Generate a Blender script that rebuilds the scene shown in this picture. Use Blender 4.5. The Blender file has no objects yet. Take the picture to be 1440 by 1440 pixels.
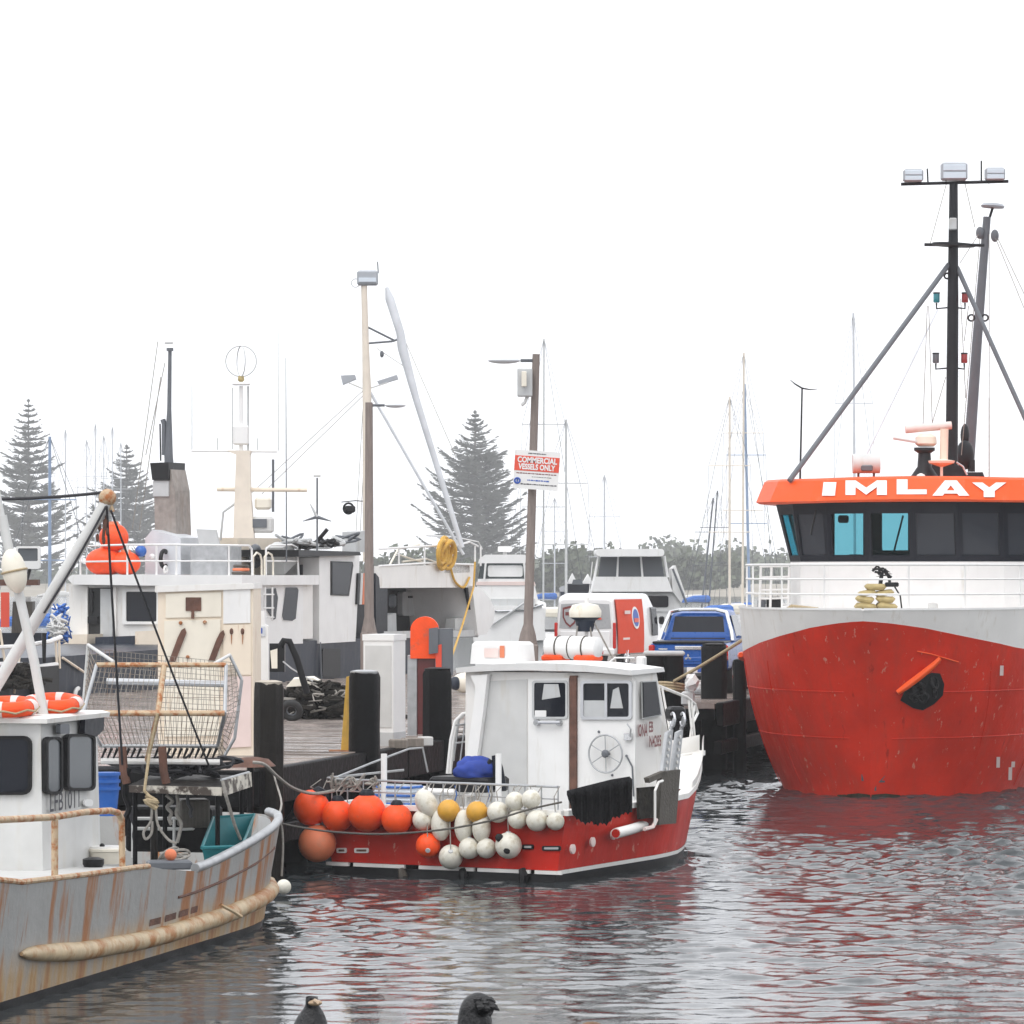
import bpy, math, random
import numpy as np
from mathutils import Vector, Matrix

R = math.radians
scn = bpy.context.scene
COL = scn.collection

# ------------------------------------------------------------------ camera
F = 5600.0            # focal length in photograph pixels (1440 wide)
CX, HY = 720.0, 805.0  # centre column, horizon row
CAMZ = 4.35
cam_d = bpy.data.cameras.new('camera')
cam = bpy.data.objects.new('camera', cam_d)
COL.objects.link(cam)
cam.location = (0, 0, CAMZ)
cam.rotation_euler = (R(90), 0, 0)
cam_d.sensor_width = 36.0
cam_d.lens = F * 36.0 / 1440.0
cam_d.shift_y = (HY - 720.0) / 1440.0
cam_d.clip_start = 0.5
cam_d.clip_end = 6000
scn.camera = cam

# ------------------------------------------------------------------ world, sun
world = bpy.data.worlds.new('World')
scn.world = world
world.use_nodes = True
wn = world.node_tree.nodes
wl = world.node_tree.links
wn.clear()
SUN_EL, SUN_AZ = R(58), R(205)      # azimuth clockwise from +Y: behind the camera, to the left
w_sky = wn.new('ShaderNodeTexSky')
w_sky.sky_type = 'NISHITA'
w_sky.sun_disc = False
w_sky.sun_elevation = SUN_EL
w_sky.sun_rotation = SUN_AZ
w_sky.air_density = 1.0
w_sky.dust_density = 6.0
w_hs = wn.new('ShaderNodeHueSaturation')
w_hs.inputs['Saturation'].default_value = 0.10
w_mix = wn.new('ShaderNodeMix')
w_mix.data_type = 'RGBA'
w_mix.inputs[0].default_value = 0.80          # cloud deck: mostly one even white
w_mix.inputs[7].default_value = (11.2, 11.4, 11.9, 1)
w_bg = wn.new('ShaderNodeBackground')
w_bg.inputs['Strength'].default_value = 0.10
w_out = wn.new('ShaderNodeOutputWorld')
wl.new(w_sky.outputs[0], w_hs.inputs['Color'])
wl.new(w_hs.outputs[0], w_mix.inputs[6])
wl.new(w_mix.outputs[2], w_bg.inputs['Color'])
wl.new(w_bg.outputs[0], w_out.inputs['Surface'])

sun_d = bpy.data.lights.new('sun', 'SUN')
sun_d.energy = 0.5
sun_d.angle = R(25)
sun_d.color = (1.0, 0.97, 0.93)
sun = bpy.data.objects.new('sun', sun_d)
COL.objects.link(sun)
sdir = Vector((math.sin(SUN_AZ) * math.cos(SUN_EL), math.cos(SUN_AZ) * math.cos(SUN_EL), math.sin(SUN_EL)))
sun.rotation_euler = sdir.to_track_quat('Z', 'Y').to_euler()
sun.location = (0, 0, 60)

scn.view_settings.view_transform = 'Standard'
scn.view_settings.look = 'None'
scn.view_settings.gamma = 1.0
scn.view_settings.use_curve_mapping = False
scn.view_settings.exposure = 0.62
scn.render.engine = 'CYCLES'
scn.cycles.use_denoising = True
scn.cycles.max_bounces = 7
scn.cycles.diffuse_bounces = 3
scn.cycles.glossy_bounces = 3
scn.cycles.transmission_bounces = 4
scn.cycles.transparent_max_bounces = 12
scn.cycles.volume_bounces = 1
scn.cycles.caustics_reflective = False
scn.cycles.caustics_refractive = False

# ------------------------------------------------------------------ pixel -> place
def P(px, py, Y):
    return Vector(((px - CX) / F * Y, Y, CAMZ + (HY - py) / F * Y))
def PG(px, py, z):
    Y = F * (CAMZ - z) / (py - HY)
    return P(px, py, Y)

class Plane:
    """vertical plane through p0 (x,y) running along d (x,y)"""
    def __init__(s, p0, d):
        s.p = Vector((p0[0], p0[1])); s.d = Vector((d[0], d[1])).normalized()
        s.n = Vector((s.d.y, -s.d.x))
        if s.n.dot(s.p) > 0: s.n = -s.n
    def at(s, px, py, off=0.0):
        r = Vector(((px - CX) / F, 1.0))
        t = s.n.dot(s.p + s.n * off) / s.n.dot(r)
        return Vector((r.x * t, t, CAMZ + (HY - py) / F * t))
    def n3(s):
        return Vector((s.n.x, s.n.y, 0))
def flat(Y):
    return Plane((0, Y), (1, 0))

def rr(x0, y0, x1, y1, r=4, n=4):
    if x1 < x0: x0, x1 = x1, x0
    if y1 < y0: y0, y1 = y1, y0
    r = min(r, (x1 - x0) / 2.01, (y1 - y0) / 2.01)
    out = []
    for cx, cy, a0 in ((x1 - r, y0 + r, -90), (x1 - r, y1 - r, 0), (x0 + r, y1 - r, 90), (x0 + r, y0 + r, 180)):
        for i in range(n + 1):
            a = R(a0 + 90 * i / n)
            out.append((cx + r * math.cos(a), cy + r * math.sin(a)))
    return out

# ------------------------------------------------------------------ mesh building
class MB:
    def __init__(s):
        s.v = []; s.f = []
    def add(s, vs, fs):
        b = len(s.v)
        s.v.extend([tuple(v) for v in vs])
        s.f.extend([tuple(i + b for i in f) for f in fs])
        return s
    def box(s, c, size, rz=0.0, M=None, bev=0.0):
        hx, hy, hz = size[0] / 2, size[1] / 2, size[2] / 2
        if bev <= 0:
            pts = [(-hx, -hy, -hz), (hx, -hy, -hz), (hx, hy, -hz), (-hx, hy, -hz), (-hx, -hy, hz), (hx, -hy, hz), (hx, hy, hz), (-hx, hy, hz)]
            fs = [(0, 3, 2, 1), (4, 5, 6, 7), (0, 1, 5, 4), (1, 2, 6, 5), (2, 3, 7, 6), (3, 0, 4, 7)]
        else:
            b = min(bev, hx * .9, hy * .9, hz * .9)
            pts = []
            for z, k in ((-hz, b), (-hz + b, 0), (hz - b, 0), (hz, b)):
                for sx, sy in ((-1, -1), (1, -1), (1, 1), (-1, 1)):
                    q = [(sx * (hx - k), sy * (hy - k - b * (k == 0) * 1)), (sx * (hx - k - b * (k == 0) * 1), sy * (hy - k))]
                    if k: q = [(sx * (hx - b), sy * (hy - b * 1.6)), (sx * (hx - b * 1.6), sy * (hy - b))]
                    if sx * sy < 0: q.reverse()
                    if sx * sy > 0: q.reverse()
                    if sx * sy < 0: q.reverse()
                    # keep counter-clockwise order
                    pts.extend([(x, y, z) for x, y in (q if sx * sy < 0 else q)])
            # sort every ring by angle to be safe
            rings = [sorted(pts[i * 8:(i + 1) * 8], key=lambda p: math.atan2(p[1] / hy, p[0] / hx)) for i in range(4)]
            pts = [p for r_ in rings for p in r_]
            fs = [tuple(range(7, -1, -1)), tuple(range(24, 32))]
            for i in range(3):
                for j in range(8):
                    k = (j + 1) % 8
                    fs.append((i * 8 + j, i * 8 + k, (i + 1) * 8 + k, (i + 1) * 8 + j))
        if M is None:
            M = Matrix.Rotation(rz, 3, 'Z')
        c = Vector(c)
        return s.add([c + M @ Vector(p) for p in pts], fs)
    def prism(s, pts, off):
        """polygon pts extruded by vector off"""
        off = Vector(off); n = len(pts)
        a = [Vector(p) for p in pts]
        vs = a + [p + off for p in a]
        fs = [tuple(range(n)), tuple(range(2 * n - 1, n - 1, -1))]
        for i in range(n):
            j = (i + 1) % n
            fs.append((i, i + n, j + n, j))
        return s.add(vs, fs)
    def tube(s, pts, r, n=8, cap=True):
        pts = [Vector(p) for p in pts]
        m = len(pts)
        rs = r if isinstance(r, (list, tuple)) else [r] * m
        vs = []; fs = []
        prev = None
        for i, p in enumerate(pts):
            if i == 0: t = pts[1] - p
            elif i == m - 1: t = p - pts[i - 1]
            else: t = (pts[i + 1] - p).normalized() + (p - pts[i - 1]).normalized()
            if t.length < 1e-9: t = Vector((0, 0, 1))
            t.normalize()
            if prev is None:
                a = t.orthogonal().normalized()
            else:
                a = prev - t * prev.dot(t)
                if a.length < 1e-6: a = t.orthogonal()
                a.normalize()
            prev = a
            b = t.cross(a)
            for k in range(n):
                an = 2 * math.pi * k / n
                vs.append(p + (a * math.cos(an) + b * math.sin(an)) * rs[i])
        for i in range(m - 1):
            for k in range(n):
                l = (k + 1) % n
                fs.append((i * n + k, i * n + l, (i + 1) * n + l, (i + 1) * n + k))
        if cap:
            fs.append(tuple(range(n - 1, -1, -1)))
            fs.append(tuple((m - 1) * n + k for k in range(n)))
        return s.add(vs, fs)
    def lathe(s, prof, c=(0, 0, 0), n=16, axis=(0, 0, 1), sq=1.0):
        """prof: list of (radius, height along axis)"""
        ax = Vector(axis).normalized()
        a = ax.orthogonal().normalized(); b = ax.cross(a)
        c = Vector(c); vs = []; fs = []
        for r, h in prof:
            for k in range(n):
                an = 2 * math.pi * k / n
                vs.append(c + ax * h + (a * math.cos(an) + b * math.sin(an) * sq) * max(r, 1e-4))
        m = len(prof)
        for i in range(m - 1):
            for k in range(n):
                l = (k + 1) % n
                fs.append((i * n + k, i * n + l, (i + 1) * n + l, (i + 1) * n + k))
        fs.append(tuple(range(n - 1, -1, -1)))
        fs.append(tuple((m - 1) * n + k for k in range(n)))
        return s.add(vs, fs)
    def ball(s, c, rad, n=16, m=10, M=None):
        rx, ry, rz = rad if isinstance(rad, (list, tuple)) else (rad, rad, rad)
        c = Vector(c); vs = [Vector((0, 0, -rz))]
        for i in range(1, m):
            ph = -math.pi / 2 + math.pi * i / m
            for k in range(n):
                an = 2 * math.pi * k / n
                vs.append(Vector((rx * math.cos(ph) * math.cos(an), ry * math.cos(ph) * math.sin(an), rz * math.sin(ph))))
        vs.append(Vector((0, 0, rz)))
        fs = []
        for k in range(n):
            fs.append((0, 1 + (k + 1) % n, 1 + k))
        for i in range(m - 2):
            for k in range(n):
                l = (k + 1) % n
                fs.append((1 + i * n + k, 1 + i * n + l, 1 + (i + 1) * n + l, 1 + (i + 1) * n + k))
        t = len(vs) - 1
        for k in range(n):
            fs.append((t, 1 + (m - 2) * n + k, 1 + (m - 2) * n + (k + 1) % n))
        if M is not None: vs = [M @ v for v in vs]
        return s.add([c + v for v in vs], fs)
    def torus(s, c, R0, r, axis=(0, 0, 1), n=28, m=10, a0=0, a1=360):
        ax = Vector(axis).normalized(); a = ax.orthogonal().normalized(); b = ax.cross(a); c = Vector(c)
        full = abs(a1 - a0) >= 359.9
        cnt = n if full else n + 1
        pts = [c + (a * math.cos(R(a0 + (a1 - a0) * i / n)) + b * math.sin(R(a0 + (a1 - a0) * i / n))) * R0 for i in range(cnt)]
        vs = []; fs = []
        for i, p in enumerate(pts):
            rad = (p - c).normalized()
            for k in range(m):
                an = 2 * math.pi * k / m
                vs.append(p + (rad * math.cos(an) + ax * math.sin(an)) * r)
        for i in range(n if full else n):
            j = (i + 1) % cnt
            for k in range(m):
                l = (k + 1) % m
                fs.append((i * m + k, j * m + k, j * m + l, i * m + l))
        return s.add(vs, fs)
    def loft(s, rings, cap=True, closed=True):
        n = len(rings[0]); vs = [p for r_ in rings for p in r_]; fs = []
        for i in range(len(rings) - 1):
            for k in range(n if closed else n - 1):
                l = (k + 1) % n
                fs.append((i * n + k, i * n + l, (i + 1) * n + l, (i + 1) * n + k))
        if cap:
            fs.append(tuple(range(n - 1, -1, -1)))
            fs.append(tuple((len(rings) - 1) * n + k for k in range(n)))
        return s.add(vs, fs)
    def panel(s, poly, plane, out=0.02, depth=0.03):
        """pixel polygon on a vertical plane, its face 'out' proud of the plane, 'depth' thick"""
        pts = [plane.at(x, y, out) for x, y in poly]
        return s.prism(pts, -plane.n3() * depth)
    def frame(s, outer, inner, plane, out=0.02, depth=0.04):
        """ring between two pixel polygons with the same number of points"""
        n = len(outer)
        a = [plane.at(x, y, out) for x, y in outer]; b = [plane.at(x, y, out) for x, y in inner]
        o = -plane.n3() * depth
        vs = a + b + [p + o for p in a] + [p + o for p in b]; fs = []
        for i in range(n):
            j = (i + 1) % n
            fs += [(i, j, n + j, n + i), (i, 2 * n + i, 2 * n + j, j), (n + i, n + j, 3 * n + j, 3 * n + i), (2 * n + i, 3 * n + i, 3 * n + j, 2 * n + j)]
        return s.add(vs, fs)
    def build(s, name, mat, parent=None, smooth=False, local=False, **props):
        vs = s.v
        if parent is not None and not local:
            Mi = FRM[root_of(parent)].inverted()
            vs = [tuple(Mi @ Vector(v)) for v in vs]
        me = bpy.data.meshes.new(name)
        me.from_pydata([tuple(v) for v in vs], [], s.f)
        me.validate()
        import bmesh
        bm = bmesh.new(); bm.from_mesh(me)
        bmesh.ops.recalc_face_normals(bm, faces=bm.faces)
        bm.to_mesh(me); bm.free()
        if smooth:
            me.polygons.foreach_set('use_smooth', [True] * len(me.polygons))
            try: me.set_sharp_from_angle(angle=R(smooth if smooth is not True else 38))
            except Exception: pass
        if mat is not None: me.materials.append(M[mat] if isinstance(mat, str) else mat)
        o = bpy.data.objects.new(name, me)
        COL.objects.link(o)
        if parent is not None:
            o.parent = parent
        for k, v in props.items(): o[k] = v
        return o
FRM = {}
def root_of(o):
    while o.parent is not None: o = o.parent
    return o.name
def thing(name, label, cat, loc=(0, 0, 0), rz=0.0, group=None):
    o = bpy.data.objects.new(name, None)
    o.empty_display_size = 0.2
    COL.objects.link(o)
    o.location = loc; o.rotation_euler = (0, 0, rz)
    o['label'] = label; o['category'] = cat
    if group: o['group'] = group
    FRM[o.name] = Matrix.Translation(Vector(loc)) @ Matrix.Rotation(rz, 4, 'Z')
    return o
def W(o, p):
    """local point of a thing -> world"""
    return FRM[root_of(o)] @ Vector(p)
def tag(o, label, cat, group=None):
    o['label'] = label; o['category'] = cat
    if group: o['group'] = group
    return o
def dup(root, loc, rz=0.0, label=None, group=None):
    r_ = root.copy(); COL.objects.link(r_)
    r_.location = loc; r_.rotation_euler = (0, 0, rz)
    if label: r_['label'] = label
    if group: r_['group'] = group
    for ch in list(root.children):
        c = ch.copy(); COL.objects.link(c); c.parent = r_
        for g in list(ch.children):
            d = g.copy(); COL.objects.link(d); d.parent = c
    return r_
def cat_pts(a, b, sag, n=12):
    a = Vector(a); b = Vector(b)
    return [a.lerp(b, i / n) - Vector((0, 0, sag * 4 * (i / n) * (1 - i / n))) for i in range(n + 1)]
def sp(pts, n=4):
    pts = [Vector(p) for p in pts]; out = []
    for i in range(len(pts) - 1):
        p0, p1, p2, p3 = pts[max(0, i - 1)], pts[i], pts[i + 1], pts[min(len(pts) - 1, i + 2)]
        for k in range(n):
            t = k / n
            out.append(.5 * ((2 * p1) + (p2 - p0) * t + (2 * p0 - 5 * p1 + 4 * p2 - p3) * t * t + (3 * p1 - p0 - 3 * p2 + p3) * t * t * t))
    return out + [pts[-1]]
def text_geo(body, size=1.0, bold=0.0, sx=1.0, ext=0.0):
    cu = bpy.data.curves.new('t', 'FONT'); cu.body = body; cu.size = size; cu.offset = bold
    cu.align_x = 'CENTER'; cu.align_y = 'CENTER'; cu.resolution_u = 3
    o = bpy.data.objects.new('t', cu); COL.objects.link(o)
    dg = bpy.context.evaluated_depsgraph_get()
    me = bpy.data.meshes.new_from_object(o.evaluated_get(dg))
    vs = [(v.co.x * sx, v.co.y) for v in me.vertices]; fs = [tuple(p.vertices) for p in me.polygons]
    bpy.data.objects.remove(o); bpy.data.curves.remove(cu); bpy.data.meshes.remove(me)
    return vs, fs
def text_on(mb, body, o, ux, uz, size, bold=0.0, sx=1.0):
    """lettering laid on a plane: origin o, unit vectors ux (reading direction) and uz (up)"""
    vs, fs = text_geo(body, size, bold, sx)
    o = Vector(o); ux = Vector(ux); uz = Vector(uz)
    mb.add([o + ux * x + uz * y for x, y in vs], fs)
    return mb

# ------------------------------------------------------------------ materials
M = {}
def new_mat(name):
    m = bpy.data.materials.new(name); m.use_nodes = True
    nt = m.node_tree; nt.nodes.clear()
    out = nt.nodes.new('ShaderNodeOutputMaterial'); b = nt.nodes.new('ShaderNodeBsdfPrincipled')
    nt.links.new(b.outputs[0], out.inputs[0])
    M[name] = m
    return m, nt, b
def noise(nt, scale, vec=None, detail=4, rough=0.55, mscale=None):
    n = nt.nodes.new('ShaderNodeTexNoise')
    n.inputs['Scale'].default_value = scale; n.inputs['Detail'].default_value = detail; n.inputs['Roughness'].default_value = rough
    tc = nt.nodes.new('ShaderNodeTexCoord')
    src = tc.outputs['Object']
    if mscale:
        mp = nt.nodes.new('ShaderNodeMapping'); mp.inputs['Scale'].default_value = mscale
        nt.links.new(src, mp.inputs[0]); src = mp.outputs[0]
    nt.links.new(src, n.inputs['Vector'])
    return n
def ramp(nt, src, p0, p1, c0=(0, 0, 0, 1), c1=(1, 1, 1, 1)):
    r_ = nt.nodes.new('ShaderNodeValToRGB')
    r_.color_ramp.elements[0].position = p0; r_.color_ramp.elements[1].position = p1
    r_.color_ramp.elements[0].color = c0; r_.color_ramp.elements[1].color = c1
    nt.links.new(src, r_.inputs[0])
    return r_
def mixc(nt, fac, a, b):
    m = nt.nodes.new('ShaderNodeMix'); m.data_type = 'RGBA'
    for v, i in ((a, 6), (b, 7)):
        if hasattr(v, 'links'): nt.links.new(v, m.inputs[i])
        else: m.inputs[i].default_value = (*v[:3], 1)
    if hasattr(fac, 'links'): nt.links.new(fac, m.inputs[0])
    else: m.inputs[0].default_value = fac
    return m.outputs[2]
def mat(name, col, rough=0.45, metal=0.0, var=0.12, scale=3.0, bump=0.0, bscale=30.0, stain=None, stain_amt=(0.58, 0.75), stain_scale=2.0, streak=True, spec=0.5, coat=0.0, mscale=None):
    m, nt, b = new_mat(name)
    n1 = noise(nt, scale, mscale=mscale)
    dark = tuple(c * (1 - var) for c in col); lite = tuple(min(1, c * (1 + var * .6)) for c in col)
    c = mixc(nt, ramp(nt, n1.outputs[0], 0.3, 0.7).outputs[0], dark, lite)
    if stain:
        n2 = noise(nt, stain_scale, detail=6, rough=0.65, mscale=(2.2, 2.2, 0.35) if streak else None)
        c = mixc(nt, ramp(nt, n2.outputs[0], *stain_amt).outputs[0], c, stain)
    nt.links.new(c, b.inputs['Base Color'])
    n3 = noise(nt, scale * 4)
    mr = nt.nodes.new('ShaderNodeMapRange')
    mr.inputs['To Min'].default_value = max(0.03, rough - .12); mr.inputs['To Max'].default_value = min(1, rough + .12)
    nt.links.new(n3.outputs[0], mr.inputs[0]); nt.links.new(mr.outputs[0], b.inputs['Roughness'])
    b.inputs['Metallic'].default_value = metal
    b.inputs['Specular IOR Level'].default_value = spec
    b.inputs['Coat Weight'].default_value = coat
    if bump:
        n4 = noise(nt, bscale, detail=5)
        bp = nt.nodes.new('ShaderNodeBump'); bp.inputs['Strength'].default_value = bump; bp.inputs['Distance'].default_value = 0.02
        nt.links.new(n4.outputs[0], bp.inputs['Height']); nt.links.new(bp.outputs[0], b.inputs['Normal'])
    return m
def glass(name, tint=(.02, .025, .03), clear=0.0, rough=0.03, tcol=(.75, .9, .92)):
    m, nt, b = new_mat(name)
    b.inputs['Base Color'].default_value = (*tint, 1); b.inputs['Roughness'].default_value = rough
    b.inputs['Specular IOR Level'].default_value = 0.2
    if clear:
        tr = nt.nodes.new('ShaderNodeBsdfTransparent'); tr.inputs[0].default_value = (*tcol, 1)
        mx = nt.nodes.new('ShaderNodeMixShader'); mx.inputs[0].default_value = clear
        nt.links.new(b.outputs[0], mx.inputs[1]); nt.links.new(tr.outputs[0], mx.inputs[2])
        nt.links.new(mx.outputs[0], nt.nodes['Material Output'].inputs[0])
    return m

mat('white', (.78, .765, .735), .4, spec=.3, var=.06, scale=1.5, stain=(.52, .45, .35), stain_amt=(.56, .86), stain_scale=2.2)
mat('white_clean', (.79, .785, .77), .4, spec=.3, var=.05, scale=2, stain=(.60, .57, .51), stain_amt=(.58, .90), stain_scale=3)
mat('cream', (.78, .73, .62), .4, var=.06, stain=(.50, .30, .14), stain_amt=(.62, .85), stain_scale=2.2)
mat('cream_rust', (.78, .68, .55), .5, var=.06, stain=(.42, .20, .08), stain_amt=(.60, .74), stain_scale=2.6)
mat('off_white', (.58, .58, .565), .45, var=.08, stain=(.5, .46, .38), stain_amt=(.55, .9))
mat('wire', (.24, .22, .19), .6, var=.3, scale=6, stain=(.22, .12, .06), stain_amt=(.5, .7))
mat('galv', (.42, .43, .44), .4, metal=.55, var=.2, scale=6)
mat('grey_paint', (.13, .14, .155), .45, spec=.3, var=.12)
mat('grey_light', (.50, .51, .51), .45, var=.1, stain=(.36, .33, .28), stain_amt=(.55, .85))
mat('black', (.010, .010, .011), .4, spec=.25, var=.3, scale=8)
mat('black_rubber', (.010, .010, .011), .6, spec=.2, var=.3, scale=10, bump=.3)
mat('navy', (.022, .029, .045), .35, spec=.25, var=.15, stain=(.08, .09, .10), stain_amt=(.55, .8))
mat('navy_dark', (.009, .011, .018), .4, spec=.2, var=.15)
mat('orange', (.90, .085, .012), .45, var=.12, scale=4, stain=(.50, .11, .06), stain_amt=(.56, .74), stain_scale=5, streak=False, spec=.3, bump=.2, bscale=25)
mat('orange_fade', (.72, .20, .09), .6, var=.12, scale=5, stain=(.45, .20, .12), stain_amt=(.55, .8), streak=False)
mat('orange_paint', (.80, .095, .016), .4, spec=.2, var=.05, stain=(.72, .22, .12), stain_amt=(.6, .95))
mat('weed', (.035, .028, .016), .6, var=.5, scale=8, bump=.8, bscale=18, spec=.2)
def scuffed(name, base, worn, scuff, rough=.34):
    m, nt, b = new_mat(name)
    n1 = noise(nt, .9, detail=5, rough=.6); n2 = noise(nt, 1.0, detail=6, rough=.7, mscale=(3.0, 3.0, .6)); n3 = noise(nt, 7.0, detail=4, rough=.7, mscale=(1, 1, .55)); n4 = noise(nt, 1.0, detail=5, rough=.65, mscale=(5, 5, .35))
    c = mixc(nt, ramp(nt, n1.outputs[0], .32, .68).outputs[0], tuple(x * .80 for x in base), tuple(min(1, x * 1.12) for x in base))
    c = mixc(nt, ramp(nt, n2.outputs[0], .50, .78).outputs[0], c, worn)
    c = mixc(nt, ramp(nt, n3.outputs[0], .635, .675).outputs[0], c, scuff)
    c = mixc(nt, ramp(nt, n4.outputs[0], .64, .74).outputs[0], c, tuple(x * .45 for x in base))
    nt.links.new(c, b.inputs['Base Color'])
    mr = nt.nodes.new('ShaderNodeMapRange'); mr.inputs['To Min'].default_value = rough - .1; mr.inputs['To Max'].default_value = rough + .2
    nt.links.new(n2.outputs[0], mr.inputs[0]); nt.links.new(mr.outputs[0], b.inputs['Roughness']); b.inputs['Specular IOR Level'].default_value = .14
    n5 = noise(nt, 2.2, detail=3); bp = nt.nodes.new('ShaderNodeBump'); bp.inputs['Strength'].default_value = .35; bp.inputs['Distance'].default_value = .05
    nt.links.new(n5.outputs[0], bp.inputs['Height']); nt.links.new(bp.outputs[0], b.inputs['Normal'])
scuffed('red_hull', (.58, .028, .010), (.42, .038, .020), (.55, .20, .14))
scuffed('red_boat', (.50, .022, .012), (.33, .030, .020), (.50, .20, .15))
mat('yellow_buoy', (.66, .34, .035), .5, var=.15, scale=6)
mat('white_buoy', (.72, .69, .60), .5, var=.14, scale=5, stain=(.40, .34, .22), stain_amt=(.50, .72), stain_scale=6, streak=False, bump=.25, bscale=25)
mat('timber_wet', (.014, .012, .010), .5, spec=.15, var=.4, scale=3, bump=.6, bscale=14, mscale=(6, 6, .7))
mat('timber_black', (.004, .004, .0045), .5, spec=.12, var=.35, scale=3, bump=.7, bscale=10, mscale=(5, 5, .8))
mat('timber_grey', (.24, .21, .18), .6, var=.3, scale=3, bump=.5, bscale=20, mscale=(8, 8, .8))
mat('timber_top', (.52, .46, .38), .7, var=.25, scale=8, bump=.5)
mat('deck_board', (.36, .31, .28), .15, var=.45, scale=2.0, bump=.35, bscale=6, mscale=(1, .5, 1))
mat('rust', (.34, .13, .045), .75, var=.35, scale=9, bump=.4, stain=(.55, .42, .30), stain_amt=(.55, .75), stain_scale=6, streak=False)
mat('rust_pipe', (.52, .39, .25), .6, var=.2, scale=8, stain=(.36, .12, .03), stain_amt=(.47, .6), stain_scale=9, streak=False)
mat('rust_dark', (.13, .06, .04), .75, var=.4, scale=7, bump=.4)
mat('stack', (.30, .265, .24), .6, var=.25, scale=5, stain=(.2, .15, .12), stain_amt=(.5, .8))
mat('pole_brown', (.21, .17, .15), .6, var=.2, scale=4, mscale=(6, 6, .6), bump=.3)
mat('rope_tan', (.42, .33, .20), .8, var=.25, scale=30, bump=.4, bscale=80)
mat('rope_grey', (.30, .28, .25), .8, var=.25, scale=30)
mat('rope_yellow', (.62, .36, .06), .75, var=.2, scale=20)
mat('rope_dark', (.03, .03, .035), .7, var=.3, scale=20)
mat('blue_plastic', (.02, .12, .45), .4, var=.15)
mat('blue_cloth', (.015, .045, .28), .7, var=.25, scale=8)
mat('blue_net', (.05, .16, .50), .8, var=.5, scale=14)
mat('teal', (.012, .17, .19), .4, var=.2, scale=5)
mat('khaki', (.42, .33, .15), .75, var=.2, scale=9, bump=.3)
mat('net_black', (.008, .008, .009), .8, spec=.15, var=.5, scale=25, bump=.9, bscale=40)
mat('net_brown', (.028, .025, .021), .85, spec=.15, var=.6, scale=14, bump=1.0, bscale=30)
mat('weathered', (.075, .065, .052), .6, var=.35, scale=4, bump=.5, bscale=25, mscale=(8, 8, .7))
mat('mast_black', (.014, .015, .018), .5, spec=.25, var=.2)
mat('mast_cream', (.74, .66, .56), .45, var=.08, stain=(.45, .24, .12), stain_amt=(.66, .85))
mat('mast_grey', (.60, .62, .65), .4, var=.1)
mat('alu', (.58, .59, .61), .35, metal=.6, var=.1)
mat('lamp_lens', (.60, .66, .72), .15, var=.05)
mat('lamp_body', (.36, .38, .41), .4, var=.1)
mat('red_lens', (.30, .03, .03), .2, var=.1)
mat('green_lens', (.03, .24, .28), .2, var=.1)
mat('red_sign', (.72, .075, .035), .4, var=.04)
mat('car_blue', (.006, .085, .36), .3, var=.05, coat=.15, spec=.35)
mat('car_red', (.66, .06, .02), .6, var=.04, spec=.15)
mat('car_white', (.78, .78, .78), .22, var=.03, coat=.5)
mat('car_grey', (.36, .37, .38), .3, var=.05)
mat('taillight', (.50, .015, .01), .15, var=.05)
mat('tyre', (.02, .02, .02), .75, var=.3, scale=12)
mat('chrome', (.70, .71, .72), .15, metal=.9, var=.05)
mat('print_dark', (.05, .05, .06), .6, var=.05)
mat('print_blue', (.03, .10, .42), .5, var=.05)
mat('print_maroon', (.17, .03, .03), .5, var=.05)
mat('skin_dark', (.10, .06, .045), .6)
mat('yellow_post', (.66, .40, .06), .5, var=.2, scale=5, stain=(.25, .15, .06), stain_amt=(.5, .7), stain_scale=4)
mat('dark_red_steel', (.10, .018, .018), .4, var=.2)
mat('blue_mast', (.26, .34, .48), .4, var=.1)
mat('pink_white', (.74, .60, .56), .4, var=.06)
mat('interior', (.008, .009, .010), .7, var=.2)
mat('feather', (.010, .010, .011), .5, var=.5, scale=25, bump=.6, bscale=60)
mat('feather_brown', (.16, .075, .03), .6, var=.4, scale=25, bump=.5, bscale=60)
mat('beak', (.45, .32, .20), .4, var=.2)
mat('pine', (.12, .13, .122), .8, spec=.2, var=.4, scale=.6)
mat('pine_bark', (.12, .11, .10), .9, var=.2)
mat('bush', (.10, .12, .075), .85, spec=.2, var=.5, scale=.12)
mat('hill', (.10, .12, .075), .9, spec=.1, var=.5, scale=.03)
mat('sand', (.30, .27, .22), .9, var=.2, scale=.05)
glass('glass_dark', (.012, .014, .020), rough=.05)
glass('glass_bridge', (.035, .040, .050), rough=.08)
glass('glass_grey', (.10, .11, .12), rough=.06)
glass('glass_clear', (.02, .03, .03), clear=.88, tcol=(.40, .70, .76))
glass('glass_cabin', (.06, .07, .075), clear=.5, tcol=(.8, .85, .87))

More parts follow.
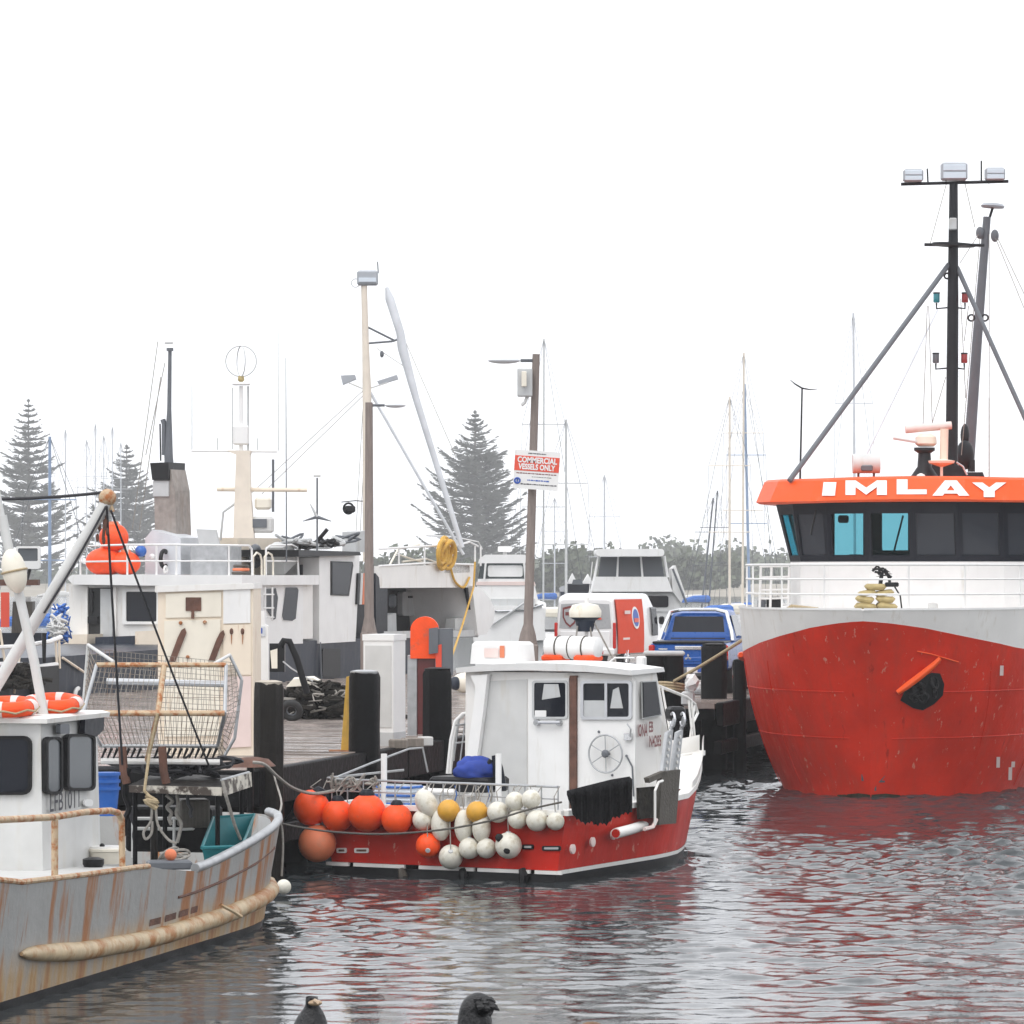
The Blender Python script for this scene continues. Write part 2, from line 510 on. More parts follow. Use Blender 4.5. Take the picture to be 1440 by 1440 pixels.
# grey hull paint with rust running down from the deck edge
def rust_hull(name, base, rusty=(.36, .15, .045), ochre=(.55, .40, .20)):
    m, nt, b = new_mat(name)
    s1 = noise(nt, 1.0, detail=5, rough=.62, mscale=(2.6, 2.6, .22))
    s2 = noise(nt, 1.0, detail=6, rough=.7, mscale=(7.0, 7.0, .5))
    s3 = noise(nt, 1.1, detail=5)
    tc = nt.nodes.new('ShaderNodeTexCoord'); sp = nt.nodes.new('ShaderNodeSeparateXYZ')
    nt.links.new(tc.outputs['Object'], sp.inputs[0])
    mr = nt.nodes.new('ShaderNodeMapRange')
    mr.inputs['From Min'].default_value = 0.62; mr.inputs['From Max'].default_value = 0.30
    mr.inputs['To Min'].default_value = 0.0; mr.inputs['To Max'].default_value = 1.0
    nt.links.new(sp.outputs[2], mr.inputs[0])
    c = mixc(nt, ramp(nt, s3.outputs[0], .35, .7).outputs[0], base, tuple(x * 1.18 for x in base))
    lo = nt.nodes.new('ShaderNodeMath'); lo.operation = 'MULTIPLY'
    nt.links.new(ramp(nt, s1.outputs[0], .30, .52).outputs[0], lo.inputs[0]); nt.links.new(mr.outputs[0], lo.inputs[1])
    lo2 = nt.nodes.new('ShaderNodeMath'); lo2.operation = 'MULTIPLY'; lo2.inputs[1].default_value = .95
    nt.links.new(lo.outputs[0], lo2.inputs[0])
    c = mixc(nt, lo2.outputs[0], c, ochre)
    r1 = ramp(nt, s1.outputs[0], .49, .60)
    c = mixc(nt, r1.outputs[0], c, rusty)
    r2 = ramp(nt, s2.outputs[0], .60, .68)
    k = nt.nodes.new('ShaderNodeMath'); k.operation = 'MULTIPLY'; k.inputs[1].default_value = .7
    nt.links.new(r2.outputs[0], k.inputs[0])
    c = mixc(nt, k.outputs[0], c, (.22, .10, .04))
    nt.links.new(c, b.inputs['Base Color']); b.inputs['Roughness'].default_value = .42
    n4 = noise(nt, 9, detail=5); bp = nt.nodes.new('ShaderNodeBump'); bp.inputs['Strength'].default_value = .25; bp.inputs['Distance'].default_value = .03
    nt.links.new(n4.outputs[0], bp.inputs['Height']); nt.links.new(bp.outputs[0], b.inputs['Normal'])
    return m
rust_hull('grey_hull', (.30, .30, .29), rusty=(.31, .115, .025), ochre=(.44, .27, .095))
mat('strake_rust', (.54, .42, .26), .5, var=.2, scale=5, stain=(.36, .15, .035), stain_amt=(.45, .62), stain_scale=3.2, streak=False, bump=.3, bscale=20)
mat('chipped', (.62, .58, .50), .6, var=.2, scale=6, stain=(.06, .045, .035), stain_amt=(.46, .56), stain_scale=5, streak=False, bump=.5, bscale=20)

# ================================================================== SETTING
rng = random.Random(7)
def struct(o):
    o['kind'] = 'structure'; return o

# ------------------------------------------------------------------ water: fine real waves near, flat far
def make_water():
    xs = np.arange(-15.0, 18.01, 0.11)
    ys = [9.0]
    while ys[-1] < 150: ys.append(ys[-1] + (0.09 if ys[-1] < 75 else 0.09 + (ys[-1] - 75) * .006))
    ys = np.array(ys)
    X, Y = np.meshgrid(xs, ys)
    r = np.random.RandomState(3)
    Z = np.zeros_like(X)
    for lam, amp, n in ((2.4, .0030, 6), (1.1, .0055, 9), (.62, .0082, 16), (.38, .0064, 22)):
        for i in range(n):
            a = r.uniform(-1.15, 1.15) + (math.pi / 2 - .35)
            l = lam * r.uniform(.75, 1.3)
            k = 2 * math.pi / l
            Z += amp * r.uniform(.5, 1.2) * np.sin(k * (X * math.cos(a) + Y * math.sin(a)) + r.uniform(0, 7) + .8 * np.sin(X * .9 * r.uniform(.5, 1.5) + Y * .35 + r.uniform(0, 6)))
    g = .6 + .4 * np.sin(X * .35 + Y * .12 + 1) * np.sin(Y * .21 - X * .15)
    Z *= g * (.13 + .92 * np.clip((Y - 37) / 20, 0, 1))
    edge = np.minimum(np.minimum(X - xs[0], xs[-1] - X) / 2, np.minimum((Y - ys[0]) / 2, (ys[-1] - Y) / 10)).clip(0, 1)
    Z *= edge
    ny, nx = X.shape
    co = np.stack([X, Y, Z], -1).reshape(-1, 3)
    idx = np.arange(nx * ny).reshape(ny, nx)
    q = np.stack([idx[:-1, :-1], idx[:-1, 1:], idx[1:, 1:], idx[1:, :-1]], -1).reshape(-1, 4)
    x0, x1, y0, y1 = xs[0], xs[-1], ys[0], ys[-1]
    B = 1480.0
    ex = np.array([[-700, -40, 0], [700, -40, 0], [700, y0, 0], [-700, y0, 0],
                   [-700, y0, 0], [x0, y0, 0], [x0, y1, 0], [-700, y1, 0],
                   [x1, y0, 0], [700, y0, 0], [700, y1, 0], [x1, y1, 0],
                   [-700, y1, 0], [700, y1, 0], [700, B, 0], [-700, B, 0]], float)
    b = len(co); co = np.vstack([co, ex]); q = np.vstack([q, np.arange(16).reshape(4, 4) + b])
    me = bpy.data.meshes.new('water')
    me.vertices.add(len(co)); me.vertices.foreach_set('co', co.ravel())
    me.loops.add(q.size); me.loops.foreach_set('vertex_index', q.ravel())
    me.polygons.add(len(q)); me.polygons.foreach_set('loop_start', np.arange(0, q.size, 4)); me.polygons.foreach_set('loop_total', np.full(len(q), 4))
    me.update(); me.validate()
    me.polygons.foreach_set('use_smooth', np.ones(len(me.polygons), bool))
    m, nt, bs = new_mat('water')
    bs.inputs['Base Color'].default_value = (.032, .038, .041, 1)
    bs.inputs['Roughness'].default_value = .07; bs.inputs['IOR'].default_value = 1.33
    n1 = noise(nt, 5.5, detail=3); n2 = noise(nt, 16, detail=2)
    bp = nt.nodes.new('ShaderNodeBump'); bp.inputs['Strength'].default_value = .22; bp.inputs['Distance'].default_value = .012
    bq = nt.nodes.new('ShaderNodeBump'); bq.inputs['Strength'].default_value = .25; bq.inputs['Distance'].default_value = .005
    nt.links.new(n1.outputs[0], bp.inputs['Height']); nt.links.new(n2.outputs[0], bq.inputs['Height'])
    nt.links.new(bp.outputs[0], bq.inputs['Normal']); nt.links.new(bq.outputs[0], bs.inputs['Normal'])
    me.materials.append(m)
    o = bpy.data.objects.new('water', me); COL.objects.link(o)
    return struct(o)
make_water()

# ------------------------------------------------------------------ far shore and hill
def hill_sheet(name, matn, x0, x1, y0, y1, prof, nx=90, ny=16, seed=1, rough=1.0):
    r = random.Random(seed); mb = MB(); vs = []; fs = []
    ph = [r.uniform(0, 7) for _ in range(8)]
    for j in range(ny + 1):
        t = j / ny
        for i in range(nx + 1):
            x = x0 + (x1 - x0) * i / nx; y = y0 + (y1 - y0) * t
            h = prof(x) * math.sin(min(1, t * 1.25) * math.pi / 2) if t < .999 else prof(x)
            h += rough * (math.sin(x * .13 + ph[0] + y * .05) + .6 * math.sin(x * .31 + ph[1]) + .5 * math.sin(y * .2 + x * .21 + ph[2])) * min(1, t * 4) * .6
            vs.append((x, y, max(h, -.6 if j == 0 else .2)))
    for j in range(ny):
        for i in range(nx):
            a = j * (nx + 1) + i
            fs.append((a, a + 1, a + nx + 2, a + nx + 1))
    mb.add(vs, fs)
    return struct(mb.build(name, matn, smooth=True))
def interp(tab, x):
    if x <= tab[0][0]: return tab[0][1]
    for (a, b), (c, d) in zip(tab, tab[1:]):
        if x <= c: return b + (d - b) * (x - a) / (c - a)
    return tab[-1][1]
# low shore behind the marina, and the wooded rise beyond it
hill_sheet('shore', 'sand', -230, 260, 720, 930, lambda x: 1.6, seed=2, rough=.3)
hp = [(-340, 3), (-45, 3.5), (-32, 7), (3, 8), (12, 9), (20, 10), (32, 8.5), (44, 10.5), (54, 9), (63, 9.5), (72, 6.5), (86, 5), (140, 5), (340, 4)]
hill_sheet('hill', 'hill', -340, 340, 1000, 1180, lambda x: interp(hp, x) - 1.2, nx=200, seed=4, rough=.6)

def leaf_cloud(mb, pts, size, r):
    for p in pts:
        a = Vector((r.gauss(0, 1), r.gauss(0, 1), r.gauss(0, 1))).normalized(); b = a.orthogonal().normalized() * size * r.uniform(.6, 1.3)
        c = a.cross(b).normalized() * size * r.uniform(.5, 1.1)
        p = Vector(p)
        mb.add([p - b, p - c * .8, p + b, p + c], [(0, 1, 2, 3)])
r_ = random.Random(21)
mb = MB()
for k in range(240):
    x = r_.uniform(-240, 270); y = r_.uniform(1005, 1165)
    h = interp(hp, x); t = (y - 1000) / 180
    z = (h - 1.2) * math.sin(min(1, t * 1.25) * math.pi / 2)
    w = r_.uniform(3.0, 8); hh = r_.uniform(1.5, 4)
    leaf_cloud(mb, [(x + r_.gauss(0, w * .5), y + r_.gauss(0, w * .5), z + abs(r_.gauss(0, hh * .6))) for _ in range(120)], 1.0, r_)
o = mb.build('hill_scrub', 'bush'); o['kind'] = 'stuff'; tag(o, 'faded grey green scrub and trees covering the distant hill', 'scrub')

# bushes along the shore, seen between the moored boats
def bush(px, Y, w, h, seed, label):
    r = random.Random(seed); base = P(px, HY + CAMZ * F / Y, Y)
    base.z = .9
    t = thing('shore_bush', label, 'bush', base, 0, 'bushes on the far shore')
    mb = MB(); pts = []
    for c in range(9):
        cx, cy, cz = r.uniform(-w * .42, w * .42), r.uniform(-1.5, 1.5), r.uniform(.15, .72) * h
        q = r.uniform(.22, .36)
        pts += [(cx + r.gauss(0, w * q * .45), cy + r.gauss(0, 1), max(.05, cz + r.gauss(0, h * q * .5))) for _ in range(130)]
    leaf_cloud(mb, [base + Vector(p) for p in pts], .75, r)
    mb.build('crown', 'bush', t)
    mb = MB()
    for k in range(4): mb.tube([base + Vector((r.uniform(-.4, .4), 0, -.3)), base + Vector((r.uniform(-w * .3, w * .3), 0, h * .6))], [.12, .05], 5)
    mb.build('trunk', 'pine_bark', t)
for i, (px, Y, w, h, lb) in enumerate(((560, 470, 9, 7.0, 'pale grey green bush behind the foredeck rail of the navy trawler'), (790, 470, 7, 6.2, 'rounded shore bush beside the thin sign-pole stay'),
        (828, 480, 6, 7.2, 'tall shore bush rising left of the flybridge cruiser'), (965, 490, 7, 6.8, 'shore bush standing just right of the flybridge cruiser'),
        (1015, 500, 8, 6.4, 'wide shore bush behind the two pale yacht masts'), (635, 475, 7, 5.5, 'low shore bush at the foot of the broad pine'), (310, 480, 9, 5.5, 'low shore bush behind the radar mast of the navy trawler'))):
    bush(px, Y * 1.6, w * 1.6, h * 1.15, 60 + i, lb)

# Norfolk pines
def pine(px, ytop, Y, half, ybase, seed, label, upturn=.32, dens=1.0):
    r = random.Random(seed); s = F / Y
    top = P(px, ytop, Y); base = Vector((top.x, Y, 1.0)); H = top.z - base.z
    Rm = half / s
    t = thing('norfolk_pine', label, 'pine tree', base, 0, 'norfolk pines beyond the marina')
    MB().tube([base - Vector((0, 0, .8)), base + Vector((0, 0, H * .5)), top], [.6, .4, .06], 8).build('trunk', 'pine_bark', t, smooth=True)
    mb = MB(); br = MB()
    z = H * .10
    while z < H * .985:
        f = 1 - z / H
        L = Rm * (min(1, f * 1.45) ** .85) * r.uniform(.9, 1.08)
        nb = 7 if f > .25 else 5
        a0 = r.uniform(0, 7)
        for k in range(nb):
            if r.random() < .10: continue
            an = a0 + 2 * math.pi * k / nb + r.uniform(-.25, .25)
            l = L * r.uniform(.72, 1.12)
            u = Vector((math.cos(an), math.sin(an), 0)); side = Vector((-u.y, u.x, 0))
            p0 = base + Vector((0, 0, z)); rise = upturn * r.uniform(.7, 1.35)
            n = max(4, int(l / .7 * dens))
            pts = [p0 + u * (l * i / n) + Vector((0, 0, l * (rise * (i / n) ** 1.3 - .06 * math.sin(math.pi * i / n)))) for i in range(n + 1)]
            br.tube(pts, [max(.015, .07 * (1 - i / n)) for i in range(n + 1)], 4, cap=False)
            for i in range(1, n + 1):
                tt = i / n; w = min(2.6, l * .38) * (math.sin(math.pi * min(1, .18 + tt * .80)) ** .7)
                for sd in (-1, 1):
                    for q in range(2):
                        d = (side * sd * r.uniform(.6, 1) + u * r.uniform(.35, .9) + Vector((0, 0, r.uniform(.05, .42)))).normalized()
                        ww = w * r.uniform(.6, 1.2) + .3; th = Vector((0, 0, .15 * r.uniform(.6, 1.6))) + u * .06
                        p = pts[i] - (pts[i] - pts[i - 1]) * r.random()
                        e = p + d * ww
                        mb.add([p - th, p + th, e + th * .4, e - th * .4], [(0, 1, 2, 3)])
        z += 1.35 * max(.6, H * .034 * r.uniform(.8, 1.2) * (.6 + f * .6))
    for k in range(4):
        an = k * 1.57 + .4; mb.add([top - Vector((0, 0, .8)), top + Vector((math.cos(an) * .45, math.sin(an) * .45, -.2)), top + Vector((0, 0, .25))], [(0, 1, 2)])
    c = mb.build('crown', 'pine', t)
    o = br.build('limbs', 'pine_bark', t); o['kind'] = 'stuff'
pine(668, 578, 800, 92, 835, 11, 'broad faded norfolk pine between the signpost and the slanted boom', upturn=.42)
pine(40, 562, 860, 70, 835, 12, 'tallest norfolk pine, narrow and faded, behind the white derrick', upturn=.30)
pine(178, 626, 890, 78, 835, 13, 'smaller faded norfolk pine beside the grey exhaust stack', upturn=.28)

# ------------------------------------------------------------------ jetty
JZ = 1.55
JD = Vector((.2288, .9735, 0)); JN = Vector((.9735, -.2288, 0))      # along, and out over the open water
JR0 = Vector((-3.72, 56.0, 0))                                        # corner of the right edge
def jr(Y): return JR0.x + .235 * (Y - JR0.y)
def jl(Y): return interp([(56, -13.0), (86, -11.9), (89, -11.2), (117, -.9), (150, 7)], Y)
jet_root = struct(MB().prism([(jl(57.5), 58.4, JZ - .34), (-3.72, 56.05, JZ - .34), (jr(85.25), 85.25, JZ - .34), (jr(85.25) + 1.17, 84.97, JZ - .34), (jr(150) + 1.2, 150, JZ - .34), (jl(150), 150, JZ - .34), (jl(117), 117, JZ - .34), (jl(89), 89, JZ - .34)], (0, 0, .22)).build('jetty', 'timber_black'))
FRM['jetty'] = Matrix.Identity(4)
# deck boards, laid across; the nearest 300 as pieces, the rest joined
r_ = random.Random(5)
def board_poly(s0, s1):
    out = []
    for s_ in (s0, s1):
        a = JR0 + JD * s_ + JN * (1.2 if s_ > 30 else 0)
        # left end where the board meets the left edge
        b = a.copy(); k = 0
        while k < 200 and b.x > jl(b.y): b = b - JN * .25; k += 1
        out.append((a, b))
    return [out[0][0], out[1][0], out[1][1], out[0][1]]
rest = MB(); s_ = 0.02; nb = 0
while s_ < 94:
    w = r_.uniform(.21, .26) if nb < 300 else .3
    z = JZ - .11 + r_.uniform(-.012, .012)
    p = board_poly(s_, s_ + w - r_.uniform(.012, .03))
    tl = r_.uniform(-.02, .02)
    pts = [Vector((q.x, q.y, z + (tl if i > 1 else -tl))) for i, q in enumerate(p)]
    if nb < 260: MB().prism(pts, (0, 0, .11)).build('plank', 'deck_board', jet_root)
    else: rest.prism(pts, (0, 0, .11))
    s_ += w; nb += 1
o = rest.build('far_planks', 'deck_board', jet_root); o['kind'] = 'stuff'
# edge kerb timber, fascia and walings
def run(name, s0, s1, off, z, hgt, wid, matn):
    a = JR0 + JD * s0 + JN * off; b = JR0 + JD * s1 + JN * off
    m_ = MB(); c = (a + b) / 2; m_.box((c.x, c.y, z), (wid, (b - a).length, hgt), rz=-math.atan2(JD.x, JD.y), bev=.02)
    return m_.build(name, matn, jet_root)
for k, (s0, s1) in enumerate(((.0, 8.2), (8.25, 17.0), (17.05, 30.0))):
    run('fascia_beam', s0, s1, .10, JZ - .24, .52, .16, 'timber_black')
    run('waling', s0, s1, .05, JZ - .95, .28, .18, 'timber_black')
for s0, s1 in ((30.1, 42), (42.05, 60)):
    run('fascia_beam', s0, s1, 1.30, JZ - .24, .52, .16, 'timber_black')
    run('waling', s0, s1, 1.25, JZ - .95, .28, .18, 'timber_black')
# end face beams
ea = Vector((-3.72, 56.0, 0)); eb = Vector((-13, 58.3, 0)); c = (ea + eb) / 2
for z, h_ in ((JZ - .24, .52), (JZ - .95, .28)):
    MB().box((c.x, c.y - .12, z), ((eb - ea).length, .16, h_), rz=math.atan2(ea.y - eb.y, ea.x - eb.x), bev=.02).build('fascia_beam', 'timber_black', jet_root)
# bearing piles under the deck
r_ = random.Random(9)
m_pile = MB().lathe([(.21, -1.2), (.20, 0), (.185, JZ - .36)], n=10)
src = None
for i in range(17):
    for j in range(4):
        q = JR0 + JD * (.8 + i * 2.7) - JN * (.35 + j * 2.2) + Vector((r_.uniform(-.1, .1), r_.uniform(-.1, .1), 0))
        if q.x < jl(q.y): continue
        if src is None:
            src = m_pile.build('bearing_pile', 'timber_black', jet_root, smooth=True, local=True); src.location = q
        else:
            c_ = src.copy(); COL.objects.link(c_); c_.location = q
for i in range(6):
    q = ea.lerp(eb, (i + .4) / 6) + Vector((0, .4, 0)); c_ = src.copy(); COL.objects.link(c_); c_.location = q
for i in range(9):     # cross braces between the front piles
    a = JR0 + JD * (.8 + i * 2.7) - JN * .12; b = JR0 + JD * (.8 + (i + 1) * 2.7) - JN * .12
    z0, z1 = (JZ - .5, .1) if i % 2 else (.1, JZ - .5)
    MB().tube([Vector((a.x, a.y, z0)), Vector((b.x, b.y, z1))], .075, 6).build('cross_brace', 'timber_black', jet_root)

# tall piles standing proud of the deck edge
def mooring_pile(px, yedge, ytop, rpx, label, topm='timber_wet', seed=1, square=False, shaft='timber_black', Y=None):
    r = random.Random(seed)
    Y = Y or 15680.0 / (yedge - HY)
    base = Vector(((px - CX) / F * Y, Y, -1.0)); zt = CAMZ + (HY - ytop) / F * Y; rad = rpx / F * Y
    t = thing('mooring_pile', label, 'pile', base, 0, 'tall dark timber piles along the jetty edge')
    mb = MB(); n = 18; rings = []
    zs = [-1, 0, .5, 1.0, 1.5, 2.0, zt - .35, zt - .06, zt]
    amp = [r.uniform(.93, 1.05) for _ in range(n)]
    for i, z in enumerate(zs):
        k = 1.06 - .04 * i / 8 if i < 8 else .95
        rings.append([base + Vector((math.cos(2 * math.pi * q / n) * rad * k * (amp[q] if not square else 1) * (1 + r.uniform(-.025, .025)), math.sin(2 * math.pi * q / n) * rad * k * (amp[q]), z - base.z + (r.uniform(-.02, .03) if i == 8 else 0))) for q in range(n)])
    mb.loft(rings); mb.build('shaft', shaft, t, smooth=30)
    mb = MB(); mb.lathe([(rad * .90, zt - base.z - .01), (rad * .93, zt - base.z + .035), (rad * .5, zt - base.z + .055)], base, n=18)
    mb.build('cap', topm, t, smooth=30)
    return t
mooring_pile(378, 1083, 962, 20.5, 'thick dark pile with a pale weathered top beside the cream steel hut', 'timber_top', 1, shaft='timber_wet')
mooring_pile(512, 1059, 947, 21, 'black capped pile with the yellow marker wedge against it', 'galv', 2)
mooring_pile(615, 1041, 943, 20, 'black pile in front of the orange hooded cover', 'timber_black', 3)
mooring_pile(1004, 983, 908, 18, 'dark pile behind the blue utility truck tailgate', 'timber_black', 4)
mooring_pile(1040, 985, 930, 9, 'thin dark pile close beside the big red trawler hull', 'timber_black', 6)
# twin rubber-faced pile with a grey cap beside the bow of the red boat
Yb = 84.0; q = P(934, 922, Yb)
t = thing('fender_pile', 'broad black fender pile with flat grey cap behind the red boat bow', 'pile', (q.x, q.y, -1), 0)
for dx in (-.2, .2):
    MB().lathe([(.23, -1), (.22, 1), (.21, q.z)], (q.x + dx, q.y, 0), n=14).build('shaft', 'timber_black', t, smooth=True)
MB().box((q.x, q.y, q.z + .05), (.86, .5, .1), bev=.03).build('cap', 'grey_light', t)
# lower timber beam & steel ledge between piles at the right


# ================================================================== GREY RUSTY BOAT (left foreground)
def side_loft(name, matn, root, us, ts, fn, mirror=True, smooth=30, **kw):
    """fn(u, t) -> local (x, y, z) on the v>0 side; mirrored if asked"""
    mb = MB()
    for sgn in ((1, -1) if mirror else (1,)):
        vs = []; fs = []; n = len(ts)
        for u in us:
            for t in ts:
                x, y, z = fn(u, t); vs.append((x * sgn, y, z))
        for i in range(len(us) - 1):
            for k in range(n - 1):
                fs.append((i * n + k, i * n + k + 1, (i + 1) * n + k + 1, (i + 1) * n + k))
        mb.add(vs, fs)
    return mb.build(name, matn, root, smooth=smooth, local=True, **kw)
GA = R(12.9)
gO = Vector((-5.1, 39.6, 0)); gd = Vector((math.sin(GA), math.cos(GA), 0)); gn = Vector((math.cos(GA), -math.sin(GA), 0))
GB = 1.6
gC = gO - gn * GB
gb = thing('steel_fishing_boat', 'grey steel fishing boat with heavy rust streaks and rubbing strake, numbered LFB1011', 'fishing boat', gC, -GA)
# local frame: x = outwards (right), y = along the boat, z up
def gst_(u): return u if u < 7.2 else 7.2 + (u - 7.2) * 1.4
gsheer = [(gst_(a), b) for a, b in [(-5, 1.9), (-2, 1.5), (0, 1.274), (2.35, 1.19), (4, 1.15), (4.6, 1.07), (6, .94), (7, 1.01), (8.3, 1.17), (9.4, 1.29), (11, 1.35)]]
def g_half(u, z):
    f = .10 + .16 * max(0, z)
    B = GB + f * .8 - (.35 * max(0, -z))
    E = 10.77 + .42 * min(1.3, z) / 1.3
    if u > 7.2: B *= max(0.0, 1 - min(1, (u - 7.2) / (E - 7.2)) ** 3.0) ** (1 / 3.0)
    if u < -1: B *= max(0.0, 1 - ((-1 - u) / 4.2) ** 2) ** .6
    return B
gus = [gst_(u) for u in [-5, -4.5, -3.5, -2, -1, 0, 1, 2, 3, 3.6, 4, 4.3, 4.6, 5, 5.5, 6, 6.5, 7, 7.4, 7.8, 8.2, 8.6, 8.9, 9.15, 9.35, 9.5, 9.6, 9.7, 9.75]]
def g_fn(z0f, z1f):
    def fn(u, t):
        z = z0f(u) + (z1f(u) - z0f(u)) * t
        uu = u + (.42 * max(0, min(1.3, z)) / 1.3 if u > 9.7 else 0) * min(1, (u - 9.7) / 1.07 if u > 9.7 else 0)
        return (g_half(uu, z), uu, z)
    return fn
tl = [i / 8 for i in range(9)]
side_loft('hull', 'grey_hull', gb, gus, tl, g_fn(lambda u: .10, lambda u: interp(gsheer, u)))
side_loft('boot_top', 'black', gb, gus, [0, .5, 1], g_fn(lambda u: -.6, lambda u: .098))
# inner bulwark and deck
side_loft('bulwark_lining', 'grey_light', gb, gus[:-1], [0, 1], lambda u, t: (max(0, g_half(u, 1.0) - .07), u, .60 + (interp(gsheer, u) - .61) * t))
dk = MB(); pts = [Vector((max(.0, g_half(u, .6)), u, .60)) for u in gus]
dk.add(pts + [Vector((-p.x, p.y, p.z)) for p in pts], [(i, i + 1, len(pts) + i + 1, len(pts) + i) for i in range(len(pts) - 1)])
dk.build('deck', 'grey_light', gb, local=True)
# side deck edge beside the cabin, and bulwark cap pipe on the after part
def g_edge(u, dz=0, dv=0):
    z = interp(gsheer, u); return Vector((g_half(u, z) + dv, u, z + dz))
MB().tube([g_edge(u, .035, -.02) for u in [gst_(q_) for q_ in (5.9, 6.3, 6.8, 7.3, 7.8, 8.3, 8.7, 9.1, 9.4, 9.6, 9.72)]] , .055, 10).build('bulwark_cap', 'galv', gb, smooth=True, local=True)
MB().tube([g_edge(u, .0, -.01) for u in (-3, -1, 0, 1, 2, 3, 3.6, 4.1)], .03, 8).build('deck_edge', 'rust_pipe', gb, smooth=True, local=True)
sd = MB(); e = [g_edge(u, -.01, -.04) for u in (-3, 0, 2, 4.1)]
sd.add(e + [Vector((.4, p.y, p.z)) for p in e], [(i, i + 1, 5 + i, 4 + i) for i in range(3)]); sd.build('side_deck', 'off_white', gb, local=True)
# rubbing strake
gst = [(0.1, .55), (2, .40), (4.5, .31), (7, .34), (9.7, .44), (11.2, .54)]
us_ = [gst_(u) for u in [.15, .35, .7, 1.3, 2, 3, 4, 5, 6, 7, 7.6, 8.2, 8.6, 9.0, 9.3, 9.55, 9.68, 9.74]]
def g_pt(u, z, dv):
    uu = u + (.42 * z / 1.3 * (u - 9.7) / 1.07 if u > 9.7 else 0)
    return Vector((g_half(uu, z) + dv, uu, z))
MB().tube([g_pt(u, interp(gst, u), .03) for u in us_], [.02, .06, .085] + [.10] * (len(us_) - 3), 12).build('rubbing_strake', 'strake_rust', gb, smooth=True, local=True)
# long welded seam, freeing ports, drain spout
MB().tube([g_pt(u, z, .004) for u, z in ((5.3, .70), (6, .71), (7, .76), (8.3, .86), (9.4, .97), (10.2, 1.06))], .016, 6).build('seam', 'rust_dark', gb, local=True)
for u0, u1 in ((4.35, 4.75), (4.9, 5.3), (5.4, 5.75), (5.85, 6.1)):
    m_ = MB(); zz = lambda u: interp(gst, u) + .14
    m_.add([g_pt(u0, zz(u0), .0042), g_pt(u1, zz(u1), .0042), g_pt(u1, zz(u1) + .075, .0042), g_pt(u0, zz(u0) + .075, .0042)], [(0, 1, 2, 3)])
    m_.build('freeing_port', 'rust_dark', gb, local=True)
MB().tube([g_pt(6.75, .50, .08), g_pt(6.95, .40, .20), g_pt(7.05, .34, .26)], .022, 6).build('spout', 'strake_rust', gb, local=True)
# rusty side rail
gw = lambda px, py, u: None
def g_on(px, py, v=None, u=None):
    """pixel -> local point on the boat's fore-and-aft plane at outward offset v, or athwart plane at u"""
    if v is not None: pl = Plane((gC + gn * v)[:2], gd[:2])
    else: pl = Plane((gC + gd * u)[:2], gn[:2])
    return pl.at(px, py)
MB().tube([g_on(-40, 1152, v=1.72), g_on(0, 1153, v=1.72), g_on(40, 1151, v=1.72), g_on(77, 1149, v=1.72), g_on(120, 1142, v=1.72), g_on(155, 1140, v=1.72), g_on(166, 1143, v=1.72), g_on(171, 1152, v=1.72), g_on(172, 1218, v=1.72)], .036, 10).build('side_rail', 'rust_pipe', gb, smooth=True)
MB().tube([g_on(77, 1150, v=1.72), g_on(77, 1235, v=1.72)], .036, 10).build('rail_post', 'rust_pipe', gb, smooth=True)
# cabin
CV = GB - .55
cs = Plane((gC + gn * CV)[:2], gd[:2])
u0, u1 = 2.85, 4.79
cab = MB(); zb, zt = .62, 2.74
ring = lambda z, k: [Vector((CV - k, u0 + k, z)), Vector((CV - k, u1 - k, z)), Vector((-CV + k, u1 - k, z)), Vector((-CV + k, u0 + k, z))]
cab.loft([ring(zb, -.0), ring(zt, .05)]); cab.build('cabin', 'off_white', gb, local=True)
MB().loft([ring(zt, -.06), ring(zt + .05, -.07), ring(zt + .075, .0)]).build('cabin_roof', 'white', gb, local=True)
ce = Plane((gC + gd * (u0 + .02))[:2], gn[:2])
def g_window(poly_o, poly_i, plane, gl='glass_dark'):
    f_ = MB().frame(poly_o, poly_i, plane, .035, .06).build('window_frame', 'black_rubber', gb)
    MB().panel(poly_i, plane, .018, .02).build('pane', gl, f_)
g_window(rr(-45, 1035, 43, 1118, 12), rr(-41, 1039, 39, 1114, 9), ce)
g_window(rr(66, 1036, 89, 1117, 8), rr(68.5, 1040, 86.5, 1113, 6), cs, 'glass_grey')
g_window(rr(95, 1032, 135, 1112, 8), rr(98, 1036, 132, 1108, 6), cs, 'glass_grey')
MB().panel([(120, 1011), (147, 1008), (146, 1026), (136, 1036), (119, 1031)], cs, .05, .06).build('navigation_light_board', 'navy_dark', gb)
MB().panel(rr(85, 1018, 98, 1032, 2), cs, .05, .05).build('light_fitting', 'grey_paint', gb)
tx = MB(); ctr = cs.at(92, 1127, .012)
text_on(tx, 'LFB1011', ctr, gd, (0, 0, 1), .28, bold=.003, sx=1.05); tx.build('registration_number', 'print_dark', gb)
MB().panel(rr(119, 1124, 131, 1134, 4), cs, .02, .02).build('handle_patch', 'white_clean', gb)
# deck fittings
MB().lathe([(.10, 0), (.12, .04), (.12, .09), (.06, .11)], W(gb, (1.25, 3.9, 1.13)), n=14).build('vent_cap', 'black', gb, smooth=True)
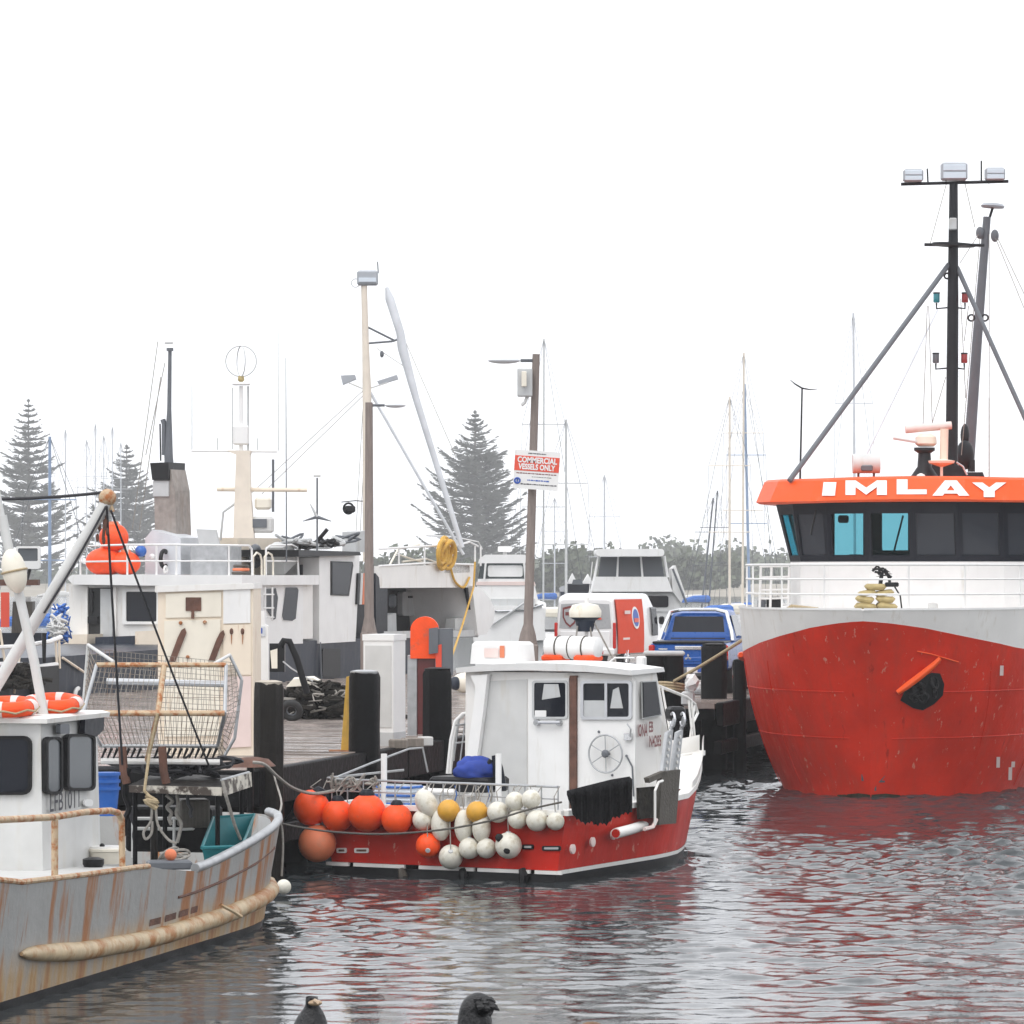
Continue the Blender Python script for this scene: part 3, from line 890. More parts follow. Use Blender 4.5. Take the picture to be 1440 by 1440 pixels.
# derrick
Yd = 44.0
b0, b1 = P(-75, 1080, Yd), P(152, 703, Yd)
MB().tube([b0, b1], .068, 12).build('boom', 'off_white', gb, smooth=True)
hd = MB(); hd.ball(P(151, 700, Yd), .10, 10, 8); hd.tube([P(148, 688, Yd), P(158, 720, Yd)], .03, 6); hd.build('boom_head', 'rust_pipe', gb, smooth=True)
MB().tube([P(3, 725, 43.5), P(8, 752, 43.5), P(30, 850, 43.4), P(48, 930, 43.3), P(62, 1008, 43.2)], .052, 10).build('stay_pole', 'off_white', gb, smooth=True)
MB().tube([P(-30, 560, 43.6), P(3, 725, 43.5)], [.04, .03], 8).build('stay_pole', 'off_white', gb, smooth=True)
MB().tube(cat_pts(P(-20, 702, 44), P(150, 692, 44), .02), .018, 6).build('head_rope', 'rope_dark', gb)
for a, b in (((149, 712), (62, 862)), ((150, 712), (172, 1075)), ((156, 718), (295, 1080))):
    MB().tube(cat_pts(P(*a, Yd - .15), P(*b, 47.2 if b[1] > 1000 else Yd - .05), .03, 8), .014, 6).build('hoist_wire', 'rope_dark', gb)
bl = MB()
for i, (px, py) in enumerate(((150, 722), (147, 735), (151, 748), (146, 760), (140, 742), (137, 756))): bl.ball(P(px, py, Yd), (.02, .02, .045), 8, 6)
for i, (px, py) in enumerate(((150, 722), (147, 735))): bl.tube([P(px, py, Yd), P(px - 2, py + 24, Yd)], .018, 6)
bl.build('block_and_shackles', 'rust_dark', gb)
# stern rails
for y0, y1 in ((1151, 1151), (1165, 1166)):
    MB().tube([P(185, y0, 48.6), P(300, y1, 48.6)], .022, 6).build('stern_rail', 'off_white', gb)
for px in (187, 245, 298):
    MB().tube([P(px, 1149, 48.6), P(px, 1206, 48.6)], .022, 6).build('stern_rail_post', 'off_white', gb)
MB().tube([P(216, 1120, 47.5), P(217, 1215, 47.5)], .045, 8).build('samson_post', 'timber_wet', gb)
MB().box(P(245, 1165, 48.9), (1.1, .5, .55), rz=-GA, bev=.03).build('engine_box', 'timber_black', gb)
MB().box(P(272, 1143, 48.3), (.36, .4, .34), rz=.2, bev=.02).build('hatch_box', 'weathered', gb)

# float lashed to the pole
q = P(20, 803, 43.3)
fl = MB(); fl.ball(q, (.135, .135, .245), 16, 12, M=Matrix.Rotation(R(-12), 3, 'Y'))
t = thing('pole_float', 'oval cream plastic float lashed to the slanting white pole', 'float', q)
fl.build('float_body', 'cream', t, smooth=True)
MB().torus(q, .137, .014, axis=Matrix.Rotation(R(-12), 3, 'Y') @ Vector((0, 0, 1)), n=20, m=6).build('lashing', 'rope_tan', t)
# lifebuoys lying on the cabin roof
def lifebuoy(px, Y, label, tilt):
    q = P(px, 999, Y); q.z = zt + .075 + .095
    t = thing('lifebuoy', label, 'lifebuoy', q, 0, 'lifebuoys on the grey boat cabin roof')
    ax = Matrix.Rotation(R(tilt), 3, 'X') @ Vector((0, 0, 1))
    MB().torus(q, .255, .085, ax, n=32, m=12).build('ring', 'orange', t, smooth=True)
    for a in (20, 110, 200, 290): MB().torus(q, .255, .089, ax, n=5, m=12, a0=a, a1=a + 22).build('band', 'pink_white', t, smooth=True)
    MB().tube([q + Vector((math.cos(a) * .345, math.sin(a) * .345, math.sin(a) * math.sin(R(tilt)) * .34 - .03 * (k % 2))) for k, a in enumerate([i * math.pi / 8 for i in range(17)])], .012, 5).build('grab_line', 'rope_tan', t)
lifebuoy(10, 42.7, 'orange lifebuoy partly behind the foot of the slanting pole on the grey cabin roof', 6)
lifebuoy(74, 43.6, 'orange lifebuoy nearer the boom-side edge of the grey cabin roof', 8)
# ---- tipping dredge basket
t = thing('dredge_basket', 'rusty wire dredge basket hung over the grey boat stern', 'basket', P(225, 1075, 47.6))
def bar(a, b, r, m, nm='frame_bar'): MB().tube([P(*a), P(*b)], r, 8).build(nm, m, t, smooth=True)
yf, ym, yb = 47.2, 47.6, 48.6
bar((136, 935, ym), (318, 935, ym), .030, 'rust_pipe')
bar((117, 1003, yf), (316, 1003, yf), .034, 'rust_pipe')
bar((142, 1049, ym), (306, 1049, ym), .022, 'galv')
bar((150, 958, yb), (318, 962, yb), .040, 'mast_grey')
bar((136, 935, ym), (117, 1003, yf), .022, 'galv'); bar((117, 1003, yf), (142, 1049, ym), .022, 'galv')
bar((318, 935, ym), (316, 1003, yf), .022, 'galv'); bar((316, 1003, yf), (306, 1049, ym), .022, 'galv')
bar((124, 907, yb), (118, 985, yb), .022, 'off_white'); bar((124, 907, yb), (160, 931, ym), .022, 'off_white')
bar((323, 921, yb), (300, 934, ym), .020, 'off_white'); bar((118, 985, yb), (117, 1003, yf), .018, 'galv')
bar((231, 935, ym), (222, 1003, yf), .034, 'rust_pipe', 'centre_strut'); bar((222, 1003, yf), (206, 1072, ym), .030, 'rust_pipe', 'centre_strut')
bar((323, 921, yb), (340, 956, yb), .02, 'galv'); bar((340, 956, yb), (330, 1038, yb), .02, 'galv'); bar((330, 1038, yb), (309, 1074, yb), .02, 'galv')
bar((142, 1070, ym), (309, 1072, ym), .036, 'white', 'lip')
def lerp2(a, b, k): return (a[0] + (b[0] - a[0]) * k, a[1] + (b[1] - a[1]) * k, a[2] + (b[2] - a[2]) * k)
def mesh_panel(a, b, c, d, nu, nv, r=.006, m='wire'):
    """wire mesh over quad a-b (top) d-c (bottom)"""
    m_ = MB()
    for i in range(nu + 1):
        k = i / nu; m_.tube([P(*lerp2(a, b, k)), P(*lerp2(d, c, k))], r, 4, cap=False)
    for j in range(nv + 1):
        k = j / nv; m_.tube([P(*lerp2(a, d, k)), P(*lerp2(b, c, k))], r, 4, cap=False)
    o = m_.build('wire_mesh', m, t); o['kind'] = 'stuff'
mesh_panel((136, 937, ym), (318, 937, ym), (316, 1003, yf), (117, 1003, yf), 26, 3, .0042)
mesh_panel((117, 1005, yf), (316, 1005, yf), (306, 1049, ym), (142, 1049, ym), 26, 2, .0042)
mesh_panel((124, 912, yb), (330, 932, yb), (335, 1000, yb), (118, 990, yb), 34, 10, .0042)
mesh_panel((118, 990, yb), (335, 1000, yb), (309, 1070, yb), (142, 1068, yb), 34, 8, .0042)
mesh_panel((319, 936, ym), (330, 935, yb), (338, 990, yb), (317, 1002, yf), 9, 9, .0042)
mesh_panel((317, 1004, yf), (337, 1000, yb), (312, 1072, yb), (306, 1052, ym), 9, 9, .0042)
mesh_panel((124, 912, yb), (136, 937, ym), (117, 1003, yf), (118, 990, yb), 6, 9, .0042)
tt = MB()
for i in range(20):
    px = 146 + i * 8.2
    if 203 < px < 214: continue
    tt.tube([P(px + 3, 1052, ym), P(px - 3, 1066, ym)], [.020, .012], 6)
o = tt.build('teeth', 'black', t); o['kind'] = 'stuff'
for px in (172, 228): MB().tube([P(px, 1050, 47.3), P(px + 2, 1085, 47.3), P(px + 6, 1102, 47.3)], .05, 8).build('hinge_arm', 'rust_dark', t)
# sorting table under it
t = thing('sorting_table', 'worn white edged sorting table below the dredge basket', 'table', P(250, 1200, 47.8))
MB().prism([P(180, 1108, 47.0), P(312, 1112, 47.0), P(352, 1094, 48.4), P(215, 1092, 48.4)], (0, 0, .03)).build('table_top', 'timber_wet', t)
MB().prism([P(182, 1104, 46.98), P(312, 1107, 46.98), P(312, 1119, 46.98), P(182, 1114, 46.98)], (0, -.04, 0)).build('front_edge', 'chipped', t)
MB().prism([P(312, 1098, 46.98), P(350, 1086, 48.2), P(351, 1106, 48.2), P(313, 1119, 46.98)], (.03, -.01, 0)).build('side_edge', 'chipped', t)
MB().tube([P(311, 1097, 46.95), P(350, 1086, 48.15)], .015, 6).build('rim', 'galv', t)
for a in ((190, 1114, 47.1), (306, 1116, 47.1), (232, 1095, 48.3), (340, 1095, 48.3)):
    q = P(*a); MB().tube([q, Vector((q.x, q.y, .62))], .03, 6).build('leg', 'timber_black', t)
MB().tube([P(313, 1098, 46.8), P(318, 1120, 46.8), P(330, 1160, 47.0), P(338, 1180, 47.2)], .022, 6).build('brace', 'rope_grey', t)
# tangled gear heap on the table
r_ = random.Random(31)
hp_ = MB()
for k in range(16):
    c = P(r_.uniform(190, 305), r_.uniform(1080, 1098), 47.9)
    hp_.tube(sp([c + Vector((r_.gauss(0, .2), r_.gauss(0, .12), abs(r_.gauss(0, .09)))) for _ in range(7)]), r_.uniform(.012, .03), 5)
tag(hp_.build('rope_tangle', 'rope_dark'), 'dark tangle of rope lying on the white edged sorting table', 'rope')
# hanging lines with an eye splice
t = thing('hanging_rope', 'pale rope with an eye hanging from the dredge basket strut', 'rope', P(212, 1180, 47.2))
MB().tube([P(222, 1003, 47.05), P(210, 1060, 47.1), P(203, 1112, 46.9), P(212, 1122, 46.9), P(222, 1135, 46.9)], .020, 6).build('fall', 'rope_tan', t)
MB().tube(sp([P(205, 1118, 46.85), P(221, 1128, 46.85), P(204, 1126, 46.8), P(220, 1137, 46.85)]), .03, 6).build('knot', 'rope_tan', t)
MB().tube(sp([P(214, 1130, 46.85), P(212, 1155, 46.85), P(202, 1170, 46.85), P(205, 1180, 46.85), P(213, 1172, 46.85), P(214, 1155, 46.85)]), .016, 6).build('eye', 'rope_grey', t)
MB().tube(sp([P(219, 1135, 46.85), P(222, 1160, 46.85), P(236, 1180, 46.85), P(248, 1186, 46.8)]), .016, 6).build('tail', 'rope_grey', t)
# teal bin
q = [(296, 1146), (362, 1142), (366, 1156), (340, 1194), (283, 1198)]
t = thing('fish_bin', 'open teal plastic fish bin inside the grey boat stern', 'bin', P(320, 1200, 47.4))
zf = P(300, 1196, 46.9).z
def bin_():
    bl, br, fl_, fr = P(300, 1150, 48.0), P(358, 1146, 48.3), P(284, 1196, 46.8), P(340, 1194, 47.1)
    top = [fl_ + Vector((0, 0, .03)), fr + Vector((0, 0, .03)), br, bl]
    c = sum(top, Vector()) / 4
    bot = [c + (p - c) * .8 - Vector((0, 0, .36)) for p in top]
    inn = [c + (p - c) * .93 for p in top]; ib = [c + (p - c) * .76 - Vector((0, 0, .33)) for p in top]
    m_ = MB()
    vs = top + bot + inn + ib; fs = [(4, 5, 6, 7), (12, 13, 14, 15)]
    for i in range(4):
        j = (i + 1) % 4; fs += [(i, j, 4 + j, 4 + i), (i, j, 8 + j, 8 + i), (8 + i, 8 + j, 12 + j, 12 + i)]
    m_.add(vs, fs); m_.build('tub', 'teal', t)
    MB().tube([p for p in top] + [top[0]], .022, 6).build('rim', 'teal', t)
bin_()
# bucket, blue buckets, coil
q = W(gb, (1.2, 4.75, .62)); q = P(150, 1214, 44.1); z0 = q.z
t = thing('bucket', 'white plastic bucket with lid at the grey cabin corner', 'bucket', q)
MB().lathe([(.175, 0), (.20, .13), (.215, .14), (.215, .165), (.2, .17)], q, n=22).build('pail', 'cream', t, smooth=True)
MB().lathe([(.19, .168), (.185, .19), (.1, .195)], q, n=22).build('lid', 'white', t, smooth=True)
MB().ball(q + Vector((-.04, -.1, .20)), .03, 8, 6).build('knob', 'black', t)
for k in range(3):
    q = P(150, 1147, 46.4) + Vector((0, 0, k * .085)) ; q2 = q
    t = thing('blue_bucket', ['lowest blue bucket of the stack behind the grey cabin', 'middle blue bucket of the stack behind the grey cabin', 'topmost blue bucket of the stack behind the grey cabin'][k], 'bucket', q, 0, 'stacked blue buckets')
    MB().lathe([(.115, 0), (.145, .30), (.16, .30), (.16, .335), (.14, .335)], q, n=20).build('pail', 'blue_plastic', t, smooth=True)
r_ = random.Random(8)
cm = MB()
for k in range(7):
    q = P(243 + r_.uniform(-12, 14), 1206 + r_.uniform(-5, 4), 46.2)
    cm.torus(q, r_.uniform(.10, .2), .016, axis=(r_.gauss(0, .4), r_.gauss(0, .4), 1), n=16, m=5)
tag(cm.build('rope_coil', 'rope_grey'), 'loose grey rope coil on the low part of the grey bulwark', 'rope')
MB_ = MB().box(P(238, 1216, 45.6), (.5, .3, .1), rz=.2, bev=.02)
tag(MB_.build('cleat_block', 'grey_paint'), 'grey cleat block where the grey bulwark dips', 'cleat')
o = MB().ball(P(240, 1202, 45.6), (.07, .06, .07), 10, 8).build('orange_float', 'orange_fade', smooth=True); tag(o, 'tiny orange float on the grey cleat block', 'float')

# dark hoses and chains hanging behind the stern table
r_ = random.Random(77)
for k, (px, y0, y1) in enumerate(((178, 1080, 1175), (188, 1120, 1190), (238, 1118, 1160), (252, 1118, 1185), (268, 1118, 1150))):
    o = MB().tube(sp([P(px + r_.uniform(-5, 5), y0 + (y1 - y0) * i / 5, 47.3) for i in range(6)]), .022 if k else .035, 6).build('hanging_hose', ('black_rubber', 'rope_dark', 'rope_grey', 'rope_grey', 'rope_dark')[k]); tag(o, ['thick black hose hanging under the dredge basket hinge', 'dark hose beside the blue buckets, hanging below the basket', 'pale line hanging under the middle of the sorting table', 'long pale line hanging under the middle of the sorting table', 'short dark line hanging under the sorting table near the teal bin'][k], 'hose', 'lines hanging at the grey stern')

# ================================================================== SMALL RED BOAT (centre)
RA = R(29)
ra = Vector((math.sin(RA), math.cos(RA), 0)); rsb = Vector((math.cos(RA), -math.sin(RA), 0))      # forward, starboard (towards open water)
rW = 1.975; rL = 8.3
rC = Vector((.745, 55.6, 0)) - rsb * rW
rb = thing('red_fishing_boat', 'small red fishing boat with white cabin and floats along its stern', 'fishing boat', rC, -RA)
# local: x starboard, y forward
rsheer = [(0, .95), (2, .96), (4, 1.0), (5.5, 1.12), (7, 1.34), (8.3, 1.52), (9, 1.6)]
def r_half(u, z):
    k = max(0, z)
    B = rW - .16 * (1 - min(1, k / .9))
    E = 7.55 + .75 * min(1.5, k) / 1.5
    if u > 3.2: B *= interp([(0, 1), (.16, .945), (.35, .78), (.55, .56), (.75, .32), (.92, .09), (1, 0)], min(1, (u - 3.2) / (E - 3.2)))
    if z < 0: B *= 1 + .25 * z
    return B
rus = [0, .5, 1, 1.5, 2, 2.5, 3, 3.5, 4, 4.5, 5, 5.4, 5.8, 6.2, 6.5, 6.8, 7.0, 7.2, 7.35, 7.45, 7.55]
def r_fn(z0f, z1f, out=0):
    def fn(u, t):
        z = z0f(u) + (z1f(u) - z0f(u)) * t
        uu = u + (.75 * max(0, min(1.5, z)) / 1.5) * max(0, (u - 5.4) / 2.15)
        return (r_half(uu, z) + (out if r_half(uu, z) > .02 else 0), uu, z)
    return fn
sh = lambda u: interp(rsheer, u)
wl_ = lambda u: .12 + .012 * u
tl = [i / 6 for i in range(7)]
side_loft('hull', 'red_boat', rb, rus, tl, r_fn(lambda u: wl_(u) + .06, sh))
side_loft('boot_stripe', 'white', rb, rus, [0, 1], r_fn(wl_, lambda u: wl_(u) + .058, .006))
side_loft('antifouling', 'black', rb, rus, [0, .5, 1], r_fn(lambda u: -.55, lambda u: wl_(u) - .002))
# transom
def tquad(z0, z1, out, nm, m):
    a = [Vector((-r_half(0, z0), -out, z0)), Vector((r_half(0, z0), -out, z0)), Vector((r_half(0, z1), -out, z1)), Vector((-r_half(0, z1), -out, z1))]
    MB().prism(a, (0, .06, 0)).build(nm, m, rb, local=True)
tquad(.18, .95, .0, 'transom', 'red_boat')
for x0, x1 in ((-1.93, -1.55), (-1.47, -.62), (-.38, .52), (.58, 1.42), (1.50, 1.92)):
    MB().box(((x0 + x1) / 2, -.006, .15), (x1 - x0, .05, .05)).build('transom_stripe', 'white', rb, local=True)
tquad(-.5, .118, .001, 'transom_base', 'black')
# gunwale cap
def g_cap():
    m_ = MB(); L_ = []
    for u in rus + [7.6]:
        z = sh(u); uu = u + (.75 * max(0, min(1.5, z)) / 1.5) * max(0, (u - 5.4) / 2.15)
        L_.append((r_half(min(uu, 8.29), z), uu, z))
    for s_ in (1, -1):
        rings = []
        for x, y, z in L_:
            rings.append([(s_ * (x + .05), y, z), (s_ * (x + .05), y, z + .075), (s_ * max(0, x - .14), y, z + .075), (s_ * max(0, x - .14), y, z)])
        m_.loft(rings)
    m_.build('gunwale', 'white', rb, local=True)
g_cap()
MB().box((0, -.01, .99), (3.9, .16, .075)).build('transom_cap', 'white', rb, local=True)
# inside lining, deck
side_loft('bulwark_lining', 'white', rb, [u for u in rus if u <= 4.6], [0, 1], lambda u, t: (max(0, r_half(u, .9) - .13), u, .35 + (sh(u) - .352) * t))
MB().box((0, .1, .65), (3.6, .05, .6)).build('transom_lining', 'white', rb, local=True)
dk = MB(); pts = [Vector((r_half(u, .4) - .05, u, .36)) for u in rus if u <= 5.0]
dk.add(pts + [Vector((-p.x, p.y, p.z)) for p in pts], [(i, i + 1, len(pts) + i + 1, len(pts) + i) for i in range(len(pts) - 1)]); dk.build('deck', 'grey_light', rb, local=True)
# raised white bow
def bowtop(u, t):
    z = sh(u) + .075 + (.10 + .16 * max(0, (u - 4.6) / 3)) * t
    uu = u + (.75 * max(0, min(1.5, z)) / 1.5) * max(0, (u - 5.4) / 2.15)
    return (r_half(min(uu, 8.28), z) + .03, uu, z)
side_loft('bow_bulwark', 'white', rb, [u for u in rus if u >= 4.5], [0, 1], bowtop)
fd = MB(); pts = [Vector((max(0, bowtop(u, 0)[0] - .03), bowtop(u, 0)[1], sh(u) + .06)) for u in rus if u >= 4.5]
fd.add(pts + [Vector((-p.x, p.y, p.z)) for p in pts], [(i, i + 1, len(pts) + i + 1, len(pts) + i) for i in range(len(pts) - 1)]); fd.build('foredeck', 'white_clean', rb, local=True)
# ---- cabin: after bulkhead at u=3.13
CU = 3.13; CWd = 1.43; RZ = 2.86
ca = Plane((rC + ra * CU)[:2], rsb[:2]); cstar = Plane((rC + rsb * CWd)[:2], ra[:2])
prof = [(CU, .37), (CU, RZ), (3.92, RZ), (4.28, 2.0), (4.55, 1.85), (4.85, 1.42), (4.85, .9)]
cb = MB()
n = len(prof)
vs = [(CWd, y, z) for y, z in prof] + [(-CWd, y, z) for y, z in prof]
# wide at the bottom, a little narrower at the roof
vs = [(x * (1.0 if z < 2.4 else .985) * (1 - .16 * max(0, y - 4.2)), y, z) for x, y, z in vs]
fs = [tuple(range(n)), tuple(range(2 * n - 1, n - 1, -1))] + [(i, i + n, (i + 1) % n + n, (i + 1) % n) for i in range(n)]
cb.add(vs, fs); cabin = cb.build('cabin', 'white', rb, local=True)
# roof with camber and an overhang aft
rings = []
for i in range(9):
    x = -1.48 + 2.96 * i / 8; cz = .09 * (1 - (x / 1.48) ** 2)
    rings.append([(x, 2.97, RZ - .02 + cz * .6), (x, 2.95, RZ + .055 + cz), (x, 4.02, RZ + .075 + cz), (x, 4.06, RZ + .01 + cz * .6)])
MB().loft(rings).build('cabin_roof', 'white_clean', rb, local=True, smooth=True)
# wing: the curved side plate on the port after corner
wg = MB().prism([ca.at(655, 1120, .02), ca.at(657, 1090, .02), ca.at(664, 1040, .02), ca.at(671, 990, .02), ca.at(673, 965, .02), ca.at(666, 950, .02), ca.at(690, 948, .02), ca.at(684, 1000, .02), ca.at(676, 1060, .02), ca.at(670, 1120, .02)], ra * -.10)
wg.build('corner_wing', 'white_clean', rb)
MB().prism([ca.at(684, 958, .012), ca.at(741, 955, .012), ca.at(741, 1140, .012), ca.at(672, 1140, .012)], ra * .01).build('bulkhead_panel', 'off_white', rb)
dr = MB().panel([(743, 955), (800, 953), (800, 1140), (743, 1140)], ca, .035, .04).build('door', 'white_clean', rb)
wf = MB().frame(rr(748, 957, 798, 1011, 4), rr(751, 960, 795, 1008, 3), ca, .055, .03).build('window', 'grey_light', rb)
MB().panel(rr(750, 959, 796, 1009, 3), ca, .045, .015).build('pane', 'glass_dark', wf)
MB().tube([ca.at(757, 1016, .10), ca.at(788, 1016, .10)], .022, 8).build('handle', 'alu', dr)
for px in (757, 788): MB().lathe([(.045, 0), (.045, .08)], ca.at(px, 1016, .03), axis=-ra, n=12).build('handle_mount', 'galv', dr)
MB().panel(rr(752, 999, 768, 1008, 1), ca, .058, .006).build('sticker', 'white_clean', dr)
MB().panel([(801, 950), (810, 950), (810, 1140), (801, 1140)], ca, .07, .07).build('door_post', 'rust_dark', rb)
MB().panel([(812, 953), (893, 957), (893, 1140), (812, 1140)], ca, .020, .022).build('steering_panel', 'white_clean', rb)
wf = MB().frame(rr(816, 957, 888, 1012, 5), rr(820, 961, 884, 1008, 3), ca, .055, .05).build('window', 'alu', rb)
MB().panel(rr(819, 960, 885, 1009, 3), ca, .03, .015).build('pane', 'glass_dark', wf)
MB().panel([(850, 960), (853.5, 960), (853.5, 1009), (850, 1009)], ca, .06, .03).build('mullion', 'alu', wf)
MB().panel([(820, 985), (850, 985), (850, 1008), (820, 1008)], ca, .034, .004).build('curtain', 'grey_light', wf)
MB().panel([(862, 970), (870, 966), (876, 996), (858, 996)], ca, .034, .004).build('hanging_cloth', 'grey_light', wf)
MB().panel([(765, 962), (785, 962), (788, 980), (762, 984)], ca, .05, .003).build('painted_reflection', 'grey_light', dr)  # pale grey patch on the door pane, a reflection put in as colour
# steering wheel
wc = ca.at(851.5, 1060, .12); rad = 26.5 / 95.5
wh = thing  # (keeps linters calm)
whl = MB().torus(wc, rad, .014, axis=ra, n=36, m=8).build('steering_wheel', 'galv', rb, smooth=True)
for k in range(6):
    a = R(30 + 60 * k + 2); e = wc + (rsb * math.cos(a) + Vector((0, 0, 1)) * math.sin(a)) * rad
    MB().tube([wc, e], .008, 6).build('spoke', 'galv', whl)
MB().lathe([(.055, -.03), (.06, .02), (.03, .05)], wc, axis=-ra, n=14).build('hub', 'grey_paint', whl, smooth=True)
MB().tube([wc, wc + ra * .12], .03, 8).build('shaft', 'galv', whl)
MB().panel(rr(877, 1031, 887, 1041, 1), ca, .08, .06).build('throttle', 'chrome', rb)
MB().tube([ca.at(886, 1036, .1), ca.at(887, 1025, .12), ca.at(882, 1018, .12)], .012, 6).build('throttle_lever', 'galv', rb)
for px, py in ((842, 1029), (881, 1063), (861, 1090)): MB().ball(ca.at(px, py, .03), .02, 8, 6).build('knob', 'grey_paint', rb)
MB().tube([ca.at(881, 1063, .04), ca.at(889, 1078, .04), ca.at(891, 1120, .04)], .012, 6).build('cable', 'grey_paint', rb)
# starboard cabin window and lettering
wf = MB().panel([(904, 958), (924, 957), (931, 1006), (905, 1011)], cstar, .03, .03).build('window', 'grey_light', rb)
MB().panel([(905, 959.5), (923, 958.5), (929.5, 1004.5), (906, 1009)], cstar, .045, .02).build('pane', 'glass_dark', wf)
tx = MB(); text_on(tx, 'IONA', cstar.at(903.5, 1028, .012), ra, (0, 0, 1), .25, bold=.006, sx=.50)
text_on(tx, 'EB', cstar.at(915.5, 1023, .012), ra, (0, 0, 1), .22, bold=.006, sx=.6); text_on(tx, 'N4285', cstar.at(921.5, 1043, .012), ra, (0, 0, 1), .23, bold=.006, sx=.62)
tx.build('name_lettering', 'print_maroon', rb)
# transom fittings: scuppers
for px, py, w in ((480, 1196, 14), (508, 1196, 20), (742, 1191, 16), (775, 1193, 26)):
    tp = Plane(rC[:2], rsb[:2])
    f_ = MB().panel(rr(px - w / 2, py - 3.5, px + w / 2, py + 3.5, 2), tp, .02, .03).build('scupper', 'black' if px > 700 else 'white', rb)
    MB().panel(rr(px - w / 2 + 3, py - 1.5, px + w / 2 - 3, py + 1.5, 1), tp, .026, .02).build('slot', 'rust_dark' if px < 700 else 'grey_light', f_)
tp = Plane(rC[:2], rsb[:2])
for px in (567, 653, 737): MB().tube([tp.at(px - 3, 1222, .03), tp.at(px, 1232, .05), tp.at(px - 2, 1244, .05)], [.05, .07, .05], 8).build('anode', 'weathered' if px < 600 else 'black', rb, smooth=True)
# hull side round drains, exhaust pipe
def r_side(px, py, out=0.0):
    pl = Plane((rC + rsb * (rW + .0))[:2], ra[:2]); return pl.at(px, py, out)
for px, py in ((804, 1194), (832, 1184), (861, 1174)):
    MB().lathe([(.07, 0), (.07, .03), (.03, .035)], r_side(px, py, .0), axis=rsb, n=12).build('drain_flap', 'pink_white', rb)
ex = [r_side(866, 1172, .22), r_side(885, 1167, .14), r_side(898, 1163, .02), r_side(905, 1160, -.1)]
MB().tube(ex, .075, 12).build('exhaust_pipe', 'white', rb, smooth=True)
MB().lathe([(.062, 0), (.062, .01)], ex[0], axis=ex[0] - ex[1], n=12).build('exhaust_mouth', 'red_boat', rb)
# stern railing with stanchions
def r_loc(x, y, z): return W(rb, (x, y, z))
MB().tube([r_loc(-1.95, 2.2, 1.40), r_loc(-1.95, .05, 1.38), r_loc(-1.8, -.02, 1.37), r_loc(1.2, -.02, 1.36), r_loc(1.85, .0, 1.35)], .018, 8).build('stern_rail', 'galv', rb, smooth=True)
MB().tube([r_loc(-1.93, .05, 1.20), r_loc(1.85, .0, 1.18)], .010, 6).build('stern_rail', 'galv', rb)
for i in range(15):
    x = -1.85 + i * .265; MB().tube([r_loc(x, 0, 1.02), r_loc(x, 0, 1.37)], .011, 6).build('stanchion', 'galv', rb)
MB().tube([r_loc(-1.95, .3, 1.38), r_loc(-1.9, 1.2, 1.55), r_loc(-1.85, 2.2, 1.72), r_loc(-1.85, 2.6, 1.72), r_loc(-1.85, 2.75, 1.35)], .016, 6).build('side_rail', 'galv', rb)
q1 = P(541, 1060, 57.5); 
for (px, ytop, Y) in ((540, 1060, 57.6), (701, 1060, 57.6)):
    q = P(px, ytop, Y); MB().tube([Vector((q.x, q.y, .36)), q], .045, 10).build('awning_post', 'white_clean', rb, smooth=True)
# port side hoops (boarding ladder)
for k, dy in enumerate((0, .16)):
    MB().tube([P(629 + k * 4, 1088, 60.2 + dy), P(634 + k * 4, 1040, 60.2 + dy), P(640 + k * 3, 1014, 60.2 + dy), P(650 + k * 3, 1004, 60.2 + dy), P(668, 999, 60.2 + dy)], .024, 8).build('boarding_hoop', 'white_clean', rb, smooth=True)
for py in (1020, 1045): MB().tube([P(640, py, 60.2), P(672, py - 4, 60.3)], .015, 6).build('boarding_rung', 'galv', rb)
for px in (646, 655, 664): MB().tube([P(px, 1008, 60.3), P(px - 8, 1070, 60.3)], .013, 6).build('boarding_bar', 'galv', rb)
# pulpit
bw = lambda px, py, Y: P(px, py, Y)
MB().tube([bw(922, 963, 62.0), bw(945, 972, 63.0), bw(965, 980, 63.8), bw(977, 990, 64.2), bw(981, 1003, 64.3), bw(975, 1015, 64.0)], .026, 8).build('pulpit_rail', 'white', rb, smooth=True)
for a, b in (((972, 983, 64.0), (980, 1068, 64.0)), ((977, 990, 64.2), (968, 1055, 63.8)), ((968, 982, 63.9), (976, 1058, 63.9)), ((926, 965, 62.1), (938, 1030, 62.0)), ((931, 967, 62.3), (942, 1028, 62.2))):
    MB().tube([bw(*a), bw(*b)], .018, 6).build('pulpit_post', 'white', rb, smooth=True)
# pot tipper: perforated arms and weathered boards on the starboard side
arm = Plane((rC + rsb * (rW + .12))[:2], ra[:2])
for dx in (0, 14):
    p_ = [(939 + dx, 1030), (947 + dx, 1026), (940 + dx, 1090), (931 + dx, 1090)]
    f_ = MB().panel(p_, arm, .0, .05).build('tipper_arm', 'galv', rb)
    for k in range(6):
        yy = 1036 + k * 9; MB().lathe([(.026, 0), (.026, .01)], arm.at(943 + dx - (yy - 1030) * .115, yy, .004), axis=arm.n3(), n=8).build('bolt_hole', 'white', f_)
MB().panel([(931, 1086), (957, 1082), (951, 1158), (927, 1160)], arm, .06, .08).build('tipper_board', 'weathered', rb)
MB().panel([(912, 1094), (936, 1084), (938, 1090), (914, 1101)], arm, .06, .08).build('tipper_shelf', 'weathered', rb)
MB().panel([(899, 1108), (922, 1106), (920, 1150), (900, 1152)], arm, .02, .05).build('rubber_flap', 'net_brown', rb)
MB().tube([arm.at(921, 1160, .1), arm.at(921, 1112, .1), arm.at(926, 1100, .1), arm.at(932, 1098, .1)], .02, 6).build('hose', 'white', rb)
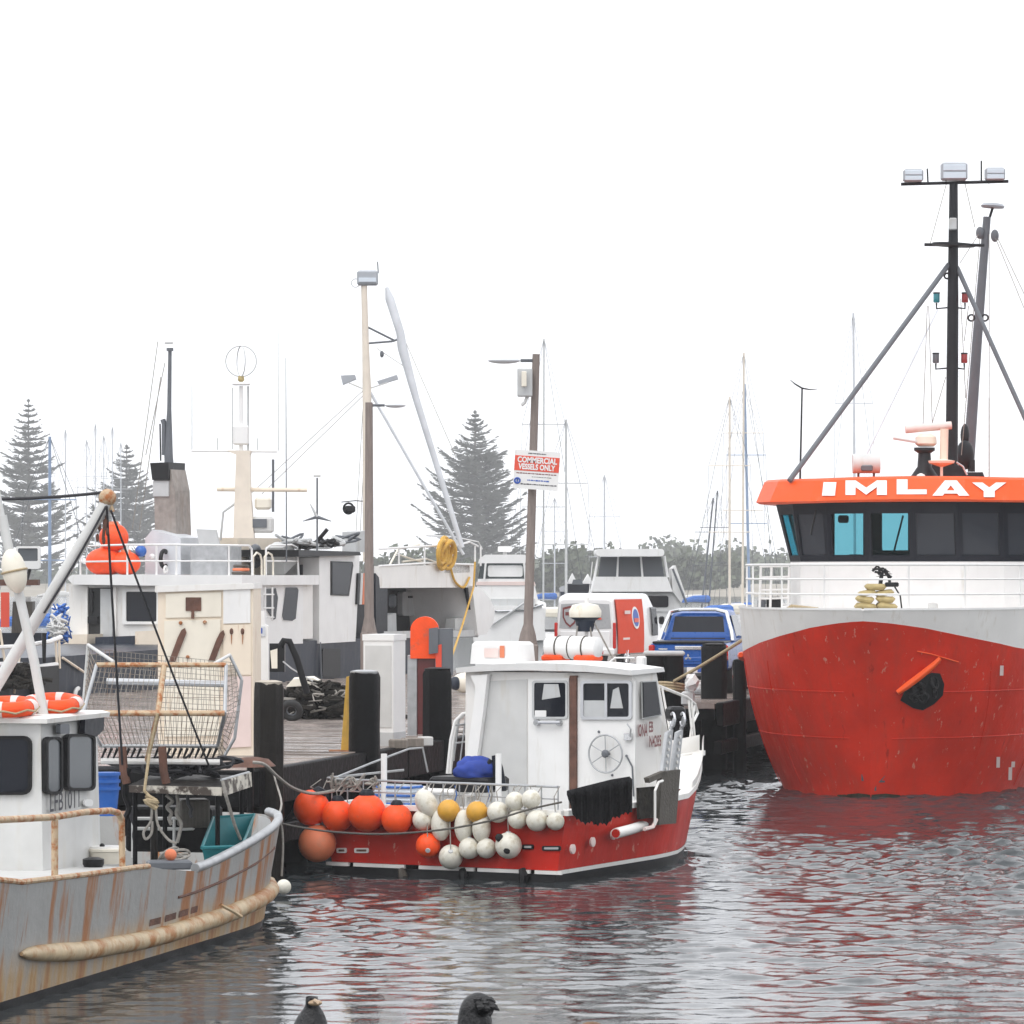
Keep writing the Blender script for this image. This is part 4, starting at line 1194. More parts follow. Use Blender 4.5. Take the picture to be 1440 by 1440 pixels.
MB().tube([arm.at(906, 1166, .08), arm.at(918, 1163, .08), arm.at(923, 1152, .08)], .03, 6).build('bracket', 'pink_white', rb)
hk = MB()
for px in (946, 960):
    hk.torus(arm.at(px, 1012, .05), .10, .018, axis=ra * .6 + rsb * .6, n=16, m=6, a0=0, a1=300)
hk.build('hauler_hooks', 'alu', rb)
MB().box(P(950, 1004, 60.0), (.26, .25, .22), rz=.4, bev=.04).build('hauler_motor', 'black', rb)
for a, b in (((943, 1026), (949, 1010)), ((958, 1026), (962, 1008))): MB().tube([arm.at(*a, .0), arm.at(*b, .05)], .03, 6).build('hauler_arm', 'galv', rb)

# ---- things on the red boat: floats
tp = Plane(rC[:2], rsb[:2])
def float_ball(px, py, r, matn, label, Mx=None, elong=None, neck=None, grp=None):
    rad = r / 99.0; q = tp.at(px, py, rad * .95 + .03)
    t = thing('buoy', label, 'buoy', q, 0, grp)
    sz = (rad, rad, rad) if not elong else (rad, rad, rad * elong)
    MB().ball(q, sz, 22, 14, M=Mx).build('float_body', matn, t, smooth=True)
    up = (Mx @ Vector((0, 0, 1))) if Mx is not None else Vector((0, 0, 1))
    if neck:
        MB().lathe([(rad * .42, sz[2] * .86), (rad * .40, sz[2] * 1.02), (rad * .25, sz[2] * 1.22), (rad * .10, sz[2] * 1.24)], q, axis=up, n=14).build('neck', neck, t, smooth=True)
    else:
        MB().lathe([(rad * .22, sz[2] * .95), (rad * .18, sz[2] * 1.05)], q, axis=up, n=10).build('eye', 'grey_light', t, smooth=True)
    top = Vector((q.x, q.y, max(q.z + rad * .9, 1.36)))
    MB().tube([q + up * sz[2], q.lerp(W(rb, (0, 0, 0)), 0) * 0 + Vector((q.x - rsb.x * .02, q.y, (q.z + 1.36) / 2 + .1 if q.z < 1.0 else q.z + rad + .05)), Vector((q.x + ra.x * rad, q.y + ra.y * rad, 1.36))], .008, 5).build('lanyard', 'rope_grey', t)
    return t
og = 'orange floats tied to the stern rail of the red boat'; wg_ = 'white floats tied to the stern rail of the red boat'
float_ball(438, 1136, 26, 'orange', 'bright orange round buoy at the jetty-side corner of the red stern', Matrix.Rotation(R(28), 3, 'Y'), neck='navy_dark', grp=og)
float_ball(475, 1147, 23, 'orange', 'orange round buoy hung second from the jetty-side corner of the red stern', neck='navy_dark', grp=og)
float_ball(516, 1143, 27, 'orange', 'largest orange buoy, third from the jetty-side corner of the red stern', neck='navy_dark', grp=og)
float_ball(558, 1152, 22, 'orange', 'orange buoy with navy neck beside the white floats of the red stern', neck='navy_dark', grp=og)
float_ball(446, 1186, 27, 'orange_fade', 'faded large orange buoy hanging lowest at the red stern corner', grp=og)
float_ball(602, 1189, 17.5, 'orange', 'small orange buoy with dark eye hung low below the white floats', Matrix.Rotation(R(110), 3, 'X'), grp=og)
float_ball(600, 1130, 15, 'white_buoy', 'oblong white float tilted on top of the white cluster next to the orange buoys', Matrix.Rotation(R(-30), 3, 'Y'), elong=1.45, grp=wg_)
float_ball(595, 1153, 15, 'white_buoy', 'round white float under the tilted oblong one next to the orange buoys', grp=wg_)
float_ball(620, 1160, 14, 'white_buoy', 'oblong white float hanging under the first yellow float', elong=1.6, grp=wg_)
float_ball(652, 1162, 13, 'white_buoy', 'oblong white float hanging between the two yellow floats', elong=1.8, grp=wg_)
float_ball(677, 1164, 13, 'white_buoy', 'oblong white float hanging under the second yellow float', elong=1.6, grp=wg_)
float_ball(631, 1140, 16, 'yellow_buoy', 'mustard yellow float beside the tilted oblong white one', grp='yellow floats on the red stern')
float_ball(671, 1142, 15.5, 'yellow_buoy', 'mustard yellow float next to the round white ones', grp='yellow floats on the red stern')
float_ball(700, 1142, 15, 'white_buoy', 'round white float touching the second yellow float', grp=wg_)
float_ball(724, 1127, 13.5, 'white_buoy', 'round white float high on the stern rail, jetty-side one of the top pair', grp=wg_)
float_ball(747, 1124, 13.5, 'white_buoy', 'round white float high on the stern rail, nearer the black net of the top pair', grp=wg_)
float_ball(728, 1152, 13.5, 'white_buoy', 'round white float under the top pair, behind the grey mooring line', grp=wg_)
float_ball(755, 1154, 15, 'white_buoy', 'round white float in the middle of the three beside the black net', grp=wg_)
float_ball(781, 1155, 12.5, 'white_buoy', 'smallest round white float nearest the red stern corner and black net', grp=wg_)
float_ball(634, 1205, 17, 'white_buoy', 'yellowed patched white float hanging lowest beside the small orange buoy', Matrix.Rotation(R(60), 3, 'X'), elong=1.1, grp=wg_)
float_ball(660, 1193, 15, 'white_buoy', 'round white float in the low row next to the yellowed patched one', grp=wg_)
float_ball(684, 1193, 14, 'white_buoy', 'round white float in the low row next to the spotted one', grp=wg_)
t = float_ball(715, 1189, 18.5, 'white_buoy', 'largest white float with black spots, low on the red stern', grp=wg_)
for px, py, k in ((713, 1196, .05), (702, 1178, .06)):
    q = tp.at(px, py, .36); MB().ball(q, (k, k * .5, k), 10, 6).build('black_spot', 'black', t)
# black net draped over the gunwale corner
def drape(name, label, cat, matn, pxs, ytop, ybot, plane, out, seed, nu=26, nv=12, thick=.03, amp=.04, edge=6):
    r = random.Random(seed); mb = MB(); vs = []; fs = []
    ph = [r.uniform(0, 6) for _ in range(6)]
    for j in range(nv + 1):
        for i in range(nu + 1):
            k = i / nu; px = pxs[0] + (pxs[1] - pxs[0]) * k
            yt = interp(ytop, px); yb_ = interp(ybot, px) + edge * (math.sin(i * .8 + ph[0]) + math.sin(i * 2.1 + ph[3])) * (j == nv)
            py = yt + (yb_ - yt) * j / nv
            o_ = out + amp * (math.sin(i * .9 + ph[1]) + .6 * math.sin(i * 1.9 + ph[2])) * min(1, j / nv * 2 + .2) + (.06 * math.sin(math.pi * min(1, j / (nv * .4))))
            vs.append(plane.at(px, py, o_))
    for j in range(nv):
        for i in range(nu):
            a = j * (nu + 1) + i; fs.append((a, a + 1, a + nu + 2, a + nu + 1))
    N = len(vs)
    vs2 = [v - plane.n3() * thick for v in vs]
    fs2 = [tuple(x + N for x in reversed(f)) for f in fs]
    bd = [i for i in range(nu + 1)] + [(j + 1) * (nu + 1) + nu for j in range(nv)] + [nv * (nu + 1) + nu - 1 - i for i in range(nu)] + [(nv - 1 - j) * (nu + 1) for j in range(nv - 1)]
    fs3 = [(bd[i], bd[(i + 1) % len(bd)], bd[(i + 1) % len(bd)] + N, bd[i] + N) for i in range(len(bd))]
    mb.add(vs + vs2, fs + fs2 + fs3)
    return tag(mb.build(name, matn, smooth=True), label, cat)
npl = Plane((rC + rsb * rW)[:2], (ra * .45 + rsb)[:2])
drape('draped_net', 'black netting mat draped over the red boat gunwale beside the steering wheel', 'net', 'net_black', (797, 889), [(797, 1112), (820, 1106), (860, 1096), (885, 1092), (889, 1096)], [(797, 1118), (806, 1145), (815, 1156), (850, 1160), (868, 1148), (880, 1145), (889, 1140)], npl, .10, 5, nu=46, amp=.035, edge=2)
for k, (a, b) in enumerate((((800, 1108), (812, 1152)), ((842, 1100), (848, 1132)), ((876, 1093), (884, 1135)))):
    pass
# blue jacket and black box on the stern deck
q = P(672, 1108, 58.6)
o = MB().box(P(660, 1102, 58.8), (1.0, .7, .22), rz=-RA, bev=.04).build('engine_cover', 'black', rb)
MB().box(P(612, 1112, 58.9), (.95, .6, .10), rz=-RA, bev=.04).build('bait_board', 'white', rb)
def crumple(c, rad, seed, n=40, m=26, amp=.16, fold=5.0):
    r = random.Random(seed); ph = [(Vector((r.gauss(0, 1), r.gauss(0, 1), r.gauss(0, 1))), r.uniform(0, 6)) for _ in range(9)]
    b = MB().ball((0, 0, 0), 1.0, n, m); c = Vector(c); out = []
    for v in b.v:
        v = Vector(v); k = 1 + amp * sum(abs(math.sin(v.dot(d) * fold * .5 + p)) - .6 for d, p in ph) / 2.4
        out.append(c + Vector((v.x * rad[0] * k, v.y * rad[1] * k, v.z * rad[2] * (k if v.z > -.3 else .9))))
    b.v = out; return b
tag(crumple(P(668, 1085, 58.6), (.30, .2, .22), 3).build('wet_weather_jacket', 'blue_cloth', smooth=80), 'crumpled blue wet weather jacket on the black engine cover', 'jacket')
mb = MB(); 
mb.tube([P(696, 1062, 58.5), P(700, 1080, 58.5), P(703, 1100, 58.5), P(706, 1112, 58.5)], [.05, .08, .09, .07], 10); mb.tube([P(690, 1068, 58.5), P(682, 1084, 58.5), P(672, 1094, 58.5)], [.03, .04, .03], 8)
tag(mb.build('dark_jacket', 'navy_dark', smooth=True), 'dark navy jacket hung on the white post beside the blue one', 'jacket')
# light blue crate
q = P(560, 1118, 57.7)
t = thing('fish_crate', 'pale blue ribbed fish crate behind the stern rail', 'crate', q, -RA)
for k in range(5): MB().box(q + Vector((0, 0, -.12 + k * .06)), (.62, .4, .035), rz=-RA, bev=.01).build('slat', 'lamp_lens' if k % 2 else 'blue_net', t)
MB().box(q, (.58, .36, .30), rz=-RA).build('tub', 'lamp_lens', t)
# roof load
roof = RZ + .14
q = P(707, 928, 60.6)
t = thing('roof_locker', 'white box locker with orange label on the red boat cabin roof', 'locker', (q.x, q.y, roof), -RA)
ring = lambda z, k: [W(t, (x * (.40 - k), y * (.30 - k), z)) for x, y in ((-1, -1), (1, -1), (1, 1), (-1, 1))]
MB().loft([ring(0 - .04, 0), ring(.26, .02), ring(.30, .06)]).build('body', 'white_clean', t)
MB().prism([W(t, (x, -.306, z)) for x, z in ((-.15, .06), (.1, .06), (.1, .2), (-.15, .2))], rsb * 0 - ra * .004).build('label_plate', 'pink_white', t)
MB().prism([W(t, (x, -.306, z)) for x, z in ((.12, .06), (.2, .06), (.2, .24), (.12, .24))], -ra * .006).build('orange_strip', 'orange_fade', t)
q = P(806, 917, 60.9)
t = thing('liferaft', 'white liferaft canister on orange chocks on the red boat roof', 'liferaft', (q.x, q.y, roof), -RA)
c0 = Vector((q.x, q.y, roof + .20)); 
MB().tube([c0 - rsb * .46, c0 - rsb * .43, c0 - rsb * .01, c0 + rsb * .01, c0 + rsb * .43, c0 + rsb * .46], [.10, .165, .18, .18, .165, .10], 18).build('canister', 'white_clean', t, smooth=True)
for k in (-.24, -.02, .22): MB().torus(c0 + rsb * k, .176, .012, axis=rsb, n=20, m=6).build('strap', 'weathered', t)
for k in (-.3, .26): MB().box(c0 + rsb * k + Vector((0, 0, -.16)), (.36, .34, .10), rz=-RA, bev=.03).build('chock', 'orange', t)
q = P(827, 884, 61.4)
MB().tube([P(825, 935, 61.4), P(825, 840, 61.4)], .03, 8).build('roof_mast', 'white_clean', rb)
for a, b in (((812, 880), (806, 936)), ((836, 876), (868, 938)), ((828, 870), (838, 936))): MB().tube([P(*a, 61.3), P(*b, 61.3)], .014, 6).build('mast_stay', 'rope_grey', rb)
MB().lathe([(.24, 0), (.25, .04), (.25, .10), (.2, .19), (.05, .22)], P(823, 868, 61.4), n=24).build('radar_dome', 'cream', rb, smooth=True)
MB().lathe([(.12, -.22), (.16, -.05), (.24, -.004)], P(823, 868, 61.4), n=20).build('radar_bracket', 'navy', rb, smooth=True)
MB().box(P(902, 933, 60.2), (.13, .13, .22), rz=-RA, bev=.02).build('roof_vent', 'white_clean', rb)
MB().tube([P(855, 933, 60.5), P(865, 925, 60.5), P(892, 925, 60.4)], .016, 6).build('roof_rail', 'white_clean', rb)
MB().tube([P(833, 790, 61.4), P(826, 860, 61.4)], .006, 5).build('whip_aerial', 'white_clean', rb)
MB().box(P(872, 935, 60.6), (.45, .4, .06), rz=-RA, bev=.02).build('roof_hatch', 'navy_dark', rb)
# white round fenders hanging by the jetty
q = P(655, 958, 92)
t = thing('jetty_float', 'cream float with a dark blue end lying on the jetty deck', 'float', Vector((q.x, q.y, JZ)))
MB().ball((q.x, q.y, JZ + .25), (.34, .2, .24), 16, 10).build('float_body', 'cream', t, smooth=True)
MB().ball((q.x - .24, q.y - .1, JZ + .24), (.14, .13, .16), 12, 8).build('end_cap', 'navy', t, smooth=True)
o = MB().ball(P(399, 1247, 53.0), .10, 14, 10).build('pot_float', 'white_buoy', smooth=True); tag(o, 'small white float in the water under the jetty by the grey boat', 'float')
# cluster of ropes on the stern rail
r_ = random.Random(4)
for i, px in enumerate((470, 487, 500, 527)):
    mb = MB(); c = tp.at(px, 1106 + r_.uniform(-4, 3), .03)
    for k in range(3): mb.tube(sp([c + Vector((r_.gauss(0, .06), r_.gauss(0, .04), r_.gauss(0, .06))) for _ in range(6)]), .016, 5)
    mb.build('rail_lashing', 'rope_grey', rb)
for i, px in enumerate((640, 672, 686, 690)): MB().tube([tp.at(px, 1105, .02), tp.at(px + 2, 1118, .03), tp.at(px - 1, 1128, .03)], .010, 5).build('rail_lashing', 'blue_net' if i % 2 == 0 else 'rope_grey', rb)

# ================================================================== BIG RED TRAWLER (right)
IA = R(14)
ia = Vector((math.sin(IA), math.cos(IA), 0))          # aft, away from the camera
il = Vector((-math.cos(IA), math.sin(IA), 0))          # towards the jetty (left in view)
iO = Vector((6.92, 76.8, 0))
im = thing('red_trawler', 'big red and white trawler named IMLAY, bow on, with orange wheelhouse brow', 'trawler', iO, -IA)
# local: x = away from jetty (right in view), y = aft, z up
i_wl = [(0, .0), (.12, .22), (.5, .70), (1, 1.18), (2, 1.85), (3.2, 2.3), (5.5, 2.45), (9, 2.7), (24, 2.9)]
i_dk = [(-1.0, .0), (-.92, .38), (-.6, 1.05), (0, 1.8), (1, 2.5), (2.5, 3.05), (4.5, 3.40), (8, 3.6), (24, 3.6)]
i_bnd = [(-1, 3.42), (-.6, 3.30), (0, 3.12), (1.2, 2.90), (3.0, 2.72), (5, 2.64), (24, 2.6)]
i_sh = 3.63
def i_half(k, z):
    """k = 0..1 along the hull; returns (halfbreadth, y)"""
    f = max(0, min(1, z / i_sh)); g = 1 - (1 - min(1, f / .85)) ** 2.3
    y0 = 0 + (-1.0) * f ** 1.5
    y = y0 + (22 - y0) * k
    a = interp(i_wl, y - y0); b = interp(i_dk, -1.0 + (y - y0))
    return a + (b - a) * g, y
ks = [0, .002, .006, .012, .02, .03, .045, .06, .08, .10, .13, .16, .20, .24, .28, .33, .4, .5, .7, 1]
def i_fn(z0f, z1f, out=0):
    def fn(k, t):
        y_ = -1 + 23 * k
        z = z0f(y_) + (z1f(y_) - z0f(y_)) * t
        x, y = i_half(k, z)
        if z < 0: x, y = x * (1 + .1 * z), y - z * .2 * (k < .03)
        return (x + out, y, z)
    return fn
bnd = lambda y: interp(i_bnd, y)
side_loft('hull', 'red_hull', im, ks, [i / 10 for i in range(11)], i_fn(lambda y: -.5, bnd), smooth=50)
side_loft('bulwark', 'white', im, ks, [0, .5, 1], i_fn(lambda y: bnd(y) + .002, lambda y: i_sh), smooth=50)
side_loft('gunwale_cap', 'white_clean', im, ks, [0, 1], i_fn(lambda y: i_sh, lambda y: i_sh + .04, .02))
dk = MB(); pts = [Vector((i_half(k, i_sh)[0] - .02, i_half(k, i_sh)[1], i_sh - .02)) for k in ks]
dk.add(pts + [Vector((-p.x, p.y, p.z)) for p in pts], [(i, i + 1, len(pts) + i + 1, len(pts) + i) for i in range(len(pts) - 1)]); dk.build('foredeck', 'white', im, local=True)
side_loft('waterline_weed', 'weed', im, ks, [0, .5, 1], i_fn(lambda y: -.3, lambda y: .05 + .02 * math.sin(y * 5) + .015 * math.sin(y * 13), .012), smooth=50)
for zz in (1.15, 2.05):
    for s_ in (1, -1):
        pp = []
        for k in ks[2:-2]:
            x, y = i_half(k, zz); pp.append((s_ * (x + .002), y, zz))
        MB().tube(pp, .012, 5, cap=False).build('plate_seam', 'red_hull', im, local=True, smooth=True)
for kk in (.07, .15, .24, .34):
    for s_ in (1, -1):
        pp = []
        for z in (0.1, .5, .9, 1.3, 1.7, 2.1, 2.5, 2.62):
            x, y = i_half(kk, z); pp.append((s_ * (x + .002), y, z))
        MB().tube(pp, .010, 5, cap=False).build('plate_seam', 'red_hull', im, local=True, smooth=True)
# rubbing bars just under the colour change, either side
for s_ in (1, -1):
    pp = []
    for k in (.17, .20, .24, .28, .33, .4, .55):
        y_ = -1 + 23 * k; z = bnd(y_) - .05; x, y = i_half(k, z); pp.append((s_ * (x + .05), y, z))
    MB().tube(pp, [.05, .09, .09, .09, .09, .09, .09], 8).build('rubbing_bar', 'orange_paint', im, smooth=True, local=True)
# helper: point on the starboard-bow hull surface for a pixel
def i_hit(px, py, side=1, out=.02):
    """march along the ray until it meets the hull's half breadth"""
    r = Vector(((px - CX) / F, 1, (HY - py) / F)); lo = 74.0
    Mi = FRM['red_trawler'].inverted()
    t_ = lo
    while t_ < 95:
        p = Mi @ (Vector((0, 0, CAMZ)) + r * t_)
        f = max(0, min(1, p.z / i_sh)); y0 = -(f ** 1.5)
        if p.y > y0:
            k = (p.y - y0) / (22 - y0); x, y = i_half(k, p.z)
            if abs(p.x) < x: break
        t_ += .03
    return Vector((0, 0, CAMZ)) + r * (t_ - out)
# hawse pocket with anchor chain mess, scuffs
pk = MB(); cpx = (1296, 972)
pts = [(1266, 985), (1272, 972), (1290, 957), (1310, 946), (1322, 947), (1328, 962), (1326, 978), (1314, 990), (1298, 999), (1284, 996)]
hpts = [i_hit(x, y, out=.03) for x, y in pts]; cc = sum(hpts, Vector()) / len(hpts)
pk.add(hpts + [i_hit(1300, 972, out=.05)], [(i, (i + 1) % len(hpts), len(hpts)) for i in range(len(hpts))]); hz_ = pk.build('hawse_pocket', 'black', im)
r_ = random.Random(12)
ch = MB()
for k in range(9):
    px, py = r_.uniform(1278, 1318), r_.uniform(958, 992); ch.torus(i_hit(px, py, out=.10), r_.uniform(.07, .12), .03, axis=(r_.gauss(0, 1), -1, r_.gauss(0, .6)), n=14, m=6)
ch.build('anchor_chain', 'black_rubber', hz_)
lp = [i_hit(x, y, out=.12) for x, y in ((1262, 974), (1275, 965), (1295, 950), (1312, 936), (1322, 926))]
MB().tube(lp, [.05, .07, .07, .06, .04], 8).build('hawse_lip', 'orange_paint', im, smooth=True)
MB().tube([i_hit(x, y, out=.04) for x, y in ((1290, 916), (1310, 920), (1330, 926), (1348, 931))], .012, 5).build('weld_bead', 'orange_paint', im)
for px, py, h_ in ((1409, 943, 14), (1404, 1072, 15), (1421, 1088, 18), (1425, 1075, 8)):
    m_ = MB(); m_.add([i_hit(px - 2.5, py - h_ / 2, out=.03), i_hit(px + 2.5, py - h_ / 2, out=.03), i_hit(px + 2, py + h_ / 2, out=.03), i_hit(px - 3, py + h_ / 2, out=.03)], [(0, 1, 2, 3)]); m_.build('paint_chip', 'pink_white', im)
def stem_pt(z, out=.015): return W(im, (0, -(max(0, min(1, z / i_sh)) ** 1.5) - out, z))
tx = MB(); 
for (px, py, ch_) in ((1240, 1096, 'Z'), (1231, 1108, '1'), (1214, 1094, 'II')):
    text_on(tx, ch_, i_hit(px, py, out=.02), (1, 0, 0), (0, 0, 1), .16, bold=.01)
tx.build('draught_marks', 'print_dark', im)
# ---- wheelhouse
WX = .2
def wh_ring(z, lean, ex=0.0):
    # faceted front plan: (half width, y) from the middle to the side, leaning forwards with height
    pl = [(0, 4.35), (.93, 4.42), (1.80, 4.72), (2.48, 5.25), (2.82, 5.95), (2.90, 10.2)]
    pl = [(x + (lean * .75 if x > 2.6 else lean * .35 if x > 2 else 0), y) for x, y in pl]
    return [(x + ex * (x > 0) * (1 if x > 2 else .6), y - lean - ex * (y < 9) , z) for x, y in pl]
def wh_loft(name, matn, zs):
    m_ = MB(); rings = []
    for z, ln, ex in zs:
        h = wh_ring(z, ln, ex); rings.append([(-x, y, zz) for x, y, zz in reversed(h[1:])] + h)
    rings = [[(x + WX, y, z) for x, y, z in r0] for r0 in rings]
    n = len(rings[0])
    m_.loft(rings, cap=False); return m_, rings
m_, _ = wh_loft('w', None, [(i_sh - .05, 0, 0), (4.57, 0, 0)]); m_.build('wheelhouse_base', 'white_clean', im, local=True)
zb, ztop = 4.57, 5.80
lean = lambda z: .34 * (z - zb) / (ztop - zb)
ring_at = lambda z, ex=0.0: [(WX - x, y, zz) for x, y, zz in reversed(wh_ring(z, lean(z), ex)[1:])] + [(x + WX, y, zz) for x, y, zz in wh_ring(z, lean(z), ex)]
MB().add(ring_at(zb), [tuple(range(11))]).build('wheelhouse_sole', 'interior', im, local=True)
# window band: faceted panels with openings; mullions and rails are separate pieces, panes behind them
fac = [((0, 1), 1), ((1, 2), 2), ((2, 3), 2), ((3, 4), 4)]
def wh_pt(i, k, z, ex=0.0):
    a = wh_ring(z, lean(z), ex)[i]; b = wh_ring(z, lean(z), ex)[i + 1]
    return Vector((a[0] + (b[0] - a[0]) * k, a[1] + (b[1] - a[1]) * k, z))
zs0, zs1 = 4.70, 5.55
def wh_quad(i, k0, k1, z0, z1, sgn, nm, matn, ex=0.0, th=.04):
    q = [wh_pt(i, k0, z0, ex), wh_pt(i, k1, z0, ex), wh_pt(i, k1, z1, ex), wh_pt(i, k0, z1, ex)]
    n_ = (q[1] - q[0]).cross(q[3] - q[0]).normalized()
    q = [Vector((p.x * sgn + WX, p.y, p.z)) for p in q]; n_ = Vector((n_.x * sgn, n_.y, n_.z))
    if n_.y > 0 and i < 3: n_ = -n_
    if i >= 3 and n_.x * sgn < 0: n_ = -n_
    return MB().prism(q, -n_ * th).build(nm, matn, im, local=True)
wins = {0: [(.0, .08, 'm'), (.08, .92, 'w'), (.92, 1., 'm')], 1: [(.0, .09, 'm'), (.09, .90, 'w'), (.90, 1., 'm')], 2: [(0, .12, 'm'), (.12, .92, 'w'), (.92, 1., 'm')], 3: [(0, .10, 'm'), (.10, .84, 'w'), (.84, 1., 'm')],
        4: [(0, .06, 'm'), (.06, .30, 'w'), (.30, .36, 'm'), (.36, .60, 'w'), (.60, 1., 'm')]}
for sgn in (-1, 1):
    for i in range(5):
        wh_quad(i, 0, 1, zb, zs0, sgn, 'window_sill', 'navy_dark')
        wh_quad(i, 0, 1, zs1, ztop, sgn, 'window_head', 'navy_dark')
        for k0, k1, ty in wins[i]:
            if ty == 'm': wh_quad(i, k0, k1, zs0, zs1, sgn, 'mullion', 'navy_dark')
            else:
                clear = (sgn < 0 and i in (0, 1, 3)) or i == 4
                wh_quad(i, k0, k1, zs0, zs1, sgn, 'pane', 'glass_clear' if clear else 'glass_bridge', ex=-.025, th=.012)
# after wall with two openings facing the windows that show daylight, ceiling, console, helm chair backs
def wall_with_holes(y, x0, x1, z0, z1, holes, matn, nm):
    xs = sorted({x0, x1} | {h for a in holes for h in a[:2]}); zs = sorted({z0, z1} | {h for a in holes for h in a[2:]})
    for i in range(len(xs) - 1):
        for j in range(len(zs) - 1):
            cx, cz = (xs[i] + xs[i + 1]) / 2, (zs[j] + zs[j + 1]) / 2
            if any(a[0] < cx < a[1] and a[2] < cz < a[3] for a in holes): continue
            MB().box((cx, y, cz), (xs[i + 1] - xs[i], .06, zs[j + 1] - zs[j])).build(nm, matn, im, local=True)
_lx = lambda px: (FRM['red_trawler'].inverted() @ P(px, 740, 87.6)).x
wall_with_holes(10.2, -2.7, 3.1, zb, ztop, [(_lx(1177), _lx(1219), 4.60, 5.72), (_lx(1246), _lx(1284), 4.60, 5.72)], 'interior', 'after_wall')
MB().box((.6, 6.2, zb + .12), (3.2, .5, .24), bev=.05).build('console', 'black', im, local=True)
for px, py in ((1203, 785), (1236, 783)): MB().box(P(px, py, 83.0), (.34, .12, .16), bev=.04).build('instrument', 'black', im)
MB().box(P(1186, 730, 82.2), (.22, .1, .16), bev=.03).build('instrument', 'black', im)
for a, b in (((1270, 725), (1256, 780)), ((1316, 716), (1306, 752)), ((1384, 716), (1374, 754)), ((1148, 716), (1140, 752))): MB().tube([P(*a, 81.6), P(*b, 81.6)], .02, 6).build('wiper', 'black', im)
# brow
def brow():
    m_ = MB(); rings = []
    for z, ex, ln in ((5.76, .42, .42), (5.80, .48, .44), (6.22, .36, .26), (6.27, .30, .22)):
        h = [(0, 4.35), (.93, 4.42), (1.80, 4.72), (2.48, 5.25), (2.90, 5.95), (2.98, 10.6)]
        h = [(x + ex * (1.0 if x > 2 else (.5 if x > 0 else 0)), y - ln - ex * (1 if y < 10 else -1), z + (.03 if x == 0 else .02 if x < 1.5 else 0)) for x, y in h]
        rings.append([(WX - x, y, zz) for x, y, zz in reversed(h[1:])] + [(x + WX, y, zz) for x, y, zz in h])
    m_.loft(rings, cap=True); m_.build('brow', 'orange_paint', im, local=True)
brow()
# hand-cut name letters on the brow
IMr = FRM['red_trawler'].inverted()
def brow_hit(px, py, out):
    r = Vector(((px - CX) / F, 1, (HY - py) / F))
    pl = [(0, 4.35), (.93, 4.42), (1.80, 4.72), (2.48, 5.25), (2.90, 5.95), (2.98, 10.6)]
    t_ = 78.0
    while t_ < 88:
        p = IMr @ (Vector((0, 0, CAMZ)) + r * t_)
        f = (p.z - 5.80) / .42; ex = .48 - .12 * f; ln = .44 - .18 * f
        h = [(x + ex * (1.0 if x > 2 else (.5 if x > 0 else 0)), y - ln - ex) for x, y in pl]
        yy = interp(h, abs(p.x - WX))
        if p.y >= yy: break
        t_ += .01
    return Vector((0, 0, CAMZ)) + r * (t_ - out)
GL = {'I': [[(0, 0), (1, 0), (1, 1), (0, 1)]],
      'M': [[(0, 0), (.24, 0), (.24, 1), (0, 1)], [(.76, 0), (1, 0), (1, 1), (.76, 1)], [(.24, 0), (.24, .45), (.5, .98), (.5, .5)], [(.76, 0), (.76, .45), (.5, .98), (.5, .5)]],
      'L': [[(0, 0), (.36, 0), (.36, .68), (0, .68)], [(0, .68), (1, .68), (1, 1), (0, 1)]],
      'A': [[(.34, 0), (.50, 0), (.50, .32), (.28, 1), (0, 1)], [(.50, 0), (.66, 0), (1, 1), (.72, 1), (.50, .32)], [(.36, .66), (.64, .66), (.70, .86), (.30, .86)]],
      'Y': [[(0, 0), (.30, 0), (.5, .34), (.70, 0), (1, 0), (.66, .58), (.34, .58)], [(.34, .58), (.66, .58), (.66, 1), (.34, 1)]]}
for c_, (x0, y0, x1, y1) in zip('IMLAY', ((1157, 678, 1175, 697), (1189, 675.5, 1247, 696), (1261, 674, 1303, 695), (1311, 675.5, 1363, 697), (1367, 678.5, 1415, 699))):
    m_ = MB()
    for pi, pol in enumerate(GL[c_]):
        pts = [brow_hit(x0 + (x1 - x0) * x + (2.2 if c_ == 'I' else 0) * (.5 - y), y0 + (y1 - y0) * y, .05 + .003 * pi) for x, y in pol]
        m_.prism(pts, ia * .03)
    m_.build('name_letter', 'white_clean', im, letter=c_)
# foredeck rail
rl = [(-i_half(k, i_sh)[0] + .12, i_half(k, i_sh)[1] + .1) for k in (.28, .24, .20, .16, .12, .08, .05, .03, .015)]
rl = rl + [(0, -.85)] + [(-x, y) for x, y in reversed(rl)]
for z in (3.93, 4.22, 4.50):
    MB().tube([(x, y, z) for x, y in rl], .02 if z < 4.5 else .024, 6).build('rail', 'white_clean', im, local=True, smooth=True)
for i, (x, y) in enumerate(rl):
    if i % 2 == 0: MB().tube([(x, y, i_sh), (x, y, 4.50)], .02, 6).build('rail_post', 'white_clean', im, local=True)
# side gate on the jetty side
for px in (1070, 1085, 1110): MB().tube([P(px, 797, 82.6), P(px - 2, 857, 82.6)], .028, 6).build('gate_post', 'white_clean', im)
for py in (797, 812, 830, 842): MB().tube([P(1068, py, 82.6), P(1110, py - 1, 82.6)], .022, 6).build('gate_bar', 'white_clean', im)
MB().box(P(1088, 848, 82.8), (.30, .25, .26), bev=.04).build('fairlead', 'black', im)
MB().box(P(1071, 850, 82.8), (.16, .2, .22), bev=.03).build('bollard', 'grey_paint', im)
MB().lathe([(.10, 0), (.10, .10), (.03, .12)], P(1312, 856, 79.0), n=14).build('deck_vent', 'off_white', im, smooth=True)
